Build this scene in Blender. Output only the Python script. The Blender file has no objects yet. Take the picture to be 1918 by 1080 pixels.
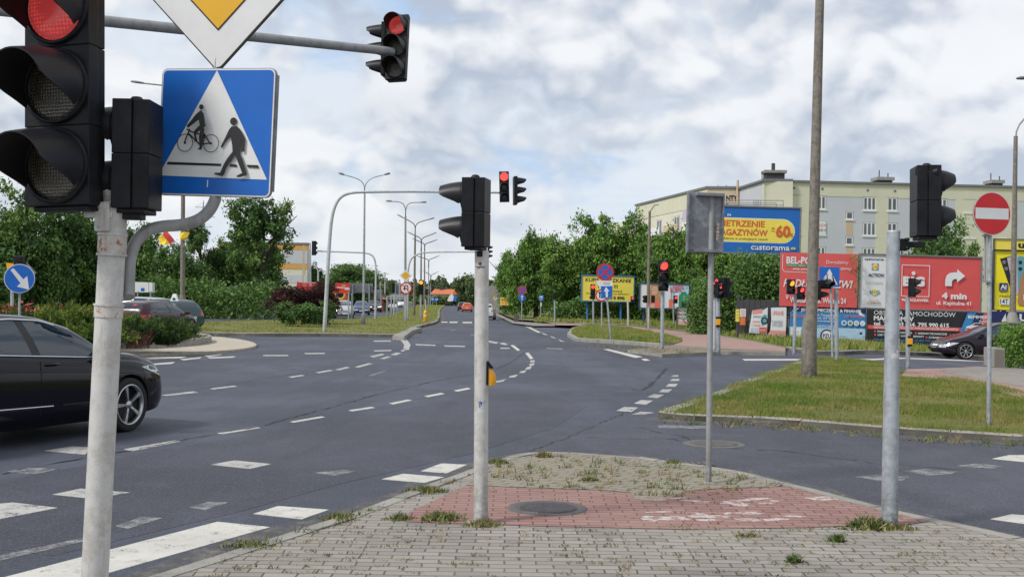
import bpy, bmesh, math, random
import numpy as np
from mathutils import Vector, Matrix, noise
from mathutils.bvhtree import BVHTree

PI = math.pi
rad = math.radians
SC = bpy.context.scene
COL = SC.collection
random.seed(7)

# ------------------------------------------------------------------ camera
F = 2100.0                      # focal length in photo pixels (photo 1918 x 1080)
CAM = Vector((0, 0, 1.65))
pit, rol = math.atan(20 / F), rad(0.8)
_f = Vector((0, math.cos(pit), math.sin(pit)))
_r0, _u0 = Vector((1, 0, 0)), Vector((0, -math.sin(pit), math.cos(pit)))
_R = _r0 * math.cos(rol) + _u0 * math.sin(rol)
_U = -_r0 * math.sin(rol) + _u0 * math.cos(rol)
cd = bpy.data.cameras.new('camera'); cam = bpy.data.objects.new('camera', cd); COL.objects.link(cam)
cd.sensor_width = 36; cd.lens = 36 * F / 1918; cd.clip_start = 0.05; cd.clip_end = 6000
m = Matrix((_R, _U, -_f)).transposed().to_4x4(); m.translation = CAM
cam.matrix_world = m
SC.camera = cam

# ------------------------------------------------------------------ world, sun, exposure
SUN_EL, SUN_AZ = 46, -122        # azimuth from +Y towards +X
SC.view_settings.view_transform = 'Standard'; SC.view_settings.look = 'None'
SC.view_settings.exposure = 0.2; SC.view_settings.gamma = 1
w = bpy.data.worlds.new('World'); SC.world = w; w.use_nodes = True
nt = w.node_tree; N = nt.nodes; Lk = nt.links
for n in list(N): N.remove(n)
def wn(t, **k):
    n = N.new(t)
    for a, b in k.items(): setattr(n, a, b)
    return n
def wmath(op, a, b=None, clamp=False):
    n = wn('ShaderNodeMath', operation=op, use_clamp=clamp)
    for i, v in enumerate((a, b)):
        if v is None: continue
        if isinstance(v, (int, float)): n.inputs[i].default_value = v
        else: Lk.new(v, n.inputs[i])
    return n.outputs[0]
def wnoise(vec, scale, detail=6, rough=.55, dist=0.0):
    n = wn('ShaderNodeTexNoise'); n.inputs['Scale'].default_value = scale; n.inputs['Detail'].default_value = detail
    n.inputs['Roughness'].default_value = rough; n.inputs['Distortion'].default_value = dist
    Lk.new(vec, n.inputs['Vector']); return n.outputs['Fac']
def wramp(fac, a, b):
    n = wn('ShaderNodeMapRange', interpolation_type='SMOOTHSTEP'); n.inputs['From Min'].default_value = a; n.inputs['From Max'].default_value = b
    Lk.new(fac, n.inputs['Value']); return n.outputs['Result']
def wmix(fac, a, b):
    n = wn('ShaderNodeMix', data_type='RGBA')
    if isinstance(fac, (int, float)): n.inputs[0].default_value = fac
    else: Lk.new(fac, n.inputs[0])
    for i, v in ((6, a), (7, b)):
        if isinstance(v, tuple): n.inputs[i].default_value = (*v, 1)
        else: Lk.new(v, n.inputs[i])
    return n.outputs[2]
tc = wn('ShaderNodeTexCoord')
def wmap(loc, sc):
    n = wn('ShaderNodeMapping'); n.inputs['Location'].default_value = loc; n.inputs['Scale'].default_value = sc
    Lk.new(tc.outputs['Generated'], n.inputs['Vector']); return n.outputs[0]
sky = wn('ShaderNodeTexSky', sky_type='NISHITA', sun_disc=False)
sky.sun_elevation = rad(SUN_EL); sky.sun_rotation = rad(SUN_AZ)
skyc = wn('ShaderNodeVectorMath', operation='SCALE'); Lk.new(sky.outputs[0], skyc.inputs[0]); skyc.inputs['Scale'].default_value = 0.10
def warp(vec, scale, amt):
    n = wn('ShaderNodeTexNoise'); n.inputs['Scale'].default_value = scale; n.inputs['Detail'].default_value = 3; Lk.new(vec, n.inputs['Vector'])
    a = wn('ShaderNodeVectorMath', operation='MULTIPLY_ADD'); Lk.new(n.outputs['Color'], a.inputs[0]); a.inputs[1].default_value = (amt,) * 3; Lk.new(vec, a.inputs[2]); return a.outputs[0]
def billow(vec, scale, detail, k): return wmath('MULTIPLY', wmath('ABSOLUTE', wmath('SUBTRACT', wnoise(vec, scale, detail, .5), .5)), k)
def density(off, fine):
    q = warp(wmap((2.35 + off[0], .4, .9 + off[1]), (1, 1, 1.4)), 9, .05)
    d = wmath('ADD', wmath('MULTIPLY', wnoise(q, 4.6, 4, .5), 1.0), wmath('MULTIPLY', billow(q, 6.2, 2, 1.0), .75))
    return wmath('ADD', d, wmath('MULTIPLY', billow(q, 16, 5, 1.0), .32)) if fine else d
n0 = density((0, 0), True); n1 = density((-.006, .022), True); n2 = density((-.02, .10), False)
lit = wmath('ADD', wmath('ADD', wmath('MULTIPLY', wmath('SUBTRACT', n0, n1), 3.3), wmath('MULTIPLY', wmath('SUBTRACT', n0, n2), 2.2)), .60)
big = wramp(wnoise(wmap((5.1, 2.2, .5), (1, 1, 2.8)), 3.2, 4, .5, .2), .40, .66)
shade = wmath('SUBTRACT', wramp(lit, .0, 1.0), wmath('MULTIPLY', big, .36), True)
ccol = wmix(shade, (.50, .56, .665), (.955, .96, .975))
veil = wmix(wramp(wnoise(wmap((.2, .9, 4), (1, 1, 4)), 3.4, 8, .58, .3), .30, .52), (.46, .63, .88), (.78, .84, .915))
cover = wramp(n0, .37, .49)
skyfin = wmix(cover, veil, ccol)
skyfin = wmix(.12, skyfin, skyc.outputs[0])
sep = wn('ShaderNodeSeparateXYZ'); Lk.new(tc.outputs['Generated'], sep.inputs[0])
hz = wramp(sep.outputs['Z'], .11, -.02)
skyfin = wmix(wmath('MULTIPLY', hz, .62), skyfin, (.66, .73, .82))
bg = wn('ShaderNodeBackground'); bg.inputs['Strength'].default_value = 0.92
Lk.new(skyfin, bg.inputs['Color'])
wo = wn('ShaderNodeOutputWorld'); Lk.new(bg.outputs[0], wo.inputs[0])

sl = bpy.data.lights.new('sun', 'SUN'); sl.energy = 2.5; sl.angle = rad(10); sl.color = (1, .96, .9)
so = bpy.data.objects.new('sun', sl); COL.objects.link(so)
sdir = Vector((math.sin(rad(SUN_AZ)) * math.cos(rad(SUN_EL)), math.cos(rad(SUN_AZ)) * math.cos(rad(SUN_EL)), math.sin(rad(SUN_EL))))
so.rotation_euler = sdir.to_track_quat('Z', 'Y').to_euler(); so.location = sdir * 50

# ------------------------------------------------------------------ pixel -> place
def ray(px, py): return _f + _R * ((px - 959) / F) + _U * ((540 - py) / F)
def zoff(x, y=99): return -0.06 * min(max(x - 12.0, 0), 18.0)
def At(px, py, Y):
    d = ray(px, py); return CAM + d * (Y / d.y)
def G(px, py, h=0.0):
    d = ray(px, py); a, b = 1.0, 1500.0
    for _ in range(60):
        t = (a + b) / 2; p = CAM + d * t
        if p.z - zoff(p.x) - h > 0: a = t
        else: b = t
    return CAM + d * a
def G2(px, py, h=0.0): p = G(px, py, h); return (p.x, p.y)

# ------------------------------------------------------------------ materials
def M(name, col, rough=.6, metal=0.0, var=.12, nscale=6.0, bump=0.0, bscale=40.0, emit=None, estr=1.0, spec=.5, coat=0.0, stretch=None):
    mt = bpy.data.materials.new(name); mt.use_nodes = True
    t = mt.node_tree; b = t.nodes['Principled BSDF']
    b.inputs['Roughness'].default_value = rough; b.inputs['Metallic'].default_value = metal
    b.inputs['Specular IOR Level'].default_value = spec; b.inputs['Coat Weight'].default_value = coat
    c = tuple(col)
    tcn = t.nodes.new('ShaderNodeTexCoord'); vec = tcn.outputs['Object']
    if stretch:
        mp = t.nodes.new('ShaderNodeMapping'); mp.inputs['Scale'].default_value = stretch; t.links.new(vec, mp.inputs[0]); vec = mp.outputs[0]
    if var:
        nz = t.nodes.new('ShaderNodeTexNoise'); nz.inputs['Scale'].default_value = nscale; nz.inputs['Detail'].default_value = 6; nz.inputs['Roughness'].default_value = .65
        t.links.new(vec, nz.inputs['Vector'])
        rp = t.nodes.new('ShaderNodeValToRGB'); e = rp.color_ramp.elements
        e[0].position = .3; e[1].position = .7
        e[0].color = (*[x * (1 - var) for x in c], 1); e[1].color = (*[min(1, x * (1 + var)) for x in c], 1)
        t.links.new(nz.outputs['Fac'], rp.inputs[0]); t.links.new(rp.outputs[0], b.inputs['Base Color'])
    else: b.inputs['Base Color'].default_value = (*c, 1)
    if bump:
        nb = t.nodes.new('ShaderNodeTexNoise'); nb.inputs['Scale'].default_value = bscale; nb.inputs['Detail'].default_value = 4
        t.links.new(vec, nb.inputs['Vector'])
        bp = t.nodes.new('ShaderNodeBump'); bp.inputs['Strength'].default_value = bump; bp.inputs['Distance'].default_value = .02
        t.links.new(nb.outputs['Fac'], bp.inputs['Height']); t.links.new(bp.outputs[0], b.inputs['Normal'])
    if emit:
        b.inputs['Emission Color'].default_value = (*emit, 1); b.inputs['Emission Strength'].default_value = estr
    return mt
class NT:
    "small helper to write node materials"
    def __init__(s, name):
        s.m = bpy.data.materials.new(name); s.m.use_nodes = True; s.t = s.m.node_tree
        s.b = s.t.nodes['Principled BSDF']; s.tc = s.t.nodes.new('ShaderNodeTexCoord'); s.v = s.tc.outputs['Object']
    def put(s, v, sock):
        if isinstance(v, tuple): sock.default_value = (*v, 1) if len(v) == 3 and sock.type == 'RGBA' else v
        elif isinstance(v, (int, float)): sock.default_value = v
        else: s.t.links.new(v, sock)
    def map(s, sc=(1, 1, 1), loc=(0, 0, 0), rot=(0, 0, 0)):
        n = s.t.nodes.new('ShaderNodeMapping'); n.inputs['Scale'].default_value = sc; n.inputs['Location'].default_value = loc; n.inputs['Rotation'].default_value = rot
        s.t.links.new(s.v, n.inputs[0]); return n.outputs[0]
    def noise(s, scale, detail=5, rough=.6, vec=None, dist=0):
        n = s.t.nodes.new('ShaderNodeTexNoise'); n.inputs['Scale'].default_value = scale; n.inputs['Detail'].default_value = detail
        n.inputs['Roughness'].default_value = rough; n.inputs['Distortion'].default_value = dist
        s.t.links.new(vec or s.v, n.inputs['Vector']); return n.outputs['Fac']
    def vor(s, scale, vec=None, feat='F1', out='Distance'):
        n = s.t.nodes.new('ShaderNodeTexVoronoi'); n.feature = feat; n.inputs['Scale'].default_value = scale
        s.t.links.new(vec or s.v, n.inputs['Vector']); return n.outputs[out]
    def ramp(s, f, a, b):
        n = s.t.nodes.new('ShaderNodeMapRange'); n.interpolation_type = 'SMOOTHSTEP'; n.inputs['From Min'].default_value = a; n.inputs['From Max'].default_value = b
        s.t.links.new(f, n.inputs['Value']); return n.outputs['Result']
    def mix(s, f, a, b, mode='MIX'):
        n = s.t.nodes.new('ShaderNodeMix'); n.data_type = 'RGBA'; n.blend_type = mode
        s.put(f, n.inputs[0]); s.put(a, n.inputs[6]); s.put(b, n.inputs[7]); return n.outputs[2]
    def math(s, op, a, b, clamp=False):
        n = s.t.nodes.new('ShaderNodeMath'); n.operation = op; n.use_clamp = clamp; s.put(a, n.inputs[0]); s.put(b, n.inputs[1]); return n.outputs[0]
    def bump(s, h, st, dist=.01):
        n = s.t.nodes.new('ShaderNodeBump'); n.inputs['Strength'].default_value = st; n.inputs['Distance'].default_value = dist
        s.t.links.new(h, n.inputs['Height']); s.t.links.new(n.outputs[0], s.b.inputs['Normal'])
    def done(s, col, rough=.7, spec=.4):
        s.put(col, s.b.inputs['Base Color']); s.put(rough, s.b.inputs['Roughness']); s.b.inputs['Specular IOR Level'].default_value = spec; return s.m

def asphalt(name, c0, c1):
    k = NT(name)
    base = k.mix(k.ramp(k.noise(.22, 6, .6), .40, .60), c0, c1)
    streak = k.noise(1.0, 5, .6, k.map((.9, .10, 1), rot=(0, 0, rad(-28))))
    base = k.mix(k.math('MULTIPLY', k.ramp(streak, .47, .60), .42), base, tuple(x * .62 for x in c0))
    blotch = k.noise(1.6, 5, .7)
    base = k.mix(k.math('MULTIPLY', k.ramp(blotch, .50, .64), .38), base, tuple(x * 1.4 for x in c1))
    base = k.mix(k.math('MULTIPLY', k.ramp(k.noise(.55, 6, .72, k.map((1, .45, 1), (3, 8, 1), (0, 0, rad(-20)))), .48, .60), .45), base, tuple(x * .62 for x in c0))
    gm = k.noise(24, 6, .85)
    base = k.mix(k.math('MULTIPLY', k.ramp(gm, .53, .66), .5), base, (.15, .155, .172))
    base = k.mix(k.math('MULTIPLY', k.ramp(gm, .48, .36), .6), base, (.022, .023, .028))
    gr = k.noise(70, 4, .85)
    base = k.mix(k.math('MULTIPLY', k.ramp(gr, .54, .66), .8), base, (.20, .205, .23))
    base = k.mix(k.math('MULTIPLY', k.ramp(gr, .47, .34), .85), base, (.012, .012, .016))
    k.bump(gr, .45, .006)
    return k.done(base, k.math('ADD', .62, k.math('MULTIPLY', blotch, .22)), .4)
mASPH = asphalt('asphalt', (.045, .052, .076), (.072, .081, .113))
mASPH2 = asphalt('asphalt_old', (.045, .049, .067), (.067, .072, .095))
mPATCH = asphalt('asphalt_patch', (.039, .043, .060), (.058, .063, .085))

def pavers(name, c1, c2, mort, dry, rot=0, weedy=.35, bw=.2, bh=.1):
    k = NT(name)
    v = k.map(rot=(0, 0, rot))
    w1 = k.t.nodes.new('ShaderNodeTexNoise'); w1.inputs['Scale'].default_value = 1.3
    k.t.links.new(v, w1.inputs['Vector'])
    off = k.t.nodes.new('ShaderNodeVectorMath'); off.operation = 'MULTIPLY_ADD'
    k.t.links.new(w1.outputs['Color'], off.inputs[0]); off.inputs[1].default_value = (.05, .05, 0); k.t.links.new(v, off.inputs[2])
    b = k.t.nodes.new('ShaderNodeTexBrick'); k.t.links.new(off.outputs[0], b.inputs['Vector'])
    for a, x in (('Scale', 1), ('Mortar Size', .0065), ('Mortar Smooth', .35), ('Brick Width', bw), ('Row Height', bh), ('Bias', 0)): b.inputs[a].default_value = x
    b.inputs['Color1'].default_value = (*c1, 1); b.inputs['Color2'].default_value = (*c2, 1)
    weed = k.ramp(k.noise(1.1, 4, .7), .5, .68)
    mcol = k.mix(k.math('MULTIPLY', weed, weedy * 2, True), mort, (.085, .10, .035))
    b.inputs['Mortar'].default_value = (*mort, 1); k.t.links.new(mcol, b.inputs['Mortar'])
    col = k.mix(k.math('MULTIPLY', k.ramp(k.noise(.7, 5, .65), .4, .7), .5), b.outputs['Color'], dry)
    col = k.mix(k.math('MULTIPLY', k.ramp(k.noise(3.3, 6, .75), .55, .75), .45), col, tuple(x * .6 for x in c1))
    gr = k.noise(160, 3, .7)
    col = k.mix(k.math('MULTIPLY', k.ramp(gr, .55, .75), .35), col, tuple(min(1, x * 1.45) for x in c2))
    col = k.mix(k.math('MULTIPLY', k.ramp(gr, .45, .3), .4), col, tuple(x * .5 for x in c1))
    h = k.math('SUBTRACT', k.math('MULTIPLY', gr, .12), b.outputs['Fac'])
    k.bump(h, .8, .008)
    return k.done(col, .88, .3)
mPAVE = pavers('grey_pavers', (.232, .212, .19), (.325, .298, .265), (.085, .08, .068), (.285, .262, .225))
mPAVEB = pavers('weathered_pavers', (.25, .225, .18), (.29, .262, .212), (.05, .045, .03), (.27, .24, .175), rad(32), .55)
mRED = pavers('red_pavers', (.25, .138, .124), (.315, .185, .164), (.10, .065, .055), (.33, .22, .19))
mREDF = pavers('pink_pavers', (.34, .205, .18), (.39, .25, .22), (.2, .13, .11), (.37, .28, .25))
mCONC = M('concrete', (.27, .26, .235), .9, var=.22, nscale=3.5, bump=.5, bscale=60)
mKERB = M('kerb_concrete', (.28, .268, .24), .9, var=.28, nscale=2.2, bump=.6, bscale=50)
mGRAV = M('gravel_sand', (.30, .255, .20), .95, var=.35, nscale=14, bump=1, bscale=60)
mSAND = M('sandy_concrete', (.42, .375, .30), .95, var=.2, nscale=5, bump=.5, bscale=60)
mDIRT = M('dirt_edge', (.20, .175, .135), .95, var=.35, nscale=3, bump=.8, bscale=40)

def grassmat(name, a, b, c, s=.35):
    k = NT(name)
    col = k.mix(k.ramp(k.noise(s, 5, .65), .38, .62), a, b)
    col = k.mix(k.math('MULTIPLY', k.ramp(k.noise(s * 3.1, 6, .7), .43, .62), .8), col, c)
    fine = k.noise(30, 4, .8)
    col = k.mix(k.math('MULTIPLY', k.ramp(fine, .5, .3), .6), col, tuple(x * .4 for x in a))
    k.bump(fine, 1, .05)
    return k.done(col, .9, .2)
mGRASS = grassmat('grass_turf', (.15, .18, .045), (.19, .20, .055), (.28, .235, .10))
mBLADE = grassmat('grass_blades', (.17, .27, .045), (.26, .31, .065), (.42, .36, .14))
mGRFAR = grassmat('grass_far', (.10, .15, .035), (.15, .19, .05), (.19, .185, .07), .12)
mWEED = M('weed_green', (.095, .14, .035), .8, var=.5, nscale=3)
mWEEDD = M('weed_dry', (.25, .20, .085), .85, var=.4, nscale=3)

def paint(name, col, lo, hi, under=(.085, .088, .10)):
    k = NT(name)
    n = k.math('ADD', k.math('MULTIPLY', k.noise(7, 6, .75), .6), k.math('MULTIPLY', k.noise(70, 3, .8), .4))
    f = k.ramp(n, lo, hi)
    c = k.mix(k.ramp(k.noise(2.2, 5, .7), .3, .75), tuple(x * .82 for x in col), col)
    k.bump(n, .3, .004)
    return k.done(k.mix(f, under, c), .7, .3)
mPAINT = paint('road_paint', (.58, .565, .515), .37, .47)
mPAINTW = paint('road_paint_worn', (.48, .47, .445), .40, .50)
mPAINTF = paint('road_paint_faded', (.30, .30, .30), .46, .56)
mPAINTP = paint('path_paint_worn', (.56, .53, .50), .47, .52, (.30, .155, .138))
mCRACK = M('crack_tar', (.02, .02, .022), .8, var=.3)

def polemat(name, col, dirt, rough=.5, metal=0.0, rust=None):
    k = NT(name)
    n = k.noise(9, 6, .7); st = k.noise(14, 5, .7, k.map((1, 1, .12)))
    c = k.mix(k.math('MULTIPLY', k.ramp(n, .43, .62), .6), col, dirt)
    c = k.mix(k.math('MULTIPLY', k.ramp(st, .52, .7), .6), c, tuple(x * .75 for x in dirt))
    f = k.noise(150, 2, .7); c = k.mix(k.math('MULTIPLY', k.ramp(f, .58, .7), .35), c, tuple(x * .5 for x in dirt))
    sx = k.t.nodes.new('ShaderNodeSeparateXYZ'); k.t.links.new(k.v, sx.inputs[0])
    low = k.math('MULTIPLY', k.ramp(sx.outputs['Z'], .55, .0), k.ramp(k.noise(11, 6, .8), .35, .6))
    c = k.mix(k.math('MULTIPLY', low, .75), c, tuple(x * .5 for x in dirt))
    if rust: c = k.mix(k.ramp(k.noise(20, 7, .75), .52, .59), c, rust)
    k.bump(n, .15, .004); k.b.inputs['Metallic'].default_value = metal
    return k.done(c, rough, .4)
mPOLE_W = polemat('white_painted_steel', (.55, .545, .53), (.36, .34, .30), .45)
mPOLE_R = polemat('rusty_white_steel', (.55, .53, .50), (.38, .33, .27), .55, rust=(.30, .115, .035))
mPOLE_G = polemat('galvanised_steel', (.42, .46, .50), (.25, .265, .27), .5, .3)
mPOLE_L = polemat('light_grey_steel', (.50, .53, .55), (.36, .36, .35), .5)
mPOLE_C = polemat('concrete_pole', (.235, .21, .18), (.105, .095, .08), .92)
mPOLE_D = polemat('grey_post', (.33, .34, .345), (.24, .24, .23), .6, .2)
mSIGNBK = polemat('sign_back_grey', (.275, .295, .325), (.22, .235, .255), .6, .2)
mBLK = M('black_plastic', (.010, .0105, .013), .45, var=.55, nscale=7, bump=.08, bscale=90, spec=.22)
mBLK2 = M('black_inside', (.007, .007, .008), .7, var=0)
mVIS = M('visor_plastic', (.012, .0125, .016), .42, var=.25, nscale=10, spec=.3)
mBOLT = M('bolt_metal', (.16, .10, .08), .6, .4)
mRUBBER = M('rubber', (.012, .012, .012), .75, var=.2)
mWHITE = M('white_sheet', (.74, .75, .75), .4, var=.04)
mSWHITE = M('sign_white', (.70, .71, .70), .45, var=.06, nscale=5)
mSBLUE = M('sign_blue', (.006, .125, .50), .35, var=.08, nscale=5)
mSRED = M('sign_red', (.56, .014, .02), .4, var=.1, nscale=4)
mSYEL = M('sign_yellow', (.72, .39, .012), .45, var=.06, nscale=3)
mSBLK = M('sign_black', (.014, .014, .016), .5, var=.1)
mYBOX = M('yellow_plastic', (.78, .36, .012), .4, var=.1)

def ledmat(name, col, on, scale=48, st=1.6):
    k = NT(name)
    v = k.map((scale, scale, scale))
    ch = k.t.nodes.new('ShaderNodeTexVoronoi'); ch.inputs['Scale'].default_value = 1.0; ch.inputs['Randomness'].default_value = .15
    k.t.links.new(v, ch.inputs['Vector']); d = ch.outputs['Distance']
    dot = k.ramp(d, .55, .15)
    if on:
        k.put(k.mix(dot, tuple(x * .45 for x in col), col), k.b.inputs['Emission Color']); k.b.inputs['Emission Strength'].default_value = st
        return k.done(tuple(x * .5 for x in col), .2, .6)
    k.bump(d, .6, .01)
    return k.done(k.mix(dot, tuple(x * .35 for x in col), col), .25, .8)
mLRED = ledmat('lens_red_lit', (.95, .09, .085), True, 58, .42)
mLREDF = M('lens_red_lit_plain', (.5, .02, .02), .3, var=0, emit=(1, .085, .07), estr=1.25)
mLAMB = M('lens_amber_lit', (.5, .2, .02), .3, var=0, emit=(1, .34, .03), estr=1.5)
mLOFF = ledmat('lens_unlit', (.125, .108, .07), False, 70)
mLOFFF = M('lens_unlit_plain', (.03, .03, .03), .3, var=0)
# ------------------------------------------------------------------ mesh building
class MB:
    def __init__(s): s.v = []; s.f = []; s.mi = []; s.k = 0; s.sm = []
    def mat(s, k): s.k = k; return s
    def add(s, vs, fs, smooth=False):
        o = len(s.v); s.v += [tuple(v) for v in vs]
        for f in fs: s.f.append(tuple(i + o for i in f)); s.mi.append(s.k); s.sm.append(smooth)
    def box(s, x0, y0, z0, x1, y1, z1, bev=0.0, mtx=None):
        x0, x1 = min(x0, x1), max(x0, x1); y0, y1 = min(y0, y1), max(y0, y1); z0, z1 = min(z0, z1), max(z0, z1)
        if bev <= 0:
            vs = [(x, y, z) for z in (z0, z1) for y in (y0, y1) for x in (x0, x1)]
            fs = [(0, 2, 3, 1), (4, 5, 7, 6), (0, 1, 5, 4), (2, 6, 7, 3), (0, 4, 6, 2), (1, 3, 7, 5)]
        else:
            bm = bmesh.new(); bmesh.ops.create_cube(bm, size=1)
            for v in bm.verts: v.co = Vector(((x0 + x1) / 2 + v.co.x * (x1 - x0), (y0 + y1) / 2 + v.co.y * (y1 - y0), (z0 + z1) / 2 + v.co.z * (z1 - z0)))
            bmesh.ops.bevel(bm, geom=bm.edges[:], offset=bev, segments=2, affect='EDGES', profile=.6)
            bm.verts.index_update(); vs = [v.co.copy() for v in bm.verts]; fs = [[v.index for v in f.verts] for f in bm.faces]; bm.free()
        if mtx is not None: vs = [mtx @ Vector(v) for v in vs]
        s.add(vs, fs); return s
    def tube(s, pts, r, n=12, cap=True, smooth=True):
        pts = [Vector(p) for p in pts]; rs = r if isinstance(r, (list, tuple)) else [r] * len(pts)
        vs = []; up = None
        for i, p in enumerate(pts):
            d = (pts[min(i + 1, len(pts) - 1)] - pts[max(i - 1, 0)]).normalized()
            if up is None:
                up = Vector((1, 0, 0)) if abs(d.x) < .8 else Vector((0, 0, 1))
            a = (up - d * up.dot(d)).normalized(); b = d.cross(a); up = a
            for j in range(n):
                t = 2 * PI * j / n; vs.append(p + (a * math.cos(t) + b * math.sin(t)) * rs[i])
        fs = [(i * n + j, i * n + (j + 1) % n, (i + 1) * n + (j + 1) % n, (i + 1) * n + j) for i in range(len(pts) - 1) for j in range(n)]
        s.add(vs, fs, smooth)
        if cap:
            o = len(vs) - n; s.add([v for v in vs[:n]], [tuple(range(n))[::-1]]); s.add(vs[o:], [tuple(range(n))])
        return s
    def lathe(s, prof, n=24, axis='z', c=(0, 0, 0), smooth=True, a0=0, a1=2 * PI):
        full = abs(a1 - a0 - 2 * PI) < 1e-6; m = n if full else n + 1; vs = []
        for (r, h) in prof:
            for j in range(m):
                t = a0 + (a1 - a0) * j / n; x, y = r * math.cos(t), r * math.sin(t)
                q = (x, y, h) if axis == 'z' else ((x, h, y) if axis == 'y' else (h, x, y))
                vs.append((q[0] + c[0], q[1] + c[1], q[2] + c[2]))
        fs = []
        for i in range(len(prof) - 1):
            for j in range(n if full else n):
                k = (j + 1) % m if full else j + 1
                fs.append((i * m + j, i * m + k, (i + 1) * m + k, (i + 1) * m + j))
        s.add(vs, fs, smooth); return s
    def plate(s, poly, y0, y1):
        "polygon in (x, z), front at y0, back at y1"
        n = len(poly)
        s.add([(x, y0, z) for x, z in poly], [tuple(range(n))]); 
        s.add([(x, y1, z) for x, z in poly], [tuple(range(n))[::-1]])
        s.add([(x, y0, z) for x, z in poly] + [(x, y1, z) for x, z in poly], [(i, (i + 1) % n, n + (i + 1) % n, n + i) for i in range(n)])
        return s
    def quad(s, a, b, c, d): s.add([a, b, c, d], [(0, 1, 2, 3)]); return s
    def mesh(s, name, mats, fix=True):
        me = bpy.data.meshes.new(name); me.from_pydata(s.v, [], s.f)
        for mt in (mats if isinstance(mats, (list, tuple)) else [mats]): me.materials.append(mt)
        me.polygons.foreach_set('material_index', s.mi); me.polygons.foreach_set('use_smooth', s.sm)
        if any(len(f) > 4 for f in s.f):
            bm = bmesh.new(); bm.from_mesh(me); bmesh.ops.triangulate(bm, faces=[f for f in bm.faces if len(f.verts) > 4]); bm.to_mesh(me); bm.free()
        me.update(); return me
    def build(s, name, mats, parent=None, loc=None, rot=None):
        return link(name, s.mesh(name, mats), parent, loc, rot)
def link(name, me, parent=None, loc=None, rot=None):
    o = bpy.data.objects.new(name, me); COL.objects.link(o)
    if parent: o.parent = parent
    if loc is not None: o.location = loc
    if rot is not None: o.rotation_euler = rot
    return o
def tag(o, label, cat, group=None):
    o['label'] = label; o['category'] = cat
    if group: o['group'] = group
    return o
def kind(o, k): o['kind'] = k; return o
def empty(name, loc, label, cat, group=None, rz=0):
    o = bpy.data.objects.new(name, None); COL.objects.link(o); o.location = loc; o.rotation_euler = (0, 0, rz); o.empty_display_size = .2
    return tag(o, label, cat, group)
class T:
    "a thing standing on the ground at a photo pixel; L() gives local coordinates at the same distance"
    def __init__(s, name, label, cat, bx, by=None, Y=None, h=0.0, group=None):
        if by is not None:
            s.p = G(bx, by, h)
            if Y is not None: s.p = At(bx, by, Y)
        else:
            q = At(bx, 560, Y); s.p = Vector((q.x, Y, zoff(q.x) + h))
        s.Y = s.p.y; s.s = F / s.Y; s.root = empty(name, s.p, label, cat, group)
    def L(s, px, py, dy=0.0): return At(px, py, s.Y + dy) - s.p
def arc(c, r, a0, a1, n):
    return [(c[0] + r * math.cos(a0 + (a1 - a0) * i / n), c[1] + r * math.sin(a0 + (a1 - a0) * i / n)) for i in range(n + 1)]
def rrect(x0, z0, x1, z1, r, n=5):
    return arc((x1 - r, z1 - r), r, 0, PI / 2, n) + arc((x0 + r, z1 - r), r, PI / 2, PI, n) + arc((x0 + r, z0 + r), r, PI, 1.5 * PI, n) + arc((x1 - r, z0 + r), r, 1.5 * PI, 2 * PI, n)
def circ(cx, cz, r, n=32): return [(cx + r * math.cos(2 * PI * i / n), cz + r * math.sin(2 * PI * i / n)) for i in range(n)]
_tx = {}
def textmesh(s, bold=.0):
    key = (s, bold)
    if key not in _tx:
        c = bpy.data.curves.new('t', 'FONT'); c.body = s; c.size = 1; c.offset = bold; c.resolution_u = 2
        o = bpy.data.objects.new('t', c); COL.objects.link(o)
        dg = bpy.context.evaluated_depsgraph_get(); me = bpy.data.meshes.new_from_object(o.evaluated_get(dg))
        vs = [v.co.copy() for v in me.vertices]; fs = [tuple(p.vertices) for p in me.polygons]
        bpy.data.objects.remove(o); bpy.data.curves.remove(c); bpy.data.meshes.remove(me)
        _tx[key] = (vs, fs)
    return _tx[key]

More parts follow.
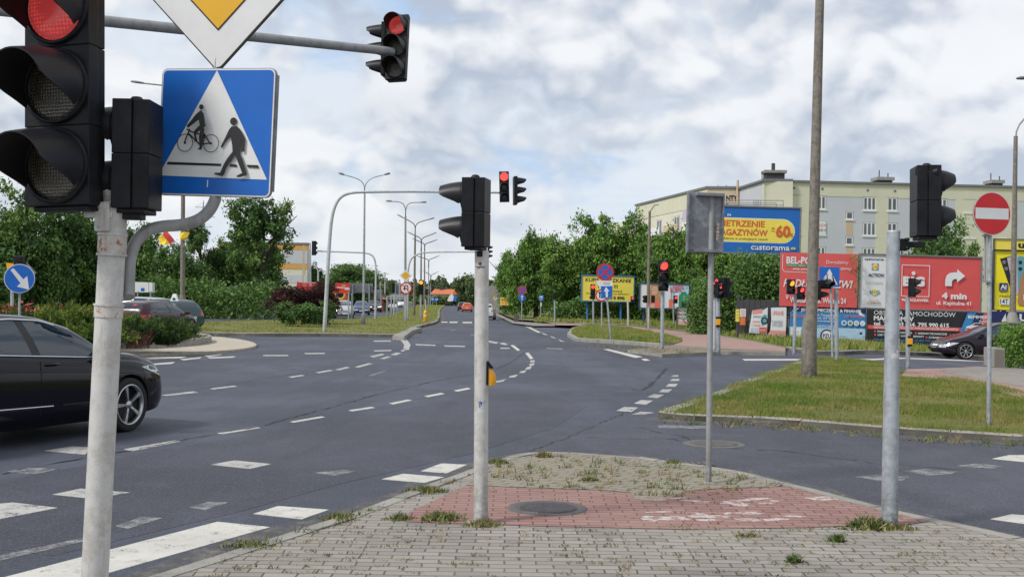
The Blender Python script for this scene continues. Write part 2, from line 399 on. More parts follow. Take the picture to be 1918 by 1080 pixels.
# ------------------------------------------------------------------ flat boards in photo pixels
class Board:
    def __init__(s, t, cx, cy, yaw=0.0, tilt=0.0, dy=0.0, scale=1.0):
        s.t = t; s.c = t.L(cx, cy, dy); s.cx, s.cy = cx, cy; s.k = (t.Y + dy) / F * scale; s.rot = (0, tilt, yaw); s.mb = MB(); s.mats = []; s.d = 0.0
    def q(s, px, py): return ((px - s.cx) * s.k, (s.cy - py) * s.k)
    def m(s, mt):
        if mt not in s.mats: s.mats.append(mt)
        s.mb.mat(s.mats.index(mt)); return s
    def step(s, e=.004): s.d -= e
    def poly(s, pts, mt, th=.003):
        s.m(mt); s.step(); s.mb.plate([s.q(*p) for p in pts][::-1], s.d, s.d + th); return s
    def rect(s, x0, y0, x1, y1, mt, r=0):
        if r: return s.poly(rrect(x0, y0, x1, y1, r), mt)
        return s.poly([(x0, y0), (x1, y0), (x1, y1), (x0, y1)], mt)
    def disc(s, cx, cy, r, mt, n=28, rx=None): return s.poly([(cx + (rx or r) * math.cos(2 * PI * i / n), cy + r * math.sin(2 * PI * i / n)) for i in range(n)], mt)
    def ring(s, cx, cy, r0, r1, mt, n=32):
        s.m(mt); s.step(); a = [s.q(cx + r1 * math.cos(2 * PI * i / n), cy + r1 * math.sin(2 * PI * i / n)) for i in range(n)]; b = [s.q(cx + r0 * math.cos(2 * PI * i / n), cy + r0 * math.sin(2 * PI * i / n)) for i in range(n)]
        s.mb.add([(x, s.d, z) for x, z in a + b], [(i, (i + 1) % n, n + (i + 1) % n, n + i) for i in range(n)]); return s
    def line(s, pts, wd, mt):
        for a, b in zip(pts, pts[1:]):
            dx, dy = b[0] - a[0], b[1] - a[1]; l = math.hypot(dx, dy) or 1; nx, ny = -dy / l * wd / 2, dx / l * wd / 2
            s.poly([(a[0] + nx, a[1] + ny), (b[0] + nx, b[1] + ny), (b[0] - nx, b[1] - ny), (a[0] - nx, a[1] - ny)], mt); s.d += .0037
        s.step(); return s
    def text(s, body, x0, x1, yt, yb, mt, bold=.0, slant=0.0):
        "fit the capitals between yt (top) and yb (baseline), and the line between x0 and x1"
        s.m(mt); s.step(); vs, fs = textmesh(body, bold)
        if not vs: return s
        ax = min(v.x for v in vs); bx = max(v.x for v in vs); H = .70
        o = []
        for v in vs:
            v_ = v.y / H; px = x0 + (v.x - ax) / (bx - ax) * (x1 - x0) + slant * v_ * (yb - yt); py = yb - v_ * (yb - yt)
            x, z = s.q(px, py); o.append((x, s.d, z))
        s.mb.add(o, fs); return s
    def build(s, name='panel'): return s.mb.build(name, s.mats, s.t.root, s.c, s.rot)

# ------------------------------------------------------------------ ground helpers
def gmesh(name, bm, mats, k='structure'):
    for xb in (12.0, 30.0):
        if any(v.co.x > xb for v in bm.verts) and any(v.co.x < xb for v in bm.verts):
            bmesh.ops.bisect_plane(bm, geom=bm.verts[:] + bm.edges[:] + bm.faces[:], plane_co=(xb, 0, 0), plane_no=(1, 0, 0))
    for v in bm.verts: v.co.z += zoff(v.co.x)
    me = bpy.data.meshes.new(name); bm.to_mesh(me); bm.free()
    for mt in mats: me.materials.append(mt)
    o = link(name, me); return kind(o, k)
def slab(name, pts, h, mats, z0=-.06, k='structure'):
    "raised flat piece: top at h, walls down to z0"
    bm = bmesh.new(); a = 0
    for i in range(len(pts)): a += pts[i][0] * pts[(i + 1) % len(pts)][1] - pts[(i + 1) % len(pts)][0] * pts[i][1]
    if a < 0: pts = pts[::-1]
    n = len(pts); t = [bm.verts.new((x, y, h)) for x, y in pts]
    bmesh.ops.triangulate(bm, faces=[bm.faces.new(t)])
    if z0 is not None:
        b = [bm.verts.new((x, y, z0)) for x, y in pts]
        for i in range(n):
            f = bm.faces.new((t[i], b[i], b[(i + 1) % n], t[(i + 1) % n])); f.material_index = len(mats) - 1
    return gmesh(name, bm, mats, k)
def resample(pts, step):
    out = [Vector(pts[0])]; 
    for a, b in zip(pts, pts[1:]):
        a, b = Vector(a), Vector(b); l = (b - a).length; n = max(1, round(l / step))
        for i in range(1, n + 1): out.append(a.lerp(b, i / n))
    return out
def smooth_line(pts, it=2, closed=False):
    pts = [Vector(p) for p in pts]
    for _ in range(it):
        o = []; n = len(pts)
        for i in range(n if closed else n - 1):
            a, b = pts[i], pts[(i + 1) % n]; o += [a * .75 + b * .25, a * .25 + b * .75]
        pts = o if closed else [pts[0]] + o + [pts[-1]]
    return pts
def kerb(name, pts, w, h, mat=None, stone=1.0, gap=.012, z0=-.05, jit=.004):
    "row of kerb stones along a line; the stones lie on the left of it"
    P = resample(pts, stone); bm = bmesh.new(); nrm = []
    for i in range(len(P)):
        d = (P[min(i + 1, len(P) - 1)] - P[max(i - 1, 0)]); d.normalize(); nrm.append(Vector((-d.y, d.x)))
    for i in range(len(P) - 1):
        d = (P[i + 1] - P[i]); l = d.length
        if l < .05: continue
        d /= l; a, b = P[i] + d * gap / 2, P[i + 1] - d * gap / 2; hh = h + random.uniform(-jit, jit); bv = .018
        rows = []
        for q, nn in ((a, nrm[i]), (b, nrm[i + 1])):
            o = q; e = q + nn * w; ob = q + nn * bv
            rows.append([bm.verts.new((o.x, o.y, z0)), bm.verts.new((o.x, o.y, hh - bv)), bm.verts.new((ob.x, ob.y, hh)), bm.verts.new((e.x, e.y, hh)), bm.verts.new((e.x, e.y, z0))])
        r0, r1 = rows
        for j in range(4): bm.faces.new((r0[j], r1[j], r1[j + 1], r0[j + 1]))
        bm.faces.new(r0); bm.faces.new(r1[::-1])
    return gmesh(name, bm, [mat or mKERB])
def inside(poly, xs, ys):
    r = np.zeros(len(xs), bool); n = len(poly)
    for i in range(n):
        x0, y0 = poly[i]; x1, y1 = poly[(i + 1) % n]
        if y0 == y1: continue
        c = ((y0 > ys) != (y1 > ys)) & (xs < (x1 - x0) * (ys - y0) / (y1 - y0) + x0); r ^= c
    return r
def npmesh(name, V, Q, mats, mi=None):
    me = bpy.data.meshes.new(name); k = Q.shape[1]
    me.vertices.add(len(V)); me.vertices.foreach_set('co', V.astype(np.float32).ravel())
    me.loops.add(Q.size); me.loops.foreach_set('vertex_index', Q.astype(np.int32).ravel())
    me.polygons.add(len(Q)); me.polygons.foreach_set('loop_start', np.arange(0, Q.size, k, dtype=np.int32)); me.polygons.foreach_set('loop_total', np.full(len(Q), k, np.int32))
    for mt in mats: me.materials.append(mt)
    if mi is not None: me.polygons.foreach_set('material_index', mi.astype(np.int32))
    me.update(calc_edges=True); return me
RNG = np.random.default_rng(5)
def blades(name, xs, ys, hs, z, mats, wd=.012, lean=.6, mi=None):
    n = len(xs); a = RNG.uniform(0, 2 * PI, n); la = RNG.uniform(0, 2 * PI, n); ln = hs * RNG.uniform(.1, lean, n)
    w_ = wd * RNG.uniform(.6, 1.4, n); zz = z + np.array([zoff(x) for x in xs])
    V = np.zeros((n, 3, 3)); V[:, 0] = np.stack([xs - np.cos(a) * w_, ys - np.sin(a) * w_, zz], 1); V[:, 1] = np.stack([xs + np.cos(a) * w_, ys + np.sin(a) * w_, zz], 1)
    V[:, 2] = np.stack([xs + np.cos(la) * ln, ys + np.sin(la) * ln, zz + hs], 1)
    return npmesh(name, V.reshape(-1, 3), np.arange(n * 3).reshape(n, 3), mats, mi)
def grass(name, poly, n, h0, h1, z, mats, wd=.012):
    xs0 = np.array([p[0] for p in poly]); ys0 = np.array([p[1] for p in poly])
    xs = RNG.uniform(xs0.min(), xs0.max(), n * 3); ys = RNG.uniform(ys0.min(), ys0.max(), n * 3)
    k = inside(poly, xs, ys); xs, ys = xs[k][:n], ys[k][:n]
    pat = np.array([noise.noise(Vector((x * .5, y * .5, 3))) for x, y in zip(xs, ys)])
    keep = RNG.random(len(xs)) < np.clip(1.0 + pat * 2.2, .12, 1); xs, ys, pat = xs[keep], ys[keep], pat[keep]
    hs = RNG.uniform(h0, h1, len(xs)) * (1 + .7 * pat)
    return kind(link(name, blades(name, xs, ys, hs, z, mats, wd)), 'stuff')

# ------------------------------------------------------------------ the ground
def big_sheet(name, x0, y0, x1, y1, z, mat, nx=1):
    bm = bmesh.new(); v = [bm.verts.new(p) for p in ((x0, y0, z), (x1, y0, z), (x1, y1, z), (x0, y1, z))]; bm.faces.new(v); return gmesh(name, bm, [mat])
big_sheet('ground', -2500, -300, 2500, 3500, -.05, mGRFAR)
W2 = lambda L, h=0.0: [G2(x, y, h) for x, y in L]
road_pts = [(-120, -60), (70, -60), (70, 62), (30, 52), (14, 45)] + W2([(1500, 652), (1300, 640), (1180, 608), (1060, 605), (960, 602), (926, 585), (905, 576.5), (893, 571)]) + [(-13.5, 420), (-40, 420)] + W2([(715, 569), (640, 578), (560, 588), (450, 594), (300, 600)]) + [(-70, 72), (-120, 74)]
slab('road', road_pts, 0, [mASPH], None)
# differently aged asphalt
def sheet(name, px, z, mat, h=0.0): return slab(name, W2(px, h), .002, [mat], -.002)
sheet('asphalt_patch', [(1090, 798), (1237, 782), (1300, 790), (1420, 795), (1660, 812), (1918, 832), (2100, 850), (2100, 1060), (1918, 1004), (1655, 945), (1500, 908), (1340, 880), (1210, 856), (1060, 845), (985, 846), (960, 856), (900, 866), (1000, 822)], .004, mASPH2)
sheet('asphalt_patch', [(905, 735), (760, 765), (560, 800), (300, 842), (60, 890), (-150, 940), (-150, 1010), (100, 1040), (440, 960), (640, 905), (880, 850), (1040, 800), (1100, 760), (1010, 735)], .004, mPATCH)
sheet('asphalt_patch', [(1000, 636), (1120, 645), (1230, 668), (1240, 682), (1100, 660), (960, 650)], .004, mPATCH)

# near pavement
left_k = W2([(281, 1078), (420, 1035), (560, 991), (640, 967), (733, 932), (830, 897), (917, 865), (957, 853), (990, 848)], .03)
d = Vector(left_k[0]) - Vector(left_k[3]); d.normalize()
left_k = [tuple(Vector(left_k[0]) + d * 8)] + left_k
right_k = W2([(1030, 846), (1070, 847), (1200, 856), (1240, 862), (1330, 873), (1387, 882), (1515, 913), (1653, 949), (1790, 979), (1918, 1007)], .03)
d2 = Vector(right_k[-1]) - Vector(right_k[-3]); d2.normalize()
right_k = right_k + [tuple(Vector(right_k[-1]) + d2 * 7)]
pave = left_k + right_k + [(9, -3), (-7, -3)]
inner = lambda L: L
slab('pavement', pave, .03, [mPAVE, mKERB])
kerb('kerb', [Vector(p) for p in (left_k + right_k)][::-1], .13, .038, mKERB, 1.0, .014)
red_px = [(767, 958), (870, 910), (985, 913), (1107, 917), (1180, 922), (1187, 934), (1240, 938), (1284, 920), (1340, 915), (1462, 911), (1505, 914), (1653, 953), (1740, 975), (1700, 981), (1500, 987), (1280, 990), (1000, 984), (760, 976)]
slab('bike_path', W2(red_px, .034), .034, [mRED], None)
slab('pavement', W2([(872, 908), (917, 875), (957, 858), (1030, 850), (1200, 860), (1330, 877), (1387, 886), (1500, 912), (1462, 910), (1340, 914), (1284, 919), (1240, 937), (1188, 933), (1181, 921), (1107, 916), (985, 912)], .034), .0345, [mPAVEB], None)
slab('concrete_patch', W2([(1188, 934), (1240, 939), (1282, 920), (1262, 914), (1185, 919)], .034), .0358, [mGRAV], None)
# worn bicycle mark on the path
def dashes(name, L, z, mat, h, dz=0.0):
    bm = bmesh.new()
    for q in L:
        z += dz; P = [G2(x, y, h) for x, y in q]; vs = [bm.verts.new((*p, z)) for p in P]; lo = [bm.verts.new((*p, h - .002)) for p in P]; bm.faces.new(vs); n = len(q)
        for i in range(n): bm.faces.new((vs[i], vs[(i + 1) % n], lo[(i + 1) % n], lo[i]))
    bmesh.ops.recalc_face_normals(bm, faces=bm.faces[:]); bmesh.ops.triangulate(bm, faces=bm.faces[:]); return gmesh(name, bm, [mat])
rr = random.Random(3); L = []
for (x0, x1, y0, y1, n) in ((1190, 1460, 958, 972, 20), (1260, 1420, 938, 945, 6), (1330, 1580, 930, 937, 9), (1200, 1280, 932, 936, 3), (1240, 1330, 962, 973, 7)):
    for _ in range(n):
        x = rr.uniform(x0, x1); y = rr.uniform(y0, y1); wd = rr.uniform(14, 60); hh = rr.uniform(1.2, 3.2); sl_ = rr.uniform(-3, 4)
        L.append([(x, y), (x + wd * .5, y - hh * .4 + sl_ * .5), (x + wd, y + sl_), (x + wd * .8, y + hh + sl_), (x + wd * .2, y + hh)])
dashes('path_marking', L, .035, mPAINTP, .034, .00003)

# right grass island with the brick path behind it
front = W2([(1232, 781), (1262, 785), (1300, 788), (1409, 792), (1500, 798), (1653, 811), (1780, 820), (1918, 829)])
isl_l = W2([(1529, 674), (1502, 678), (1462, 695), (1400, 717), (1340, 742), (1280, 763), (1240, 776)])
isl = front + [(10.5, 12.6), (15, 11.8), (15, 17)] + W2([(1918, 743), (1849, 725), (1760, 708), (1689, 702), (1640, 681), (1580, 675)]) + isl_l
slab('grass_verge', isl, .075, [mGRASS, mDIRT])
kerb('kerb', [Vector(p) for p in front] + [Vector((10.5, 12.6)), Vector((15, 11.8))], .13, .092, mKERB, 1.0, .016, jit=.008)
kerb('kerb', [Vector(p) for p in isl_l] + [Vector(front[0])], .22, .085, mCONC, .8, .02)
slab('brick_path', W2([(1689, 701), (1760, 707), (1849, 724), (1918, 742)], .11) + [(15, 17.1), (18, 17.1), (20, 27)] + W2([(1990, 686), (1880, 686), (1760, 688), (1698, 689)], .11), .088, [mREDF, mKERB])
slab('path_edge', W2([(1770, 697), (1918, 722), (2010, 738), (2010, 690), (1880, 687), (1760, 690)], .11), .092, [mPAVE], None)
grass('island_grass', [p for p in isl], 130000, .03, .075, .075, [mBLADE], .006)
# taller tufts along the kerb and round the lamp post
# far sidewalk, verge and apron on the right
verge = W2([(926, 582.5), (964, 600), (1040, 606), (1100, 608.5), (1180, 611), (1244, 619), (1320, 627.5), (1402, 642), (1470, 656), (1530, 664.5), (1580, 664.5)]) + [(15.5, 40.6), (24, 43.5), (40, 46), (60, 60), (60, 200), (6, 200)]
slab('verge', verge, .12, [mGRFAR, mKERB])
kerb('kerb', [Vector(p) for p in verge[1:5]], .25, .135, mCONC, 1.2, .02)
kerb('kerb', [Vector(p) for p in verge[8:13]], .2, .135, mKERB, 1.0, .015)
slab('sidewalk', W2([(893, 570), (926, 583), (964, 601), (1040, 606.5), (1100, 609), (1180, 612), (1244, 620), (1320, 628), (1402, 642), (1452, 649), (1471, 656), (1471, 665), (1349, 663), (1240, 668), (1180, 661), (1259, 652), (1275, 642), (1240, 631), (1170, 621), (1090, 612), (1000, 611), (960, 606), (932, 592), (900, 577), (880, 567.5)]), .09, [mREDF, mKERB])
slab('sidewalk', W2([(1230, 667), (1175, 660), (1258, 651), (1349, 657), (1471, 663), (1471, 666), (1349, 664), (1240, 669)]), .098, [mDIRT, mKERB])
slab('sidewalk', W2([(926, 584), (964, 601), (1040, 607), (1039, 610), (1000, 610), (960, 605), (935, 593)], .096), .096, [mPAVE], None)
strip = smooth_line(W2([(1068, 626), (1078, 618), (1095, 613), (1130, 613.5), (1180, 618), (1240, 631), (1283, 640), (1268, 648), (1240, 650), (1180, 645), (1120, 641), (1078, 638)]), 2, True)
slab('grass_verge', [tuple(p) for p in strip], .13, [mGRASS, mKERB])
kerb('kerb', W2([(1240, 651), (1180, 646), (1120, 642), (1076, 639), (1062, 630), (1070, 619), (1090, 612.5)])[::-1], .18, .15, mCONC, 1.2, .03)
grass('verge_grass', [tuple(p) for p in strip], 26000, .04, .12, .13, [mBLADE], .014)
vg = W2([(1300, 640), (1240, 619), (1330, 628), (1402, 641), (1470, 655), (1530, 664), (1747, 664), (1760, 655), (1480, 640), (1400, 625), (1260, 612)])
grass('verge_grass', W2([(1250, 618), (1320, 626), (1402, 640), (1470, 654), (1530, 663), (1640, 663), (1750, 664), (1850, 660), (1850, 650), (1622, 645), (1480, 640), (1380, 622), (1260, 608)]), 26000, .08, .26, .12, [mBLADE], .025)
grass('verge_grass', W2([(1000, 606), (1100, 608), (1180, 610), (1250, 618), (1260, 604), (1180, 598), (1010, 597)]), 16000, .1, .28, .12, [mBLADE], .04)

# left median
med_front = smooth_line(W2([(300, 628), (377, 629), (480, 630), (610, 630), (720, 631.5), (752, 632), (762, 627), (774, 619), (795, 612), (815, 607.5), (822, 603), (824, 594), (823, 583), (830, 574), (846, 567.5)]), 1)
med_back = W2([(812, 565.5), (785, 570.5), (760, 580), (740, 588), (703, 597.5), (625, 602), (560, 603), (480, 603.5), (377, 607), (300, 610)])
med = [tuple(p) for p in med_front] + med_back
slab('median', med, .13, [mGRASS, mKERB])
kerb('kerb', med_front, .2, .15, mKERB, 1.2, .02)
grass('median_grass', med[:], 110000, .03, .09, .13, [mBLADE], .016)
slab('nose_concrete', W2([(735, 630), (757, 631), (772, 620), (790, 614), (775, 614), (750, 622)], .13), .155, [mCONC, mKERB])
lv = W2([(-300, 606), (100, 604), (270, 600.5), (380, 596), (480, 592), (590, 585), (660, 577.5), (730, 569)]) + [(-30, 420), (-160, 420), (-160, 60)]
slab('verge', lv, .13, [mGRFAR, mKERB])
grass('verge_grass', W2([(300, 601), (380, 597), (480, 593), (590, 586), (580, 582), (480, 587), (300, 594)]), 12000, .1, .25, .13, [mBLADE], .04)
slab('sidewalk', W2([(380, 595), (480, 591), (520, 589), (520, 586.5), (480, 588.5), (380, 592)]), .14, [mREDF, mKERB])

# roundabout-like island on the left
outer = smooth_line(W2([(474, 651), (462, 643), (430, 637), (380, 632.5), (300, 630), (100, 628), (-150, 630), (-350, 642), (-280, 662), (-60, 668.5), (100, 669), (230, 668), (300, 666), (380, 662.5), (440, 658)]), 2, True)
slab('island_apron', [tuple(p) for p in outer], .06, [mSAND, mKERB])
oc = [Vector(p) for p in outer]; kerb('kerb', (oc + [oc[0]])[::-1], .18, .075, mSAND, 1.0, .012)
inn = smooth_line(W2([(392, 644), (384, 639), (350, 636), (200, 633), (-100, 634), (-220, 645), (-60, 658), (100, 659.5), (230, 658), (320, 654), (372, 649)]), 2, True)
slab('island_bed', [tuple(p) for p in inn], .24, [mGRAV, mCONC])
ic = [Vector(p) for p in inn]; kerb('kerb', (ic + [ic[0]])[::-1], .12, .265, mCONC, 1.0, .012)

# ------------------------------------------------------------------ road markings and cracks
fresh = [[(0, 1083), (407, 977), (506, 987), (150, 1088)], [(474.5, 962), (521, 947.5), (616, 954.5), (566, 972)],
 [(715, 897), (755, 887), (832, 893.5), (795, 904)], [(788.5, 882), (827, 867.5), (875, 870), (837, 886)],
 [(407, 811), (482, 799.5), (489, 801), (418, 812.5)], [(543, 789.5), (602, 779.5), (609, 781), (551, 791)],
 [(653, 768), (696, 761.5), (703, 763.5), (660, 770)], [(729, 755), (764, 748), (772, 749.5), (737, 757)], [(795, 741.5), (826, 735.5), (833, 737.5), (802, 743.5)], [(850, 731), (876, 726), (882, 728), (857, 733)],
 [(265, 669), (350, 667.5), (340, 670.5), (280, 672)], [(337, 672.5), (378, 668.5), (374, 671), (345, 674.5)], [(382, 666), (417, 662.5), (410, 665.5), (390, 668)], [(388, 669), (442, 667), (436, 669.5), (394, 671)], [(285, 681), (328, 677.5), (322, 681), (290, 683)],
 [(1858, 859), (1890, 852), (1990, 852), (1990, 866), (1918, 865)], [(1855, 972), (1895, 963), (1990, 970), (1990, 990), (1918, 981)],
 [(1390, 672), (1640, 671.5), (1640, 674.5), (1395, 675)], [(1640, 671.5), (1850, 675), (1850, 677.5), (1640, 674)],
 [(1130, 654), (1140, 653.5), (1204, 668), (1190, 670)], [(1201, 672), (1210, 671.5), (1218, 675), (1207, 675.5)],
 [(983, 610), (989, 610), (1093, 611), (1093, 613.5), (990, 612.5)], [(983, 610.5), (990, 611.5), (1013, 622), (1008, 623)],
 [(956, 646.5), (962, 646), (974, 655), (970, 657)], [(984, 661), (990, 660), (999, 671), (993, 672.5)],
 [(827, 602), (838, 602), (838, 604), (827, 604)], [(842, 602), (857, 602), (857, 604.5), (842, 604.5)], [(866, 602.5), (884, 602.5), (884, 605), (867, 605)]]
dashes('road_marking', fresh, .004, mPAINT, 0)
worn = [[(-10, 944), (25, 941), (108, 951), (-10, 974)], [(98, 926), (151, 915), (244, 922), (175, 934)], [(83, 844), (136, 836), (175, 838), (159, 851)],
 [(395, 870), (440, 862), (509, 869), (468, 878)], [(232, 841), (328, 824.5), (338, 826.5), (247, 845)],
 [(303, 739.5), (362, 732.5), (372, 735), (312, 741)], [(393, 727.5), (438, 722), (445, 723.5), (400, 729)], [(540, 705.5), (564, 702), (571, 703), (548, 707)], [(591, 697), (618, 692.5), (624, 694), (598, 698.5)], [(628, 692), (648, 687), (656, 688), (636, 693)],
 [(664, 687), (690, 680), (698, 681), (672, 688)],
 [(748, 634), (760, 632.5), (769, 645), (766, 655), (755, 655), (757, 645)], [(712, 671), (726, 667), (733, 668), (720, 672)], [(732, 664), (742, 660), (752, 661), (742, 665)], [(750, 656.5), (757, 653.5), (762, 655), (755, 658)], [(693, 667), (716, 662), (720, 664), (700, 669)],
 [(493, 664.5), (540, 664.5), (540, 666.5), (493, 666.5)], [(570, 661), (609, 660.5), (609, 662.5), (572, 663)], [(700, 656), (733, 655), (733, 657), (702, 658)], [(700, 637.5), (732, 637.5), (732, 639.5), (700, 639.5)],
 [(778, 644), (816, 645.5), (815, 647.5), (779, 646)], [(832, 646.5), (872, 647.5), (870, 649.5), (833, 648.5)], [(915, 637.5), (934, 641), (929, 643.5), (914, 640)], [(935, 643), (943, 641), (952, 645), (946, 646)], [(937, 651), (955, 651), (954, 653), (937, 653)],
 [(993, 675), (1001, 674), (1002, 678), (993, 678)], [(992, 681), (1001, 679.5), (1000, 684), (991, 685)], [(988, 687), (997, 685.5), (993, 691), (983, 692)], [(975, 695), (987, 693), (982, 698), (972, 698.5)], [(955, 704), (971, 701), (965, 706), (953, 707)], [(928, 714), (948, 709.5), (942, 714.5), (930, 716)],
 [(1155, 769), (1169, 762), (1195, 763), (1183, 771)], [(1188, 755), (1200, 749), (1223, 750), (1210, 757.5)], [(1213, 743), (1224, 738), (1244, 739), (1232, 745)], [(1234, 734), (1241, 729), (1259, 729), (1252, 734.5)], [(1247, 723.5), (1253, 718.5), (1270, 718.5), (1265, 724)], [(1254, 713), (1259, 709.5), (1273, 709.5), (1271, 713)], [(1257, 704.5), (1262, 702.5), (1271, 702.5), (1270, 705)],
 [(1014, 622.5), (1022, 625), (1026, 628), (1018, 626)], [(1030, 629), (1037, 631), (1042, 634), (1034, 632)], [(1045, 635), (1052, 637.5), (1058, 640), (1050, 639)], [(1184, 775.5), (1200, 771), (1226, 772.5), (1206, 776)]]
dashes('road_marking', worn, .0042, mPAINTW, 0)
faded = [[(10, 883), (55, 875), (108, 878), (70, 888)], [(590, 885), (640, 880), (668, 882), (625, 891)], [(355, 950), (392, 939), (428, 941), (385, 955)], [(215, 985), (265, 968), (305, 970), (240, 990)], [(0, 1040), (165, 1005), (175, 1010), (0, 1050)],
 [(1600, 893), (1640, 889), (1705, 893), (1690, 900), (1650, 901)], [(1690, 882), (1730, 878), (1795, 883), (1775, 889), (1740, 890)], [(1790, 872), (1830, 868), (1880, 873), (1860, 878)], [(1230, 796), (1330, 798), (1325, 803), (1235, 801)], [(1025, 651), (1055, 652), (1052, 655), (1023, 653)], [(690, 703), (720, 694), (722, 695), (694, 705)], [(880, 626), (900, 624), (900, 626), (884, 628)], [(843, 618), (853, 616), (854, 617.5), (845, 619.5)]]
dashes('road_marking', faded, .0038, mPAINTF, 0)
def crack(px, w0, w1, z=.0055, br=0, seed=0):
    rnd = random.Random(seed); pts = resample([Vector(G2(*p)) for p in px], .12); bm = bmesh.new(); pr = None
    for i, p in enumerate(pts):
        d = pts[min(i + 1, len(pts) - 1)] - pts[max(0, i - 1)]; d.normalize(); nn = Vector((-d.y, d.x)); p = p + nn * rnd.uniform(-.03, .03); ww = rnd.uniform(w0, w1) * rnd.choice((.25, .4, .6, .8))
        cur = (bm.verts.new((*(p - nn * ww), z)), bm.verts.new((*(p + nn * ww), z)))
        if pr and rnd.random() > .1: bm.faces.new((pr[0], pr[1], cur[1], cur[0]))
        pr = cur
    gmesh('road_crack', bm, [mCRACK])
crack([(0, 888), (60, 874), (160, 858), (232, 846), (340, 824), (480, 800), (640, 757), (700, 740), (820, 712), (882, 702), (930, 691), (958, 678), (975, 665), (985, 657)], .008, .028, seed=1)
crack([(1203, 731), (1217, 722), (1233, 706), (1247, 690)], .02, .07, seed=2)
crack([(1130, 772), (1150, 772), (1190, 773), (1222, 775)], .01, .03, seed=3)
crack([(1055, 724), (1090, 725), (1130, 727), (1180, 728), (1200, 731)], .008, .03, seed=4)
crack([(285, 742), (330, 737), (380, 727), (480, 712), (560, 699)], .006, .02, seed=5)
crack([(420, 742), (500, 744), (570, 746)], .006, .016, seed=6)
crack([(1095, 818), (1180, 822), (1260, 822), (1340, 838), (1480, 846), (1640, 868), (1800, 880)], .006, .022, seed=7)
crack([(1200, 800), (1240, 812), (1280, 816), (1300, 830)], .01, .03, seed=8)
crack([(990, 845), (1060, 820), (1130, 790), (1190, 765)], .006, .018, seed=9)

# grit washed up along the kerbs
mGRIT = paint('edge_grit', (.19, .17, .14), .46, .62, (.058, .060, .070))
def edge(L, w, side=1):
    P = [Vector(p) for p in resample(L, .5)]; o = []; rnd = random.Random(len(P))
    for i, p in enumerate(P):
        d_ = P[min(i + 1, len(P) - 1)] - P[max(i - 1, 0)]; d_.normalize(); o.append(p + Vector((-d_.y, d_.x)) * side * w * rnd.uniform(.5, 1.3))
    slab('road_edge_grit', [tuple(p) for p in P] + [tuple(p) for p in o[::-1]], .0032, [mGRIT], -.002)
edge(left_k[1:], .28, 1); edge(right_k[:-1], .25, 1); edge(front, .35, -1); edge([tuple(p) for p in med_front[3:]], .5, -1)
# manholes
def manhole(px, py, D, h, label, m1, m2):
    p = G(px, py, h); t = empty('manhole_cover', p, label, 'manhole cover')
    b = MB(); b.lathe([(D / 2, -.02), (D / 2, .0035), (D / 2 - .012, .005), (D * .40, .005), (D * .385, .002)], 40); b.build('rim', m1, t)
    b = MB(); b.lathe([(D * .378, .0), (D * .378, .004), (0.001, .004)], 40)
    rr_ = D * .34; n = 11
    for i in range(-n, n + 1):
        for s_ in (1, -1):
            off = i * rr_ / n
            hl = math.sqrt(max(rr_ * rr_ - off * off, 0))
            if hl < .03: continue
            mt = Matrix.Rotation(s_ * PI / 4, 4, 'Z')
            b.box(off - .004, -hl, .004, off + .004, hl, .0068 + (.0003 if s_ > 0 else 0), 0, mt)
    b.build('lid', m2, t)
mIRON = M('cast_iron', (.10, .095, .10), .6, .5, var=.3, nscale=8)
mIRON2 = M('cast_iron_rim', (.115, .105, .105), .7, .3, var=.3, nscale=8)
manhole(1025, 951, .62, .034, 'round cast iron manhole cover with cross ribs in the red bike path', mIRON2, mIRON)
mWORN = M('worn_cover', (.125, .12, .115), .9, var=.3, nscale=8, bump=.5)
manhole(1337, 831, .72, .002, 'pale worn round manhole cover in the side road asphalt', mWORN, mWORN)
t = empty('drain_grate', G(1290, 866, .02), 'dark drain grate at the kerb behind the thin sign post', 'drain')
b = MB(); b.box(-.25, -.12, -.02, .25, .12, -.004); b.build('drain_frame', mIRON, t)
b = MB()
for i in range(8): b.box(-.22 + i * .06, -.10, -.004, -.19 + i * .06, .10, .004)
b.build('bars', mIRON2, t)
# ------------------------------------------------------------------ signal heads
_hm = {}
def visor_mesh(D, Lv, open_deg=118, droop=.10):
    b = MB(); n = 22; k = 6; r0 = D * .5
    outer, inn = [], []
    for i in range(n + 1):
        t = rad(-open_deg + 2 * open_deg * i / n)          # 0 = top
        cut = .5 * (1 + math.cos(t)); q_ = min(1, max(0, (cut - .20) / .46)); L = Lv * (.06 + .94 * q_ * q_ * (3 - 2 * q_) * (.86 + .14 * cut))
        for j in range(k + 1):
            s_ = j / k; rr = r0 * (1.06 - .10 * s_); y = -L * s_; dz = -droop * D * s_ * s_
            outer.append((rr * math.sin(t), y, rr * math.cos(t) + dz)); inn.append(((rr - .006) * math.sin(t), y, (rr - .006) * math.cos(t) + dz))
    o = len(outer); fs = []; W_ = k + 1
    for i in range(n):
        for j in range(k): fs.append((i * W_ + j, (i + 1) * W_ + j, (i + 1) * W_ + j + 1, i * W_ + j + 1))
    b.add(outer, fs, True); b.mat(1).add(inn, [f[::-1] for f in fs], True); b.mat(0)
    rim = [(i * W_ + k, (i + 1) * W_ + k, o + (i + 1) * W_ + k, o + i * W_ + k) for i in range(n)] + [(j, j + 1, o + j + 1, o + j) for j in range(k)] + [(n * W_ + j, n * W_ + j + 1, o + n * W_ + j + 1, o + n * W_ + j) for j in range(k)]
    b.add(outer + inn, rim)
    return b.mesh('visor', [mVIS, mBLK2])
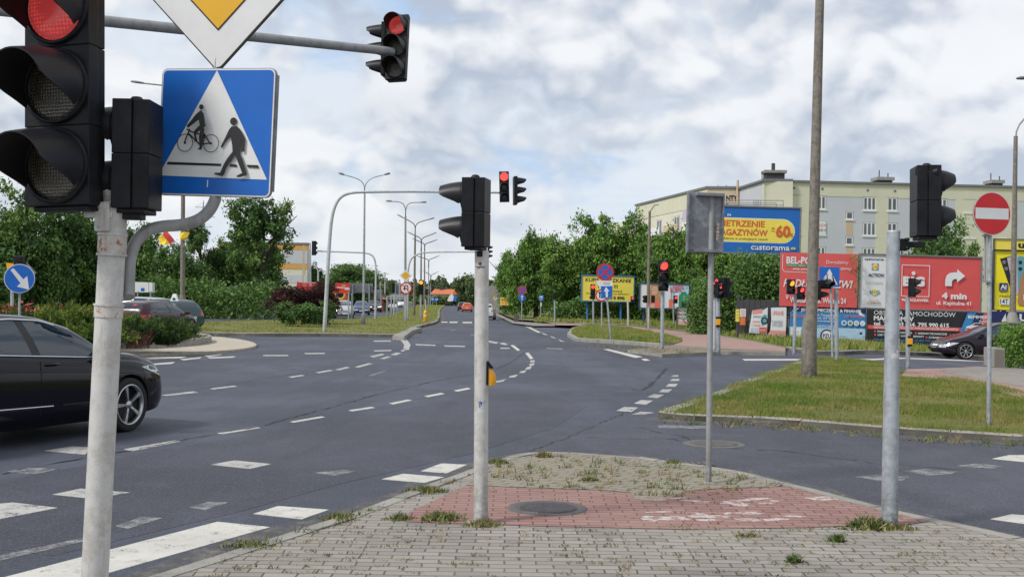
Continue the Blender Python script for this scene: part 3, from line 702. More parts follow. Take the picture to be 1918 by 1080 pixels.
def head_meshes(n, D, Lv, near):
    key = (n, D, Lv, near)
    if key in _hm: return _hm[key]
    m_ = D * 1.17 if n == 3 else D * 1.27; Wd = D * 1.12 if D > .25 else D * 1.22; dp = .11 if D > .25 else .15
    b = MB()
    for i in range(n):
        b.box(-Wd / 2, -dp / 2, i * m_ + .0008, Wd / 2, dp * .1, (i + 1) * m_ - .0008, .004 if near else 0)
        b.box(-Wd / 2 + .012, dp * .1, i * m_ + .001, Wd / 2 - .012, dp / 2 + .02, (i + 1) * m_ - .001, .006 if near else 0)
        b.lathe([(D * .56, -dp / 2 - .001), (D * .56, -dp / 2 - .016), (D * .51, -dp / 2 - .018), (D * .50, -dp / 2 - .004)], 28, 'y', (0, 0, (i + .5) * m_))
    b.box(-Wd / 2 + .02, -dp / 2 + .01, .001, Wd / 2 - .02, dp * .45, n * m_ - .001)
    if near:
        b.lathe([(.0001, n * m_ + .03), (.022, n * m_ + .026), (.034, n * m_ + .012), (.036, n * m_ - .004)], 16, c=(0, .0, 0))
        b.box(-Wd / 2 + .03, -dp / 2 + .02, -.022, Wd / 2 - .02, dp / 2, .0, .006)
    house = b.mesh('signal_head', [mBLK])
    b = MB(); b.lathe([(D * .50, 0), (D * .42, -.012), (D * .25, -.022), (.0005, -.026)], 28, 'y'); lens = b
    vis = visor_mesh(D, Lv)
    _hm[key] = (house, lens, vis, m_, dp); return _hm[key]
_lm = {}
def head(root, loc, n, D, lit, yaw, Lv=None, near=False, tilt=0.0, scale=1.0, lean=0.0):
    "lit: {index from the top: material}"
    Lv = Lv or D * .8
    house, lensb, vis, m_, dp = head_meshes(n, D, Lv, near)
    h = link('signal_head', house, root, loc, (tilt, lean, yaw)); h.scale = (scale,) * 3
    for i in range(n):
        mt = lit.get(i, mLOFF if near else mLOFFF); kz = (n - 1 - i + .5) * m_
        key = (D, mt.name)
        if key not in _lm: _lm[key] = lensb.mesh('lens', [mt])
        link('lens', _lm[key], h, (0, -dp / 2, kz)); link('visor', vis, h, (0, -dp / 2 - .012, kz))
    return h
def post(t, p0, p1, r, mt, name='pole', n=14, r1=None, cap=True):
    b = MB(); b.tube([p0, p1], [r, r1 or r], n)
    return b.build(name, mt, t.root)
def base_ring(t, r):
    b = MB(); b.lathe([(r * 2.0, -.03), (r * 1.9, .012), (r * 1.05, .02)], 16); b.build('base', mCONC, t.root)

# ---- left foreground signal pole (its foot is below the picture)
t = T('traffic_light', 'rusty white signal pole nearest the camera with a red three-lamp head', 'traffic light', 168, 1262, h=.03)
P0, P1 = t.L(168, 1262), t.L(215, 366)
r = .0555
post(t, P0, P1, r, mPOLE_W, n=32)
ax = (P1 - P0).normalized()
def along(py): return t.L(215 + (168 - 215) * (py - 366) / (1262 - 366), py)
b = MB(); c = along(362); b.lathe([(r * .2, .018), (r * .9, .014), (r * 1.06, .004), (r * 1.06, -.035), (r * 1.0, -.036)], 32); b.build('cap', mPOLE_W, t.root, c)
for (y0, y1, mt) in ((441, 475, mPOLE_R), (437, 441, mPOLE_W), (475, 479, mPOLE_W), (569, 573, mPOLE_W), (573, 594, mPOLE_R)):
    b = MB(); a, c_ = along(y0), along(y1); rr_ = r + (.004 if mt is mPOLE_R else .0075)
    b.tube([a, c_], rr_, 32); b.build('clamp_band', mt, t.root)
b = MB(); q = along(385); b.box(q.x - .062, q.y - .066, along(435).z, q.x + .004, q.y - .02, along(380).z, .008)
for yy in (388, 425): b.lathe([(.0005, -.004), (.009, -.003), (.011, .004)], 10, 'y', (q.x - .04, q.y - .067, along(yy).z))
b.build('bracket', mPOLE_W, t.root)
b = MB(); qa = t.L(160, 402, -.04); qb = t.L(212, 400, -.05); b.box(qa.x, qa.y - .02, qa.z - .012, qb.x, qa.y + .02, qa.z + .012, .004); b.build('head_arm', mPOLE_W, t.root)
mm = .3 * 1.17
h3 = head(t.root, t.L(121, 387, -.06), 3, .30, {0: mLRED}, rad(-17), .27, True, lean=rad(-1.2), scale=.95)
q = t.L(253, 393, .04); head(t.root, q, 2, .2, {}, rad(-89), .17, True, lean=rad(.3), scale=.91)
b = MB(); q1 = t.L(236, 398); b.box(-.02, -.03, -.03, .07, .05, .0, .005); b.build('head_arm', mBLK, t.root, q1)

# ---- crossing sign and priority sign on a bent pipe clamped to that pole
ts = T('road_sign', 'blue crossing sign with white triangle, cyclist and walking figure', 'road sign', 408, Y=4.95, h=.03)
YAW = rad(-14.5); LEAN = rad(1.9)
cc = ts.L(404, 248)
def s2l(x, y):
    v = (y - 343 - 5 * (x - 828) / 560) / 645; u = (x - 828 + 23 * v) / 559
    return ((u - .5) * .600, (.5 - v) * .600)
class Sign:
    def __init__(s): s.mb = MB(); s.mats = []; s.d = 0
    def m(s, mt):
        if mt not in s.mats: s.mats.append(mt)
        s.mb.mat(s.mats.index(mt))
    def poly(s, pts, mt, th=.0012):
        s.m(mt); s.d -= .0015; s.mb.plate(pts, s.d, s.d + th)
    def line(s, a, b, w, mt):
        dx, dz = b[0] - a[0], b[1] - a[1]; l = math.hypot(dx, dz); nx, nz = -dz / l * w / 2, dx / l * w / 2
        s.poly([(a[0] + nx, a[1] + nz), (a[0] - nx, a[1] - nz), (b[0] - nx, b[1] - nz), (b[0] + nx, b[1] + nz)], mt)
    def ring(s, c, r0, r1, mt, n=36):
        s.m(mt); s.d -= .0015; o = circ(*c, r1, n); i_ = circ(*c, r0, n)
        s.mb.add([(x, s.d, z) for x, z in o + i_], [(i, (i + 1) % n, n + (i + 1) % n, n + i) for i in range(n)])
b = MB(); b.plate(rrect(-.3, -.3, .3, .3, .03), 0, .012); b.box(-.298, .012, .06, .298, .03, .10); b.box(-.298, .012, -.12, .298, .03, -.08)
b.plate(rrect(-.30, -.30, .30, .30, .03), .012, .016); b.box(.2985, .004, -.27, .3025, .03, .27)
b.build('backing_plate', mSIGNBK, ts.root, cc, (0, LEAN, YAW)).scale = (.93, 1, .945)
sg = Sign(); sg.poly(rrect(-.297, -.297, .297, .297, .028), mSWHITE); sg.poly(rrect(-.290, -.290, .290, .290, .022), mSBLUE)
sg.poly([s2l(1102, 357), s2l(816, 888), s2l(1349, 903)], mSWHITE)
K = mSBLK
sg.poly([s2l(862, 819), s2l(858, 832), s2l(1126, 838), s2l(1128, 826)], K); sg.poly([s2l(1172, 828), s2l(1170, 840), s2l(1206, 842), s2l(1203, 829)], K); sg.poly([s2l(1254, 830), s2l(1258, 843), s2l(1312, 846), s2l(1308, 832)], K)
# walker
wc = s2l(1188, 614); sg.poly(circ(*wc, .0175, 24), K)
sg.poly([s2l(*p) for p in ((1180, 640), (1205, 638), (1222, 655), (1230, 690), (1226, 740), (1222, 772), (1186, 772), (1184, 735), (1176, 690), (1160, 706), (1133, 750), (1128, 740), (1150, 695), (1168, 655))], K)
sg.poly([s2l(*p) for p in ((1215, 650), (1226, 660), (1246, 700), (1243, 765), (1229, 768), (1232, 706), (1216, 680))], K)
sg.poly([s2l(*p) for p in ((1186, 768), (1206, 772), (1186, 806), (1158, 846), (1146, 880), (1138, 890), (1100, 880), (1100, 873), (1128, 872), (1146, 828), (1162, 800))], K)
sg.poly([s2l(*p) for p in ((1198, 770), (1222, 770), (1236, 806), (1250, 850), (1258, 876), (1256, 884), (1222, 894), (1208, 892), (1210, 886), (1236, 872), (1216, 822))], K)
# cyclist
sg.poly(circ(*s2l(1034, 543), .0118, 24), K)
for c_ in ((956, 724), (1086, 727)): sg.ring(s2l(*c_), .0385, .0425, K); sg.poly(circ(*s2l(*c_), .006, 14), K)
lw = .0065
for a_, b_ in (((956, 724), (982, 655)), ((976, 676), (1040, 740)), ((986, 668), (1060, 690)), ((1060, 690), (1034, 735)), ((1034, 735), (1086, 727)), ((1058, 680), (1086, 727)), ((972, 657), (992, 668))): sg.line(s2l(*a_), s2l(*b_), lw, K)
sg.poly([s2l(*p) for p in ((1043, 562), (1056, 580), (1066, 645), (1050, 652), (1040, 650), (1032, 610), (980, 652), (972, 642), (1020, 582))], K)
sg.poly([s2l(*p) for p in ((1036, 640), (1058, 650), (1030, 672), (1020, 690), (1028, 716), (1010, 722), (1016, 712), (1007, 672))], K)
sg.poly([s2l(*p) for p in ((1044, 650), (1062, 652), (1060, 690), (1052, 752), (1048, 762), (1028, 760), (1040, 750), (1036, 700))], K)
sg.line(s2l(1082, 912), s2l(1080, 948), .004, mSWHITE)
sg.mb.build('sign_face', sg.mats, ts.root, cc, (0, LEAN, YAW)).scale = (.93, 1, .945)
# bent pipe
pp = [(241, 556), (241, 520), (243, 486), (250, 460), (264, 440), (282, 428), (310, 423), (332, 422), (352, 419), (372, 412), (388, 400), (398, 386), (404, 371)]
b = MB(); b.tube([ts.L(*p, -.02 + .05 * i / 12) for i, p in enumerate(smooth_line(pp, 2))][:], .0265, 16) if False else None
sp = smooth_line([Vector(p) for p in pp], 2)
b = MB(); b.tube([ts.L(p[0], p[1], -.11 + .14 * i / len(sp)) for i, p in enumerate(sp)], .0262, 16)
e = ts.L(408, 120, .035); st_ = ts.L(404, 371, .03); b.tube([st_, ts.L(412, 250, .035), e, ts.L(414, 60, .035), ts.L(420, -240, .04)], .024, 14)
b.build('bracket_pipe', mPOLE_D, ts.root)
tp = T('road_sign', 'yellow and white priority road diamond above the blue crossing sign', 'road sign', 410, Y=4.97, h=.03)
cz = tp.L(412, -50, -.01)
dd = lambda h_, r_: [(x, z) for x, z in [((a * math.cos(PI / 4) - c * math.sin(PI / 4)), (a * math.sin(PI / 4) + c * math.cos(PI / 4))) for a, c in rrect(-h_, -h_, h_, h_, r_)]]
HD = .31; b = MB(); b.plate(dd(HD, .035), .0, .014); b.build('backing_plate', mSBLK, tp.root, cz, (0, rad(.6), YAW))
sg = Sign(); sg.poly(dd(HD - .006, .03), mSWHITE); sg.poly(dd(.182, .004), mSBLK); sg.poly(dd(.175, .003), mSYEL); sg.mb.build('sign_face', sg.mats, tp.root, cz, (0, rad(.6), YAW))

# ---- overhead arm with red head
A_, B_ = At(0, 19, 13.5), At(736, 97, 17.0)
dA = (B_ - A_); S_ = A_ - dA * .5
tm = empty('traffic_light', (S_.x, S_.y, 0), 'overhead red signal head at the end of a long grey arm against the sky', 'traffic light')
S0 = Vector((S_.x, S_.y, 0)); b = MB()
pts = [Vector((0, 0, 0)), Vector((0, 0, S_.z - .9)), Vector((.05, .04, S_.z - .4)), Vector((.3, .24, S_.z - .08)), (A_ - dA * .38) - S0, A_ - S0, A_ + dA * .5 - S0, B_ - S0]
b.tube(pts, [.11, .10, .095, .09, .085, .074, .069, .064], 18); b.build('arm', mPOLE_D, tm)
hb = At(742, 150, 17.05); head(tm, hb - S0, 3, .3, {0: mLRED}, rad(-15), .27, True, lean=rad(-1), tilt=rad(-8), scale=.97)
hb = At(722, 143, 17.35); head(tm, hb - S0, 3, .26, {}, rad(-97), .27, True, lean=rad(-1), scale=.9)

# ---- middle pedestrian signal pole with yellow button
t = T('traffic_light', 'white signal pole with yellow push button and blue paint mark, head seen from behind', 'traffic light', 900.5, 979, h=.03)
P0, P1 = t.L(900.5, 979), t.L(902.5, 470); post(t, P0, P1, .0515, mPOLE_W, n=28)
base_ring(t, .054)
b = MB(); q = t.L(901, 470, -.052); b.box(-.03, -.012, -.04, .012, .012, .0, .004, Matrix.Translation(q)); b.build('bracket', mBLK, t.root)
b = MB(); q = t.L(899, 493, -.052); b.lathe([(.0005, -.006), (.011, -.005), (.013, .004)], 12, 'y', q); q = t.L(900, 499.5, -.054); b.box(q.x - .036, q.y, q.z - .004, q.x + .03, q.y + .006, q.z + .004); b.build('bolt', mBOLT, t.root)
head(t.root, t.L(889, 463), 2, .2, {}, rad(-101), .175, True, lean=rad(.6), scale=.98)
# push button box
b = MB(); q = t.L(914, 700)
b.box(q.x - .012, q.y - .04, t.L(914, 720).z, q.x + .006, q.y + .04, t.L(914, 676).z, .005); b.mat(1)
sec = []
for i in range(9):
    s_ = i / 8; zz = t.L(914, 721).z * (1 - s_) + t.L(914, 689).z * s_; dx = .056 * (1 - (abs(s_ - .35) / .75) ** 2.2); sec.append((zz, max(dx, .012)))
vs = []; n = 10
for zz, dx in sec:
    for j in range(n + 1):
        a = -PI / 2 + PI * j / n; vs.append((q.x + .004 + dx * math.cos(a), q.y + .036 * math.sin(a), zz))
b.add(vs, [(i * (n + 1) + j, i * (n + 1) + j + 1, (i + 1) * (n + 1) + j + 1, (i + 1) * (n + 1) + j) for i in range(8) for j in range(n)], True)
b.add(vs[:n + 1], [tuple(range(n + 1))]); b.add(vs[-n - 1:], [tuple(range(n + 1))]); b.mat(0)
z0, z1 = t.L(914, 689).z, t.L(914, 675).z
b.add([(q.x, q.y - .04, z1), (q.x, q.y + .04, z1), (q.x + .012, q.y - .03, z0), (q.x + .012, q.y + .03, z0), (q.x + .042, q.y - .022, z0), (q.x + .042, q.y + .022, z0)], [(0, 2, 4), (1, 5, 3), (0, 4, 5, 1)])
b.build('push_button', [mBLK, mYBOX], t.root)
mBSPRAY = M('blue_spray', (.02, .08, .36), .6, var=.3, nscale=30)
rr = random.Random(4); b = MB()
for i in range(16):
    a0 = rr.uniform(-.9, .55); zz = t.L(903, rr.uniform(750, 764)).z; l = rr.uniform(.008, .024); an = rr.uniform(0, PI)
    c_ = t.L(901, 757)
    def cy(a, z_): return (c_.x + .0522 * math.sin(a), c_.y - .0522 * math.cos(a), z_)
    da, dz = l * math.cos(an) / .052, l * math.sin(an); a0 = max(-.2, a0 + .25)
    b.quad(cy(a0 - da / 2 - .05, zz - dz / 2), cy(a0 - da / 2 + .06, zz - dz / 2 - .003), cy(a0 + da / 2 + .05, zz + dz / 2), cy(a0 + da / 2 - .06, zz + dz / 2 + .003))
b.build('paint_mark', mBSPRAY, t.root)

# ---- thin post with a sign seen from behind
t = T('road_sign', 'grey back of a double sign on a thin post at the pavement tip', 'road sign', 1327, 905, h=.03)
post(t, t.L(1327, 905), t.L(1333, 362, .06), .0265, mPOLE_D, n=16)
base_ring(t, .03)
s_ = t.s; cl = t.L(1323, 417, .0)
b = MB(); wl = 34 / s_; hh = 57 / s_
b.box(-wl, .035, -hh, wl * .98, .05, hh, .004)
for zz in (-hh + .02, hh - .02): b.box(-wl * .6, -.035, zz - .014, wl * .9, .036, zz + .014, .003)
for sx in (-1, 1): b.box(sx * wl - .008, .01, -hh, sx * wl + .008, .056, hh, .003)
b.build('sign_back', mSIGNBK, t.root, cl, (0, rad(.9), rad(9)))
b = MB(); b.box(.022, -.0, -.045, .045, .03, .06); 
b = MB(); q = t.L(1344, 432, .02)
mTAPE = M('old_tape', (.42, .33, .22), .7, var=.4, nscale=30)
for i in range(5): b.box(-.008 + .002 * (i % 2), -.002, -.085 + i * .032, .010 + .003 * (i % 3), .001, -.062 + i * .032)
b.build('sticker_remains', mTAPE, t.root, q, (0, rad(3), rad(9)))

# ---- right galvanised pole with head seen from behind
t = T('traffic_light', 'thick galvanised signal pole with torn stickers beside the red path', 'traffic light', 1666, 984, h=.03)
P0, P1 = t.L(1666, 984), t.L(1673.5, 433); post(t, P0, P1, .0605, mPOLE_G, n=28, r1=.0475)
b = MB(); q = P1; b.lathe([(.0005, .008), (.044, .006), (.0485, .0), (.0485, -.012)], 24, c=q); b.build('cap', mPOLE_G, t.root)
head(t.root, t.L(1735, 444, .06), 2, .205, {}, rad(84), .105, True, lean=rad(1.4), scale=1.0)
b = MB(); q = t.L(1690, 452); b.box(0, -.02, -.045, .16, .02, -.0, .008, Matrix.Translation(q)); b.box(-.02, -.03, -.07, .03, .03, .02, .006, Matrix.Translation(q))
for dz in (-.05, .012): b.lathe([(.0005, -.05), (.014, -.048), (.014, .02)], 10, 'y', (q.x + .025, q.y, q.z + dz))
b.build('bracket', mBLK, t.root)
b = MB(); q = t.L(1741, 325, -.02); b.tube([(q.x - .065, q.y + .05, q.z - .0), (q.x + .055, q.y - .02, q.z + .008)], [.034, .037], 18); q = t.L(1723, 322); b.lathe([(.0005, .05), (.03, .04), (.036, .02), (.036, -.02)], 16, c=q); b.build('sounder', mBLK, t.root)
mPAPER = M('torn_paper', (.50, .50, .52), .7, var=.35, nscale=24)
rr = random.Random(8); b = MB()
def onp(py, a, off=.0008):
    s_ = (984 - py) / (984 - 433); c_ = P0.lerp(P1, s_); r_ = .0605 + (.0475 - .0605) * s_ + off
    return (c_.x + r_ * math.sin(a), c_.y - r_ * math.cos(a), c_.z)
for (ya, yb, aa, ab) in ((659, 671, -.35, .25), (656, 669, .2, .95), (661, 672, .6, 1.3), (635, 654, .62, 1.15), (655, 662, .75, 1.1)):
    k = 5; vs = []
    for i in range(k + 1): vs.append(onp(ya + rr.uniform(-2.5, 2.5), aa + (ab - aa) * i / k, rr.uniform(.001, .004)))
    for i in range(k + 1): vs.append(onp(yb + rr.uniform(-2, 2), aa + (ab - aa) * i / k, .0008))
    b.add(vs, [(i, i + 1, k + 2 + i, k + 1 + i) for i in range(k)])
b.build('torn_sticker', mPAPER, t.root)

# ---- no entry sign
t = T('road_sign', 'red no entry disc with white bar on a galvanised post', 'road sign', 1852, 795, h=.075)
post(t, t.L(1852, 797), t.L(1854, 400, .04), .0285, mPOLE_G, n=14)
b = MB(); b.tube([t.L(1844.5, 527, .05), t.L(1846, 395, .05)], .016, 10); q = t.L(1849, 527, .02); b.box(q.x - .05, q.y - .04, q.z - .012, q.x + .045, q.y + .05, q.z + .012); q = t.L(1849, 441, .02); b.box(q.x - .05, q.y - .04, q.z - .012, q.x + .045, q.y + .05, q.z + .012); b.build('sign_clamp', mPOLE_D, t.root)
R_ = 40.5 / t.s; cl = t.L(1858, 400, -.02)
b = MB(); b.plate(circ(0, 0, R_, 48), 0, .012); b.build('backing_plate', mSIGNBK, t.root, cl, (0, 0, rad(14)))
sg = Sign(); sg.poly(circ(0, 0, R_ - .002, 48), mSWHITE); sg.poly(circ(0, 0, R_ - .010, 48), mSRED); sg.poly([(-R_ * .88, -R_ * .255), (R_ * .88, -R_ * .255), (R_ * .88, R_ * .255), (-R_ * .88, R_ * .255)], mSWHITE)
sg.mb.build('sign_face', sg.mats, t.root, cl, (0, 0, rad(14)))

# ------------------------------------------------------------------ lamp posts
def luminaire(t, a, b_, mt, w=.12):
    "flat lamp head from a to b (local)"
    d = (b_ - a); l = d.length; d.normalize(); sd = Vector((-d.y, d.x, 0)); sd = sd.normalized() if sd.length > .01 else Vector((0, 1, 0)); up = sd.cross(d) * -1
    prof = [(0, .35, .04), (.25, .9, .05), (.6, 1, .055), (.9, .8, .045), (1, .4, .02)]; vs = []
    for s_, ww, hh in prof:
        c = a + d * l * s_
        for (u, v) in ((-1, 0), (-.7, 1), (.7, 1), (1, 0), (.7, -.5), (-.7, -.5)): vs.append(c + sd * w * ww * u + Vector((0, 0, 1)) * hh * v * 1.3)
    m_ = MB(); m_.add(vs, [(i * 6 + j, i * 6 + (j + 1) % 6, (i + 1) * 6 + (j + 1) % 6, (i + 1) * 6 + j) for i in range(4) for j in range(6)], True)
    m_.add(vs[:6], [tuple(range(6))]); m_.add(vs[-6:], [tuple(range(6))]); m_.build('luminaire', mt, t.root)
mLUM = M('lamp_housing', (.20, .21, .22), .5, .3)
# concrete lamp post in the grass island
t = T('street_lamp', 'thick weathered concrete lamp post standing in the grass island', 'street lamp', 1515.5, 705, h=.08)
s_ = t.s
post(t, t.L(1517, 706), t.L(1540.5, -190), 11 / s_, mPOLE_C, n=20, r1=7.2 / s_)
b = MB(); b.tube([t.L(1515, 712), t.L(1515.5, 660), t.L(1516.5, 604), t.L(1518, 590)], [14.6 / s_, 14.2 / s_, 13.2 / s_, 11.2 / s_], 20); b.build('base', mPOLE_C, t.root)
b = MB(); q = t.L(1540.5, -190); b.tube([q, q + Vector((.02, 0, .5)), q + Vector((-.3, 0, 1.1)), q + Vector((-1.6, 0, 1.35))], .04, 10); b.build('arm', mPOLE_D, t.root)
luminaire(t, q + Vector((-1.55, 0, 1.36)), q + Vector((-2.2, 0, 1.42)), mLUM)
# street lamp on the far right
t = T('street_lamp', 'tapered street lamp with curved arm behind the yellow phone billboard', 'street lamp', 1897, Y=44.5)
post(t, t.L(1896, 640), t.L(1902.5, 255), 6 / t.s, mPOLE_C, n=14, r1=3.6 / t.s)
b = MB(); b.lathe([(.3, -.1), (.28, t.L(1896, 606).z), (.14, t.L(1896, 584).z)], 14, c=(t.L(1896, 640).x, 0, 0)); b.build('base', mCONC, t.root)
b = MB(); b.tube([t.L(*p) for p in ((1902.5, 258), (1904, 246), (1909, 234), (1919, 222), (1940, 205), (1960, 190), (1975, 170), (1965, 152), (1940, 147), (1925, 147))], .035, 8); b.build('arm', mPOLE_D, t.root)
luminaire(t, t.L(1932, 147), t.L(1904, 147), mLUM, .16)
# concrete post with flags, left of centre
t = T('street_lamp', 'concrete lamp post with a yellow flag, rising behind the blue crossing sign', 'street lamp', 342, Y=57)
post(t, t.L(341.5, 614), t.L(344, 160), 4.6 / t.s, mPOLE_C, n=14, r1=3.2 / t.s)
b = MB(); b.lathe([(.20, t.L(342, 614).z), (.185, t.L(342, 563).z), (.125, t.L(342, 552).z)], 14, c=(t.L(341.5, 600).x, 0, 0)); b.build('base', mPOLE_C, t.root)
b = MB(); b.tube([t.L(344, 162), t.L(338, 161), t.L(300, 159.5), t.L(268, 156)], .04, 8); b.build('arm', mPOLE_D, t.root); luminaire(t, t.L(270, 156.5), t.L(245, 153), mLUM)
flagY = t.Y
def flag(px, mats, label, Y, cells):
    q = T('flag', label, 'flag', px, Y=Y); b = MB(); mt = []
    for pts, m_ in cells:
        if m_ not in mt: mt.append(m_)
        b.mat(mt.index(m_)); n = len(pts); v = [q.L(x, y, .10 * math.sin((x + y) * .35)) for x, y in pts]
        b.add(v + [p + Vector((0, .01, 0)) for p in v], [tuple(range(n)), tuple(range(n, 2 * n))[::-1]] + [(i, (i + 1) % n, n + (i + 1) % n, n + i) for i in range(n)])
    b.build('cloth', mt, q.root); return q
mFY = M('flag_yellow', (.75, .52, .02), .7, var=.1); mFR = M('flag_red', (.62, .05, .04), .7, var=.1)
q = flag(311, None, 'small yellow and red flag on a short stick left of the concrete post', flagY - .1, [([(296, 446), (304, 439), (312, 449), (319, 457), (308, 459), (299, 456)], mFY), ([(304, 439), (310, 430), (320, 441), (327, 450), (319, 457), (312, 449)], mFR)])
b = MB(); b.tube([q.L(325, 450), q.L(342, 462)], .02, 6); b.tube([q.L(342, 462), q.L(342, 462, .1)], .02, 6); b.build('stick', mPOLE_D, q.root)
q = flag(346, None, 'small plain yellow flag on the concrete post', flagY - .25, [([(336, 438), (345, 434), (355, 435), (352, 444), (346, 451), (337, 448)], mFY)])
b = MB(); b.tube([q.L(353, 440), q.L(343, 462)], .02, 6); b.build('stick', mPOLE_D, q.root)
# double-arm lamps along the median
def dbl(base, top, fork, tips, dia, label, Y=None, g='double street lamps along the median', mt=mPOLE_D):
    t = T('street_lamp', label, 'street lamp', base[0], base[1], Y=Y, h=.13, group=g); s_ = t.s
    post(t, t.L(*base), t.L(*top), dia / 2 / s_, mt, n=10, r1=dia * .32 / s_)
    for tip, kn in tips:
        b = MB(); b.tube([t.L(*p) for p in smooth_line([Vector(top), Vector(fork), Vector(kn), Vector(tip)], 2)], max(.03, .9 / s_), 6); b.build('arm', mt, t.root)
        k = Vector(tip) + (Vector(tip) - Vector(kn)).normalized() * 7; a = Vector(tip) - (Vector(tip) - Vector(kn)).normalized() * 4
        luminaire(t, t.L(*a), t.L(*k), mLUM, .13)
    return t
dbl((680.5, 607), (683, 362), (683, 347), [((641, 326.5), (673, 335)), ((724, 326.5), (694, 333))], 5.2, 'tall double street lamp nearest the purple trees', mt=mPOLE_G)
b = MB(); b.tube([(0, 0, 0), (0, 0, .55)], .13, 10); b.build('base', mPOLE_D, COL.objects[-1].parent)
dbl((759, 600), (759.5, 405), (760, 390), [((730, 377), (753, 378)), ((792, 379), (766, 379))], 5.5, 'grey double street lamp behind the no U-turn sign', mt=mPOLE_D)
dbl((775.5, 590), (777.6, 440), (777.8, 421), [((750, 405), (768, 414)), ((807, 410), (787, 415))], 5.0, 'double street lamp with dark post next beyond the no U-turn sign', mt=mPOLE_C)
dbl((788, 583), (789, 463), (789.3, 447), [((769, 437), (782, 443)), ((811, 438), (797, 443))], 4, 'double street lamp behind the lit amber signal', mt=mPOLE_C)
dbl((795, 579), (795.3, 470), (795.5, 457), [((778, 449), (790, 454)), ((813, 451), (801, 455))], 3.4, 'slim double street lamp right of the amber signal', mt=mPOLE_C)
dbl((802.5, 575), (802.8, 502), (803, 486), [((784, 480), (796, 484)), ((817, 481), (809, 484))], 2.6, 'short looking distant double street lamp before the orange roof', mt=mPOLE_D)
dbl((806, 571), (806.5, 530), (807, 515), [((798, 510), (803, 513)), ((816, 511), (811, 513))], 1.6, 'faint farthest double street lamp above the far treetops', mt=mPOLE_G)
for i, (px, y0, y1, lab) in enumerate(((721, 575, 514, 'thin pale single post above the parked vans'), (712, 576, 517, 'thin pale post left of its twin above the parked vans'))):
    t = T('lamp_post', lab, 'post', px, Y=190); post(t, t.L(px, 566), t.L(px, y1), .09, mPOLE_L, n=6)
    b = MB(); b.tube([t.L(px - 8, y1 - 1), t.L(px, y1 - 3), t.L(px + 8, y1 - 1)], .07, 5); b.build('arm', mPOLE_L, t.root)
t = T('lamp_post', 'slim white mast beside the orange striped apartment block', 'post', 582, Y=100); post(t, t.L(582, 575), t.L(581, 455), .10, mPOLE_L, n=8, r1=.06)
t = T('lamp_post', 'short thin lamp with drooping arm right of the orange striped block', 'street lamp', 596, Y=110); post(t, t.L(596, 575), t.L(596, 508), .08, mPOLE_L, n=8); b = MB(); b.tube([t.L(596, 508), t.L(592, 500), t.L(588, 497)], .05, 6); b.tube([t.L(596, 508), t.L(603, 506), t.L(612, 509)], .05, 6); b.build('arm', mPOLE_L, t.root)

# ------------------------------------------------------------------ mast arms
def mast(base, pts, dia, d1, label, mt, h=.13):
    t = T('traffic_light', label, 'traffic light', base[0], base[1], h=h); s_ = t.s
    L_ = smooth_line([Vector(base)] + [Vector(p) for p in pts], 2); n = len(L_)
    b = MB(); b.tube([t.L(*p) for p in L_], [(dia + (d1 - dia) * (i / (n - 1)) ** .8) / 2 / s_ for i in range(n)], 14); b.build('mast', mt, t.root); return t
t = mast((607.5, 621), [(611, 560), (614, 500), (618, 440), (621, 410), (627, 385), (638, 368), (655, 361), (680, 359.5), (760, 358.5), (860, 359.5), (952, 361)], 8, 4.2, 'curved white mast arm with one red and one side-on head over the road', mPOLE_L)
q = t.L(945, 378.5, -.2); head(t.root, q, 3, .3, {0: mLREDF}, rad(2), .22, False, scale=1.25, lean=rad(-2))
q = t.L(965.5, 383, -.1); head(t.root, q, 3, .3, {}, rad(100), .34, False, scale=1.15, lean=rad(6))
t = mast((703, 598), [(703.5, 560), (704, 520), (704, 497), (701, 482), (693, 475), (680, 473), (650, 472), (620, 471), (594, 470)], 4.2, 2.6, 'grey mast arm reaching left over the opposite lanes', mPOLE_L)
head(t.root, t.L(588, 478, -.2), 3, .3, {}, rad(150), .2, False, scale=.93)
t = mast((763, 598), [(763.5, 560), (764, 520), (765, 498), (770, 484), (780, 476), (795, 472.5), (840, 471.5), (914, 472)], 4.2, 2.4, 'far grey mast arm reaching right behind the middle pole', mPOLE_L)
head(t.root, t.L(914.5, 484, -.2), 3, .3, {}, rad(92), .3, False, scale=.85)
head(t.root, t.L(901, 484, -.2), 3, .3, {}, rad(5), .2, False, scale=.8)

# ------------------------------------------------------------------ smaller signals
def small_signal(name, base, heads, top, dia, label, mt=mPOLE_G, h=.1, button=None, Y=None, cat='traffic light', group='small signal posts around the junction'):
    t = T('traffic_light', label, cat, base[0], base[1], Y=Y, h=h, group=group)
    post(t, t.L(*base), t.L(*top), dia / 2 / t.s, mt, n=12)
    for (px, pyb, pyt, n, lit, yaw, Lv) in heads:
        D = .3 if n == 3 else .2; H_ = n * D * (1.17 if n == 3 else 1.27); sc = (pyb - pyt) / t.s / H_
        head(t.root, t.L(px, pyb, -.12), n, D, lit, rad(yaw), Lv, False, scale=sc)
    if button:
        b = MB(); q = t.L(*button); w_ = 4 / t.s; b.box(q.x - w_, q.y - .14, q.z - w_ * 1.6, q.x + w_, q.y - .02, q.z + w_ * 1.3, .015); b.build('push_button', mYBOX, t.root)
        b = MB(); b.box(q.x - w_ * .9, q.y - .13, q.z + w_ * 1.3, q.x + w_ * .9, q.y - .02, q.z + w_ * 2.3); b.box(q.x - w_ * .9, q.y - .13, q.z - w_ * 2.5, q.x + w_ * .9, q.y - .02, q.z - w_ * 1.6); b.build('button_frame', mBLK, t.root)
    return t
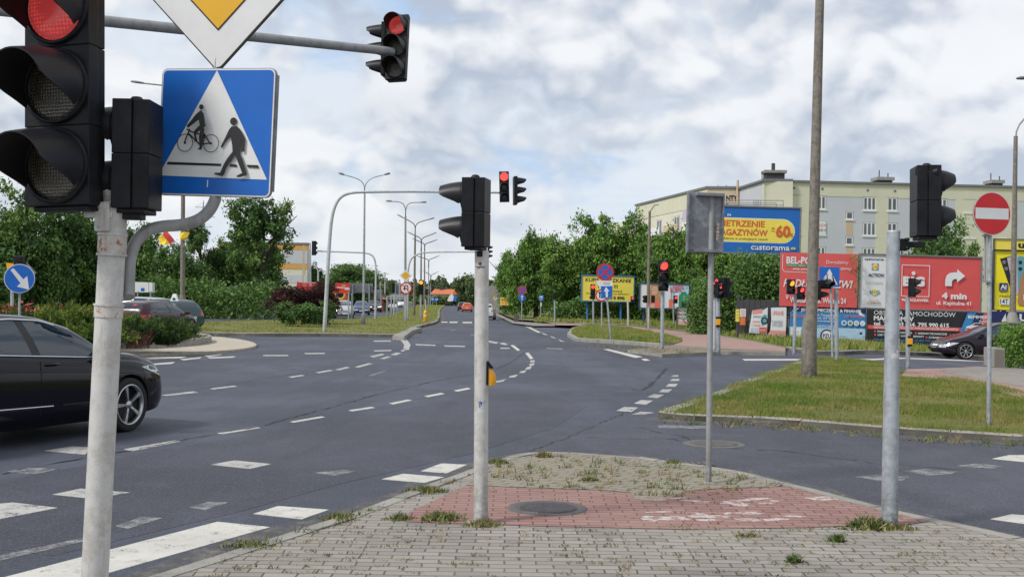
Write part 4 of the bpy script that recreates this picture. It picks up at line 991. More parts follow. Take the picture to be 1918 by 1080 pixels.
small_signal('a', (1240, 653), [(1242, 545, 488, 3, {0: mLREDF}, 5, .2)], (1241, 546), 7, 'red three-lamp signal at the tip of the far grass strip', h=.13)
small_signal('b', (1338, 655), [(1337, 551, 519, 2, {0: mLREDF}, 20, .12)], (1338, 552), 7, 'pale signal post with red lamp, left of a twin pair', mPOLE_L)
small_signal('c', (1345.5, 659), [(1347, 558, 527, 2, {0: mLREDF}, 35, .12), (1356, 558, 520, 2, {}, 120, .12)], (1344.5, 556), 8, 'signal post with red lamp and yellow button, right of a twin pair', mPOLE_G, button=(1344, 602))
small_signal('d', (1487, 663), [(1481, 551, 523, 2, {0: mLAMB}, 12, .10), (1500, 561, 536, 2, {0: mLREDF}, 12, .10)], (1490, 549), 6, 'signal post with two lit orange lamps left of the concrete lamp post', mPOLE_G)
small_signal('e', (1700.5, 689), [(1709, 556, 521, 2, {}, 60, .12)], (1700, 553), 8, 'signal post with yellow button before the red arrow billboard', mPOLE_G, button=(1702, 638))
small_signal('g', (1567.5, 675), [(1547, 541, 524, 1, {}, 25, .2), (1529, 562, 525, 2, {}, 98, .22)], (1566, 542), 8, 'signal post behind the small blue crossing sign', mPOLE_G)
small_signal('h', (1111.5, 608), [(1110, 560, 532, 3, {0: mLREDF}, 3, .15)], (1111, 560), 3.4, 'red signal in front of the yellow apartment billboard', mPOLE_G, h=.12)
small_signal('i', (1177, 611), [(1184, 567, 555, 2, {0: mLREDF}, 10, .1)], (1176, 564), 3.6, 'white painted post with tiny red signal right of the yellow billboard', mPOLE_W, h=.12)
small_signal('j', (1262, 613), [(1265, 568, 553, 2, {0: mLREDF}, 10, .1)], (1261, 568), 3, 'thin post with small red signal before the photo billboard', mPOLE_D, h=.12)
small_signal('k', (1214.5, 616), [(1208.5, 567, 553, 2, {}, -60, .1), (1223, 567, 553, 2, {}, 170, .1)], (1215, 568), 3.5, 'white post with two dark signal heads by the leaning wooden pole', mPOLE_W, h=.12)
small_signal('l', (788, 600), [(788.5, 551, 524, 3, {0: mLAMB}, 2, .16)], (788, 552), 3.6, 'amber lit signal on a grey post near the end of the median', mPOLE_L, h=.13)
small_signal('m', (797, 585), [(799, 552, 541, 2, {}, 80, .1)], (797, 560), 2.2, 'dark side-on signal on a thin post behind the yellow bollard', mPOLE_L, h=.13)
small_signal('n', (1039, 608), [(1039, 561, 549, 2, {}, 170, .1)], (1039, 560), 3.2, 'pale post with dark signal head left of the yellow billboard', mPOLE_G, h=.12)
small_signal('o', (738, 590), [(737, 548, 530, 3, {}, 175, .1)], (738, 550), 2.2, 'dark signal head seen from behind left of the no U-turn sign', mPOLE_L, h=.13)

# plain marker posts on the median
for i, (px, y0, y1, lab) in enumerate(((653, 597, 547, 'first'), (659, 597, 549, 'second'), (725, 594, 553, 'third'), (733, 595, 556, 'fourth'), (744, 592, 556, 'fifth'))):
    t = T('marker_post', f'{lab} thin grey post from the left in front of the waiting cars', 'post', px, y0, h=.13, group='thin grey posts on the median'); post(t, t.L(px, y0), t.L(px, y1), .055, mPOLE_G, n=8)
t = T('bollard', 'rounded yellow plastic bollard at the end of the median', 'bollard', 796.5, 603, h=.13); s_ = t.s
b = MB(); b.lathe([(2.6 / s_, 0), (3.4 / s_, .04), (3.6 / s_, 17 / s_), (3.2 / s_, 20 / s_), (1.5 / s_, 22 / s_), (.001, 22.5 / s_)], 14); b.build('body', mYBOX, t.root)
b = MB(); b.lathe([(3.65 / s_, 11 / s_), (3.65 / s_, 13 / s_)], 14); b.build('band', mSWHITE, t.root)
# ------------------------------------------------------------------ smaller signs
def sign_thing(label, base, top, dia, Y=None, h=.12, mt=mPOLE_G):
    t = T('road_sign', label, 'road sign', base[0], base[1], Y=Y, h=h); post(t, t.L(*base), t.L(*top), dia / 2 / t.s, mt, n=10); return t
def backed(bd, pts, mt=mSIGNBK): bd.poly(pts, mt, .02)
def cpts(cx, cy, r, n=32): return [(cx + r * math.cos(2 * PI * i / n), cy + r * math.sin(2 * PI * i / n)) for i in range(n)]
# blue arrow disc
t = sign_thing('blue disc with white arrow pointing down right behind the black saloon', (36, 657), (37, 497), 4.4, h=.25)
bd = Board(t, 36.5, 521.5, rad(12), 0, -.08); backed(bd, cpts(36.5, 521.5, 27.6)); bd.disc(36.5, 521.5, 27.2, mSWHITE, 40); bd.disc(36.5, 521.5, 26, mSBLUE, 40)
a = lambda x, y: (x / 3, 340 + y / 3)
bd.poly([a(62, 497), a(78, 487), a(130, 548), a(151, 530), a(162, 606), a(97, 590), a(116, 570)], mSWHITE); bd.build('sign_face')
t = T('warning_light', 'dark lamp box with orange side and grey plate behind the blue arrow disc', 'warning light', 22, Y=36, h=.24)
post(t, t.L(22, 640), t.L(23, 500), .05, mPOLE_G); b = MB(); q = t.L(34, 486); b.box(q.x - .16, q.y, q.z - .1, q.x + .14, q.y + .2, q.z + .12, .03); b.build('lamp_box', mBLK, t.root)
bd = Board(t, 18, 498, 0, 0, -.05); bd.poly([(11, 492), (25, 493), (25, 508), (14, 506)], mYBOX, .04); bd.build('orange_panel')
bd = Board(t, 60, 502, 0, 0, .1); bd.poly([(50, 492), (68, 511), (62, 515), (46, 500)], mSIGNBK, .03); bd.build('plate')
# no stopping + blue arrow, far right road
def nostop(bd, cx, cy, r, rx=None):
    k = 1.0; backed(bd, cpts(cx, cy, r * 1.02)); bd.disc(cx, cy, r, mSRED, 32); bd.disc(cx, cy, r * .80, mSBLUE, 32)
    for s_ in (1, -1): bd.line([(cx - r * .6, cy - s_ * r * .6), (cx + r * .6, cy + s_ * r * .6)], r * .2, mSRED)
t = sign_thing('tilted blue one-way arrow plate under a no stopping disc on the far grass strip', (1144, 636), (1133, 515), 3.6, h=.13)
bd = Board(t, 1133.5, 509.5, 0, 0, -.05); nostop(bd, 1133.5, 509.5, 16); bd.build('no_stopping_disc')
bd = Board(t, 1136, 532, 0, rad(4), -.06); bd.poly([(1116, 527), (1123, 525.5), (1127, 540), (1120, 536)], mSWHITE); bd.poly([(1124.5, 526), (1147, 525), (1147.5, 535.5), (1126, 537)], mSWHITE); bd.line([(1129, 529), (1143, 528.5)], .8, mSIGNBK); bd.line([(1130, 532), (1142, 531.6)], .8, mSIGNBK)
bd.poly([(1126, 536.5), (1147.5, 534.5), (1149, 556), (1128, 559.5)], mSBLUE, .02); bd.poly([(1135.5, 537), (1142.5, 545), (1139.3, 545.2), (1140.5, 556), (1136.6, 556.6), (1135.3, 545.6), (1132, 546)], mSWHITE); bd.build('arrow_plate')
t = sign_thing('red ringed white disc half hidden behind the tilted blue arrow plate', (1127, 623), (1127, 560), 2.6, Y=61)
bd = Board(t, 1126.5, 553, 0, 0, -.05); backed(bd, cpts(1126.5, 553, 11.6)); bd.disc(1126.5, 553, 11.5, mSRED); bd.disc(1126.5, 553, 9, mSWHITE); bd.line([(1123.5, 558), (1123.5, 547)], 2.4, mSBLK); bd.poly([(1120.5, 549), (1123.5, 545), (1126.5, 549)], mSBLK); bd.build('sign_face')
t = sign_thing('faded no stopping disc above a round blue arrow sign on the far pavement', (977.5, 601), (977.5, 550), 2.2, Y=82)
bd = Board(t, 978, 543.5, 0, 0, -.05); nostop(bd, 978, 543.5, 8.3); bd.build('no_stopping_disc')
bd = Board(t, 977.7, 557.5, 0, 0, -.07); backed(bd, cpts(977.7, 557.5, 6.7)); bd.disc(977.7, 557.5, 6.6, mSBLUE); bd.line([(977.7, 562), (977.7, 555)], 1.5, mSWHITE); bd.poly([(974.8, 556), (977.7, 552), (980.6, 556)], mSWHITE); bd.build('arrow_disc')
t = sign_thing('blue bus stop plate on a thin post under the trees', (1013, 600), (1013, 556), 1.8, Y=86)
bd = Board(t, 1013.5, 557.5, 0, 0, -.05); backed(bd, [(1009.3, 552.5), (1018, 552.5), (1018, 563), (1009.3, 563)]); bd.rect(1009.4, 552.6, 1017.9, 562.9, mSBLUE); bd.rect(1010.6, 554.5, 1016.6, 557.5, mSWHITE); bd.line([(1011, 560.5), (1016.3, 560.5)], 1, mSWHITE); bd.rect(1012, 567, 1015, 573, mSWHITE); bd.build('sign_face')
t = sign_thing('small yellow diamond sign against a pale wall beside the road', (927.5, 586), (927.5, 560), 1.4, Y=118)
bd = Board(t, 927.5, 558.5, 0, 0, -.05); backed(bd, [(927.5, 553.4), (932.4, 558.5), (927.5, 563.6), (922.6, 558.5)]); bd.poly([(927.5, 553.8), (932, 558.5), (927.5, 563.2), (923, 558.5)], mSWHITE); bd.poly([(927.5, 555), (930.9, 558.5), (927.5, 562), (924.1, 558.5)], mSYEL); bd.build('sign_face')
# priority + no U-turn on the median
t = sign_thing('yellow diamond above a round no U-turn sign on the median', (759.8, 602), (760, 505), 3.2, h=.13, Y=73)
bd = Board(t, 760, 516, 0, 0, -.08); backed(bd, [(760, 504.3), (771.7, 516), (760, 527.7), (748.3, 516)]); bd.poly([(760, 504.6), (771.4, 516), (760, 527.4), (748.6, 516)], mSWHITE); bd.poly([(760, 507.8), (768.2, 516), (760, 524.2), (751.8, 516)], mSYEL); bd.build('priority_diamond')
bd = Board(t, 760.5, 539.5, 0, 0, -.09); backed(bd, cpts(760.5, 539.5, 11.4)); bd.disc(760.5, 539.5, 11.2, mSRED); bd.disc(760.5, 539.5, 9, mSWHITE)
bd.line([(764, 545), (764, 537.5), (763, 535), (760.7, 534), (758.4, 535), (757.5, 537.5), (757.5, 540)], 1.9, mSBLK); bd.poly([(754.6, 540), (760.4, 540), (757.5, 544)], mSBLK); bd.line([(753.8, 533), (767.2, 546.4)], 1.5, mSRED); bd.build('no_turn_disc')
# signs seen from behind on the left
t = sign_thing('round grey sign back on a thin post in front of the left trees', (444, 592), (444.5, 538), 2.4)
bd = Board(t, 444.5, 543, 0, 0, .04); backed(bd, cpts(444.5, 543, 9)); bd.build('sign_back'); bd = Board(t, 444.5, 541, 0, 0, .02); bd.rect(439, 540.6, 450, 542, mPOLE_D); bd.build('clip')
t = sign_thing('narrow edge-on grey sign beside the round sign back', (456, 590), (461, 540), 1.8)
bd = Board(t, 460.5, 542, rad(70), 0, .04); backed(bd, cpts(460.5, 542, 7)); bd.build('sign_back')
t = sign_thing('grey diamond and square sign backs on one post before the purple tree', (502, 590), (502.5, 536), 2.2)
bd = Board(t, 502.5, 535, 0, 0, .04); backed(bd, [(502.5, 527), (510.5, 535), (502.5, 543), (494.5, 535)]); bd.build('diamond_back')
bd = Board(t, 502, 549, 0, 0, .05); backed(bd, [(495.5, 543), (508.2, 542.5), (508, 555.5), (495.5, 556)]); bd.build('square_back')
# white box sign above the silver car
t = T('information_board', 'white box shaped sign with a small blue square above the silver car', 'sign', 268, Y=72, h=.1)
for px in (258, 282): post(t, t.L(px, 600), t.L(px, 545), .05, mPOLE_G)
bd = Board(t, 268, 538); bd.poly([(252, 528), (285, 528.5), (285.5, 547.5), (251, 548)], mSWHITE, .5); bd.rect(264, 539, 271, 545.5, mSBLUE); bd.line([(278.5, 528.5), (278.8, 547.5)], .6, mSIGNBK); bd.line([(252, 548), (285, 547.6)], 1, mSBLK); bd.build('panel')
# far left-median boards seen from behind
for (x0, y0, x1, y1, Y, lab) in ((655, 530.5, 698, 548, 92, 'large grey rectangular sign back above the waiting cars'), (700, 542, 716, 560, 130, 'smaller grey sign back further along the waiting cars'), (739, 529, 751, 551, 112, 'upright grey sign back left of the no U-turn sign')):
    t = T('road_sign', lab, 'road sign', (x0 + x1) / 2, Y=Y, h=.1)
    for px in (x0 + (x1 - x0) * .12, x1 - (x1 - x0) * .15): post(t, t.L(px, y1 + (30 if Y < 100 else 14)), t.L(px, y0 + 1, .02), .06, mPOLE_G, n=8)
    bd = Board(t, (x0 + x1) / 2, (y0 + y1) / 2, 0, 0, .12); bd.poly([(x0, y0), (x1, y0), (x1, y1), (x0, y1)], mSIGNBK, .04); bd.build('sign_back')
# direction arrow signs far ahead
mSKY = M('sign_sky_blue', (.02, .16, .55), .4, var=.1)
for (px, y) in ((810, 560), (817.5, 560.5)):
    t = sign_thing('small blue arrow disc at the road bend below the orange roof' if px < 813 else 'blue arrow disc right of its twin at the road bend', (px, 572), (px, 557), .8, Y=230)
    bd = Board(t, px, y, 0, 0, -.06); backed(bd, cpts(px, y, 3.6)); bd.disc(px, y, 3.5, mSKY, 20); bd.line([(px - 2, y), (px + 1, y)], .9, mSWHITE); bd.poly([(px + .6, y - 1.6), (px + 2.6, y), (px + .6, y + 1.6)], mSWHITE); bd.build('sign_face')
t = T('advert_flag', 'pale blue and white advertising sail by the far houses', 'advertising flag', 847, Y=240); bd = Board(t, 847, 557); bd.poly([(838, 562), (842, 553), (847, 550), (850, 556), (848, 564), (839, 564)], mWHITE, .3); bd.poly([(850, 556), (853, 552), (856, 556), (854, 564), (849, 564)], mSKY, .3); bd.build('sail')
t = sign_thing('tiny red ringed disc beside the road beyond the orange car', (876.3, 571), (876.3, 561), .6, Y=260); bd = Board(t, 876.3, 560.5, 0, 0, -.05); backed(bd, cpts(876.3, 560.5, 2.5)); bd.disc(876.3, 560.5, 2.4, mSRED, 20); bd.disc(876.3, 560.5, 1.6, mSWHITE, 20); bd.build('sign_face')
# small crossing sign by the concrete lamp post
t = sign_thing('small blue crossing sign on a thin post half hidden by a signal head', (1559, 672), (1556, 500), 4, Y=33.5)
bd = Board(t, 1553, 518, 0, rad(3), -.12); backed(bd, [(1533, 500), (1572, 499), (1573, 536), (1535, 538)]); bd.poly([(1533.3, 500.5), (1571.7, 499.5), (1572.6, 535.6), (1535.3, 537.4)], mSBLUE); bd.poly([(1552.5, 503), (1537, 534), (1570, 532)], mSWHITE)
bd.ring(1546, 525, 3, 3.8, mSBLK, 18); bd.ring(1554, 526, 3, 3.8, mSBLK, 18); bd.line([(1548, 516), (1550, 522), (1546, 525)], 1.5, mSBLK); bd.disc(1548, 513.5, 1.3, mSBLK, 12); bd.line([(1559, 518), (1561, 524), (1565, 531)], 2, mSBLK); bd.line([(1561, 524), (1557, 531)], 2, mSBLK); bd.disc(1558.5, 515.5, 1.4, mSBLK, 12); bd.build('sign_face')

# ------------------------------------------------------------------ billboards
C = lambda n, c, r=.5, v=.06, ns=1.0: M(n, c, r, var=v, nscale=ns)
mRBD = C('print_red', (.64, .085, .085)); mRBD2 = C('print_coral', (.66, .10, .095)); mYBD = C('print_yellow', (.80, .66, .09)); mYBD2 = C('print_vivid_yellow', (.86, .73, .01))
mBBD = C('print_blue', (.008, .13, .46)); mORT = C('print_orange_red', (.62, .11, .03)); mLBL = C('print_light_blue', (.40, .58, .74)); mMBL = C('print_mid_blue', (.035, .21, .48)); mBKB = C('print_black', (.016, .016, .022)); mNVY = C('print_navy', (.015, .02, .10))
mPWH = C('print_white', (.70, .71, .72)); mPGR = C('print_grey', (.42, .44, .46)); mGRN = C('print_green', (.03, .25, .08)); mSKIN = C('print_skin', (.62, .36, .26), v=.12, ns=4); mHAIR = C('print_hair', (.42, .25, .12), v=.3, ns=8); mCOR = C('print_coral_shirt', (.68, .16, .11)); mTEAL = C('print_teal', (.12, .33, .38)); mBRZ = C('print_bronze', (.40, .20, .09)); mLILAC = C('print_lilac', (.5, .45, .55)); mPNK = C('print_pink', (.68, .30, .28))
mFRM = M('frame_dark', (.06, .06, .065), .6); mFRMG = M('frame_grey', (.20, .20, .20), .6, .2); mFRMB = M('frame_blue', (.03, .16, .38), .5); mFRMN = M('frame_navy', (.02, .05, .13), .5)
def billboard(label, cx, Y, rect, frame, fmt, fw, posts, ptm, cat='billboard', tilt=.7, depth=.16, h=0.0, name='billboard'):
    t = T(name, label, cat, cx, Y=Y, h=h); x0, y0, x1, y1 = rect
    bd = Board(t, (x0 + x1) / 2, (y0 + y1) / 2, 0, rad(tilt)); k = fw
    fr = Board(t, (x0 + x1) / 2, (y0 + y1) / 2, 0, rad(tilt))
    if fmt:
        fr.m(fmt)
        for (a0, b0, a1, b1) in ((x0 - k, y0 - k, x1 + k, y0), (x0 - k, y1, x1 + k, y1 + k), (x0 - k, y0, x0, y1), (x1, y0, x1 + k, y1)):
            u0, w0 = fr.q(a0, b0); u1, w1 = fr.q(a1, b1); fr.mb.box(u0, -.06, w0, u1, depth, w1)
        fr.build('frame')
    bk = Board(t, (x0 + x1) / 2, (y0 + y1) / 2, 0, rad(tilt)); u0, w0 = bk.q(x0, y0); u1, w1 = bk.q(x1, y1); bk.m(mFRMG); bk.mb.box(u0, .004, w0, u1, depth - .02, w1); bk.build('backing')
    for (px, yb, rr_) in posts:
        post(t, t.L(px, yb, .3), t.L(px, y0 + 4, .3), rr_, ptm)
    bd.x = rect
    return t, bd
# castorama style board on a single post
t, bd = billboard('blue DIY store billboard with yellow capsule and minus 60 percent, on one post', 1404, 60, (1306, 388, 1497.5, 473), 1, mFRMG, 2.6, [(1403, 640, .26)], mPOLE_L, tilt=.9)
bd.rect(1306, 388, 1497.5, 473, mBBD); bd.poly([(1300 + 6, 408)] + [(1466 + 23 * math.sin(PI * i / 16), 431.2 - 22.8 * math.cos(PI * i / 16)) for i in range(17)] + [(1306, 454)], mPWH); bd.poly([(1306, 409.6)] + [(1466 + 21.5 * math.sin(PI * i / 16), 431.2 - 21.4 * math.cos(PI * i / 16)) for i in range(17)] + [(1306, 452.6)], mYBD)
bd.text('WIETRZENIE', 1337, 1432.5, 413.5, 424.5, mORT, .032); bd.text('MAGAZYNÓW', 1339, 1438, 430, 441, mORT, .032); bd.text('produktów w atrakcyjnych cenach', 1345, 1438, 445, 449, mBKB)
bd.text('do', 1445, 1451, 423.5, 428, mORT, .02); bd.text('-', 1444, 1451.5, 428, 433, mORT, .03); bd.text('60', 1453, 1480, 421, 441.5, mORT, .035); bd.text('%', 1479, 1486, 434, 441, mORT, .02); bd.text('06', 1361, 1368.5, 401, 405.6, mPWH, .02)
bd.text('castorama', 1407, 1479.5, 456.5, 467, mPWH, .018); bd.rect(1482, 461, 1490.5, 465, mYBD, 1.9); bd.rect(1484.5, 462.4, 1488, 463.8, mBBD); bd.text('www', 1360, 1372, 463, 465, mMBL); bd.build('poster')
b = MB(); 
for (a_, b_) in (((1350, 383), (1467, 384)), ((1467, 375.5), (1467, 388)), ((1352, 374.5), (1467, 375.5)), ((1454, 380.5), (1454, 388)), ((1360, 380), (1454, 380.5)), ((1412, 375), (1412, 388)), ((1416, 375), (1416, 388)), ((1420, 375), (1420, 388)), ((1424, 375), (1424, 388)), ((1360, 375), (1360, 388)), ((1310, 374), (1352, 374.5)), ((1310, 374), (1310, 388))):
    b.tube([t.L(a_[0], a_[1], .3), t.L(b_[0], b_[1], .3)], .022, 6)
b.build('railing', mPOLE_D, t.root)
# yellow apartment billboard
t, bd = billboard('yellow billboard about buying flats in a blue frame under the trees', 1138, 82, (1090, 517, 1186.5, 563.5), 1, mFRMB, 1.8, [(1100, 604, .09), (1163, 604, .09)], mFRMB)
bd.rect(1090, 517, 1186.5, 563.5, mYBD)
bd.text('KUPIĘ MIESZKANIE', 1096, 1182, 521.5, 528, mBKB, .03); bd.text('!!!', 1149.5, 1157, 533, 539, mBKB, .03); bd.text('TWOJE', 1118, 1146, 533, 539, mBKB, .03); bd.text('PŁACĘ GOTÓWKĄ', 1108, 1166, 543, 547, mBKB); bd.text('MOŻE BYĆ ZADŁUŻONE, DO REMONTU', 1098, 1178, 548.5, 551.5, mBKB); bd.text('0 890', 1149, 1170, 554.5, 560, mBKB, .03); bd.text('tel. 663 55', 1104, 1147, 554.5, 560, mBKB, .02); bd.build('poster')
# photo billboard with a woman holding a phone
t, bd = billboard('photo billboard of a long haired woman in coral holding a dark phone', 1244, 76, (1199, 532, 1290, 577), 1, mFRMN, 2, [(1206, 606, .1), (1282, 606, .1)], mFRMN)
bd.rect(1199, 532, 1290, 577, mLBL); bd.rect(1199, 533, 1211, 576, mPWH); bd.rect(1212, 532.5, 1242, 577, mPNK)
bd.poly([(1217, 545), (1220, 535), (1229, 533), (1236, 536), (1239, 545), (1240, 556), (1236, 568), (1229, 570), (1216, 566), (1214, 556)], mHAIR); bd.poly([(1220, 541), (1224, 536.5), (1230, 537), (1232, 544), (1230, 551), (1225, 555), (1221, 550)], mSKIN); bd.line([(1226, 544.5), (1229, 544)], .8, mHAIR); bd.line([(1221.6, 545), (1223.4, 545)], .8, mHAIR); bd.line([(1224, 551), (1227, 550.6)], .9, mCOR); bd.poly([(1215, 577), (1217, 566), (1224, 560), (1233, 562), (1239, 570), (1240, 577)], mCOR); bd.poly([(1218, 577), (1218, 571), (1224, 567), (1227, 570), (1226, 577)], mSKIN); bd.rect(1220, 554, 1226, 567, mBKB, 1)
bd.rect(1246, 540, 1256, 576, mPWH); bd.text('KIPC', 1255, 1281, 537, 547, mRBD, .02); bd.text('000', 1259, 1278, 533.5, 536.5, mRBD, .02); bd.rect(1253, 560, 1262, 577, mCOR); bd.poly([(1274, 577), (1272, 555), (1276, 546), (1284, 545), (1288, 553), (1288, 577)], mGRN); bd.rect(1264, 548, 1271, 574, mPWH); bd.rect(1279, 552, 1284, 562, mTEAL); bd.rect(1277, 564, 1285, 577, mBKB); bd.build('poster')
# white and red poster low by the ivy
t, bd = billboard('white low poster with red lower strip beside the ivy', 1279, 64, (1268.5, 576, 1292, 609), 1, mFRM, 1, [(1272, 616, .04), (1289, 616, .04)], mFRM, cat='poster', depth=.08)
bd.rect(1268.5, 576, 1292, 609, mPWH); bd.rect(1268.5, 601, 1292, 609, mPNK); 
for i, s_ in enumerate(('BIURO', 'RACHUNK', 'PODATKI')): bd.text(s_, 1272, 1289, 579 + i * 7, 584 + i * 7, mBKB, .01); bd.rect(1269.3, 579 + i * 7, 1271, 583 + i * 7, mRBD)
bd.text('535 00 10', 1270, 1290, 603, 607.5, mPWH, .02); bd.build('poster')
# red flooring billboard
BY = 49
t, bd = billboard('coral red flooring and doors billboard left of the white and red one', 1533, BY, (1461, 474, 1606, 574.5), None, None, 0, [(1465, 640, .07), (1600, 645, .07)], mFRM, depth=.1)
bd.rect(1461, 474, 1606, 574.5, mRBD2)
bd.line([(1465, 478), (1465, 505), (1469, 510), (1530, 511), (1531, 474.5)], .9, mPWH)
bd.text('BEL-POL', 1472, 1526, 482, 494.5, mPWH, .035); bd.rect(1472.5, 496, 1528, 500.5, mGRN); bd.text('PODŁOGI - DRZWI - SCHODY', 1474, 1526, 497, 499.8, mPWH); bd.text('sklep partnerski', 1484, 1526, 502.5, 506, mPWH, .02)
bd.text('Doradzimy', 1546.5, 1588, 487, 493, mPWH, 0, .1); bd.text('Zamontujemy', 1541, 1593.5, 498.5, 504, mPWH, 0, .1)
bd.text('PODŁOGI DRZWI', 1467, 1594, 524, 538, mPWH, .02, .22); bd.text('Włocławek, ul. Wiejska 24', 1480, 1585, 557, 567, mPWH, .02); bd.ring(1474.5, 555.5, 1.6, 2.6, mPWH, 18); bd.poly([(1472.6, 557.3), (1476.4, 557.3), (1474.5, 562)], mPWH); bd.build('poster')
b = MB()   # a climbing sprig over the right edge
# white and red shopping billboard
t, bd = billboard('red billboard with white turn arrow and white shop list panel in a grey frame', 1723, BY, (1611, 480, 1836, 578.5), 1, mFRMG, 2.6, [(1640, 650, .1), (1800, 655, .1)], mFRM, tilt=.9)
bd.rect(1611, 480, 1676, 578.5, mPWH); bd.rect(1676, 480, 1836, 578.5, mRBD)
bd.text('castorama', 1618, 1654, 485.5, 490, mNVY, .02); bd.rect(1655, 487, 1659, 489, mYBD, .9)
bd.rect(1632, 496, 1644.5, 508, mMBL); bd.disc(1638.2, 502, 5.6, mYBD); bd.text('Lidl', 1633.5, 1643, 500, 504, mRBD, .02); bd.text('ACTION', 1625, 1654, 514.5, 520.5, mNVY, .03, .2); bd.text('neooptic', 1621, 1653.5, 528.5, 533.5, mPGR, .0)
bd.disc(1638, 549, 6, mYBD); bd.rect(1629, 546.3, 1647, 551.7, mMBL); bd.text('TEDi', 1630.5, 1645.5, 547.2, 551, mYBD, .03)
bd.text('Smyk', 1628, 1648, 563, 567, mPGR, .02); bd.text('ROSSMANN', 1625, 1650, 568, 571.5, mBRZ, .02); bd.line([(1624, 573.5), (1651, 573.6)], .7, mPGR)
bd.line([(1688, 497), (1739.5, 497), (1739.5, 555), (1688, 555), (1688, 497)], 1.2, mPWH); bd.text('BIG', 1690, 1731, 519, 535, mPWH, .06); bd.disc(1709.5, 512, 3.6, mPWH); bd.text('WŁOCŁAWEK', 1688, 1739.5, 559.5, 564.5, mPWH, .035)
bd.poly([(1769, 534), (1769, 522), (1771.5, 514), (1777, 509.5), (1785, 508), (1791, 508), (1791, 502), (1806, 514.5), (1791, 527), (1791, 520.5), (1786, 520.5), (1783, 522.5), (1781.5, 526), (1781.5, 534)], mPWH)
bd.text('4 min', 1763, 1810, 546.5, 557.5, mPWH, .045); bd.text('ul. Kapitulna 41', 1753.5, 1818, 562, 569, mPWH, .02); bd.build('poster')
# phone advert and strips on the far right
t, bd = billboard('yellow phone advert billboard beside the no entry sign', 1935, 49.5, (1862, 471, 2010, 581), 1, mFRM, 1.5, [(1880, 660, .1), (1990, 660, .1)], mFRM, tilt=.5)
bd.rect(1862, 471, 2010, 581, mYBD2); PH = lambda pts, m1, m2, lens: (bd.poly(pts, m1), [bd.disc(x, y, 3.6, m2, 20) for x, y in lens])
PH([(1872, 486), (1893, 480), (1900, 483), (1900, 545), (1893, 543)], mBKB, mFRMG, [(1880, 492), (1884, 504)]); PH([(1885, 484), (1903, 478), (1912, 482), (1914, 552), (1900, 552)], mLILAC, mFRM, [(1895, 490)])
PH([(1904, 484), (1908, 480), (1940, 482), (1945, 488), (1930, 566), (1908, 562)], mTEAL, mBKB, [(1910, 492), (1910, 504)]); PH([(1911, 520), (1930, 484), (1975, 484), (1975, 575), (1908, 572), (1906, 566)], mBRZ, mBKB, [(1940, 500), (1940, 515)])
bd.rect(1871, 531, 1887, 547, mNVY, 2); bd.text('Ai', 1873, 1884.5, 534, 542, mPWH, .04); bd.text('PHONE', 1873, 1885, 543.5, 545.5, mPWH); bd.text('realme', 1872, 1902, 552, 557.5, mBKB, .01); bd.rect(1871, 560, 1890, 571.5, mPWH, 1); bd.text('14T', 1873, 1888, 561, 569.5, mBKB, .01); bd.text('FOTO', 1916, 1950, 552, 562, mPWH, .03); bd.build('poster')
t, bd = billboard('yellow strip banner with black letters above the phone advert', 1935, 49.45, (1862, 449, 2010, 468.5), 1, mFRM, .8, [], mFRM, tilt=.5, depth=.08)
bd.rect(1862, 449, 2010, 468.5, mYBD); bd.text('uro', 1907, 1945, 453, 464.5, mBKB, .05); bd.build('poster')
for px in (1870, 1990): post(t, t.L(px, 660, .25), t.L(px, 452, .25), .06, mFRM)
t, bd = billboard('navy banner with large white letter under the phone advert', 1935, 49.2, (1849, 584, 2010, 640), None, None, 0, [], mFRM, tilt=.6, depth=.05)
bd.rect(1849, 584, 2010, 640, mNVY); bd.text('U', 1909, 1925, 588.5, 601, mPWH, .04); bd.text('SŁUGI', 1930, 1990, 588.5, 601, mPWH, .04); bd.poly([(1875, 603), (1883, 588), (1884, 603)], mPWH); bd.text('tel.', 1860, 1869, 605, 609, mPWH); bd.build('poster')
# fence with banners
t = T('fence', 'black board fence behind the roadside banners', 'fence', 1600, Y=49.3)
b = MB(); xs = [t.L(px, 600).x for px in (1383, 2010)]; n = 60
for i in range(n):
    a0 = xs[0] + (xs[1] - xs[0]) * i / n; a1 = xs[0] + (xs[1] - xs[0]) * (i + 1) / n - .02; wz = zoff(t.p.x + a0) - t.p.z
    b.box(a0, 0, wz - .1, a1, .04, wz + 1.75 + .02 * (i % 3))
b.build('boards', mFRM, t.root); b = MB()
for i in range(0, n + 1, 10):
    a0 = xs[0] + (xs[1] - xs[0]) * i / n; wz = zoff(t.p.x + a0) - t.p.z; b.box(a0 - .05, .05, wz - .1, a0 + .05, .15, wz + 2.0)
b.build('fence_post', mFRM, t.root)
def banner(label, px, Y, pts, mt, fn, wob=.06, cat='banner'):
    q = T('banner', label, cat, px, Y=Y); bd = Board(q, px, pts[0][1]); bd.poly(pts, mt, .004); fn(bd); bd.build('sheet'); return q
def f1(bd):
    bd.rect(1378, 579, 1385, 602, mYBD); bd.rect(1386, 578, 1397, 593, mPWH); bd.rect(1386, 593.5, 1396.5, 609, mORT)
    for i in range(3): bd.line([(1379, 583 + i * 6), (1384, 583 + i * 6)], .9, mGRN); bd.line([(1387.5, 581 + i * 4), (1395, 581 + i * 4)], 1.2, mPNK); bd.line([(1387.5, 597 + i * 4), (1395, 597 + i * 4)], .9, mYBD)
banner('two narrow posters, yellow and white over orange, on the black fence', 1387, 49.0, [(1377.5, 578), (1397.5, 577), (1397, 609.5), (1386, 609.5), (1385, 603), (1377.5, 603)], mFRM, f1)
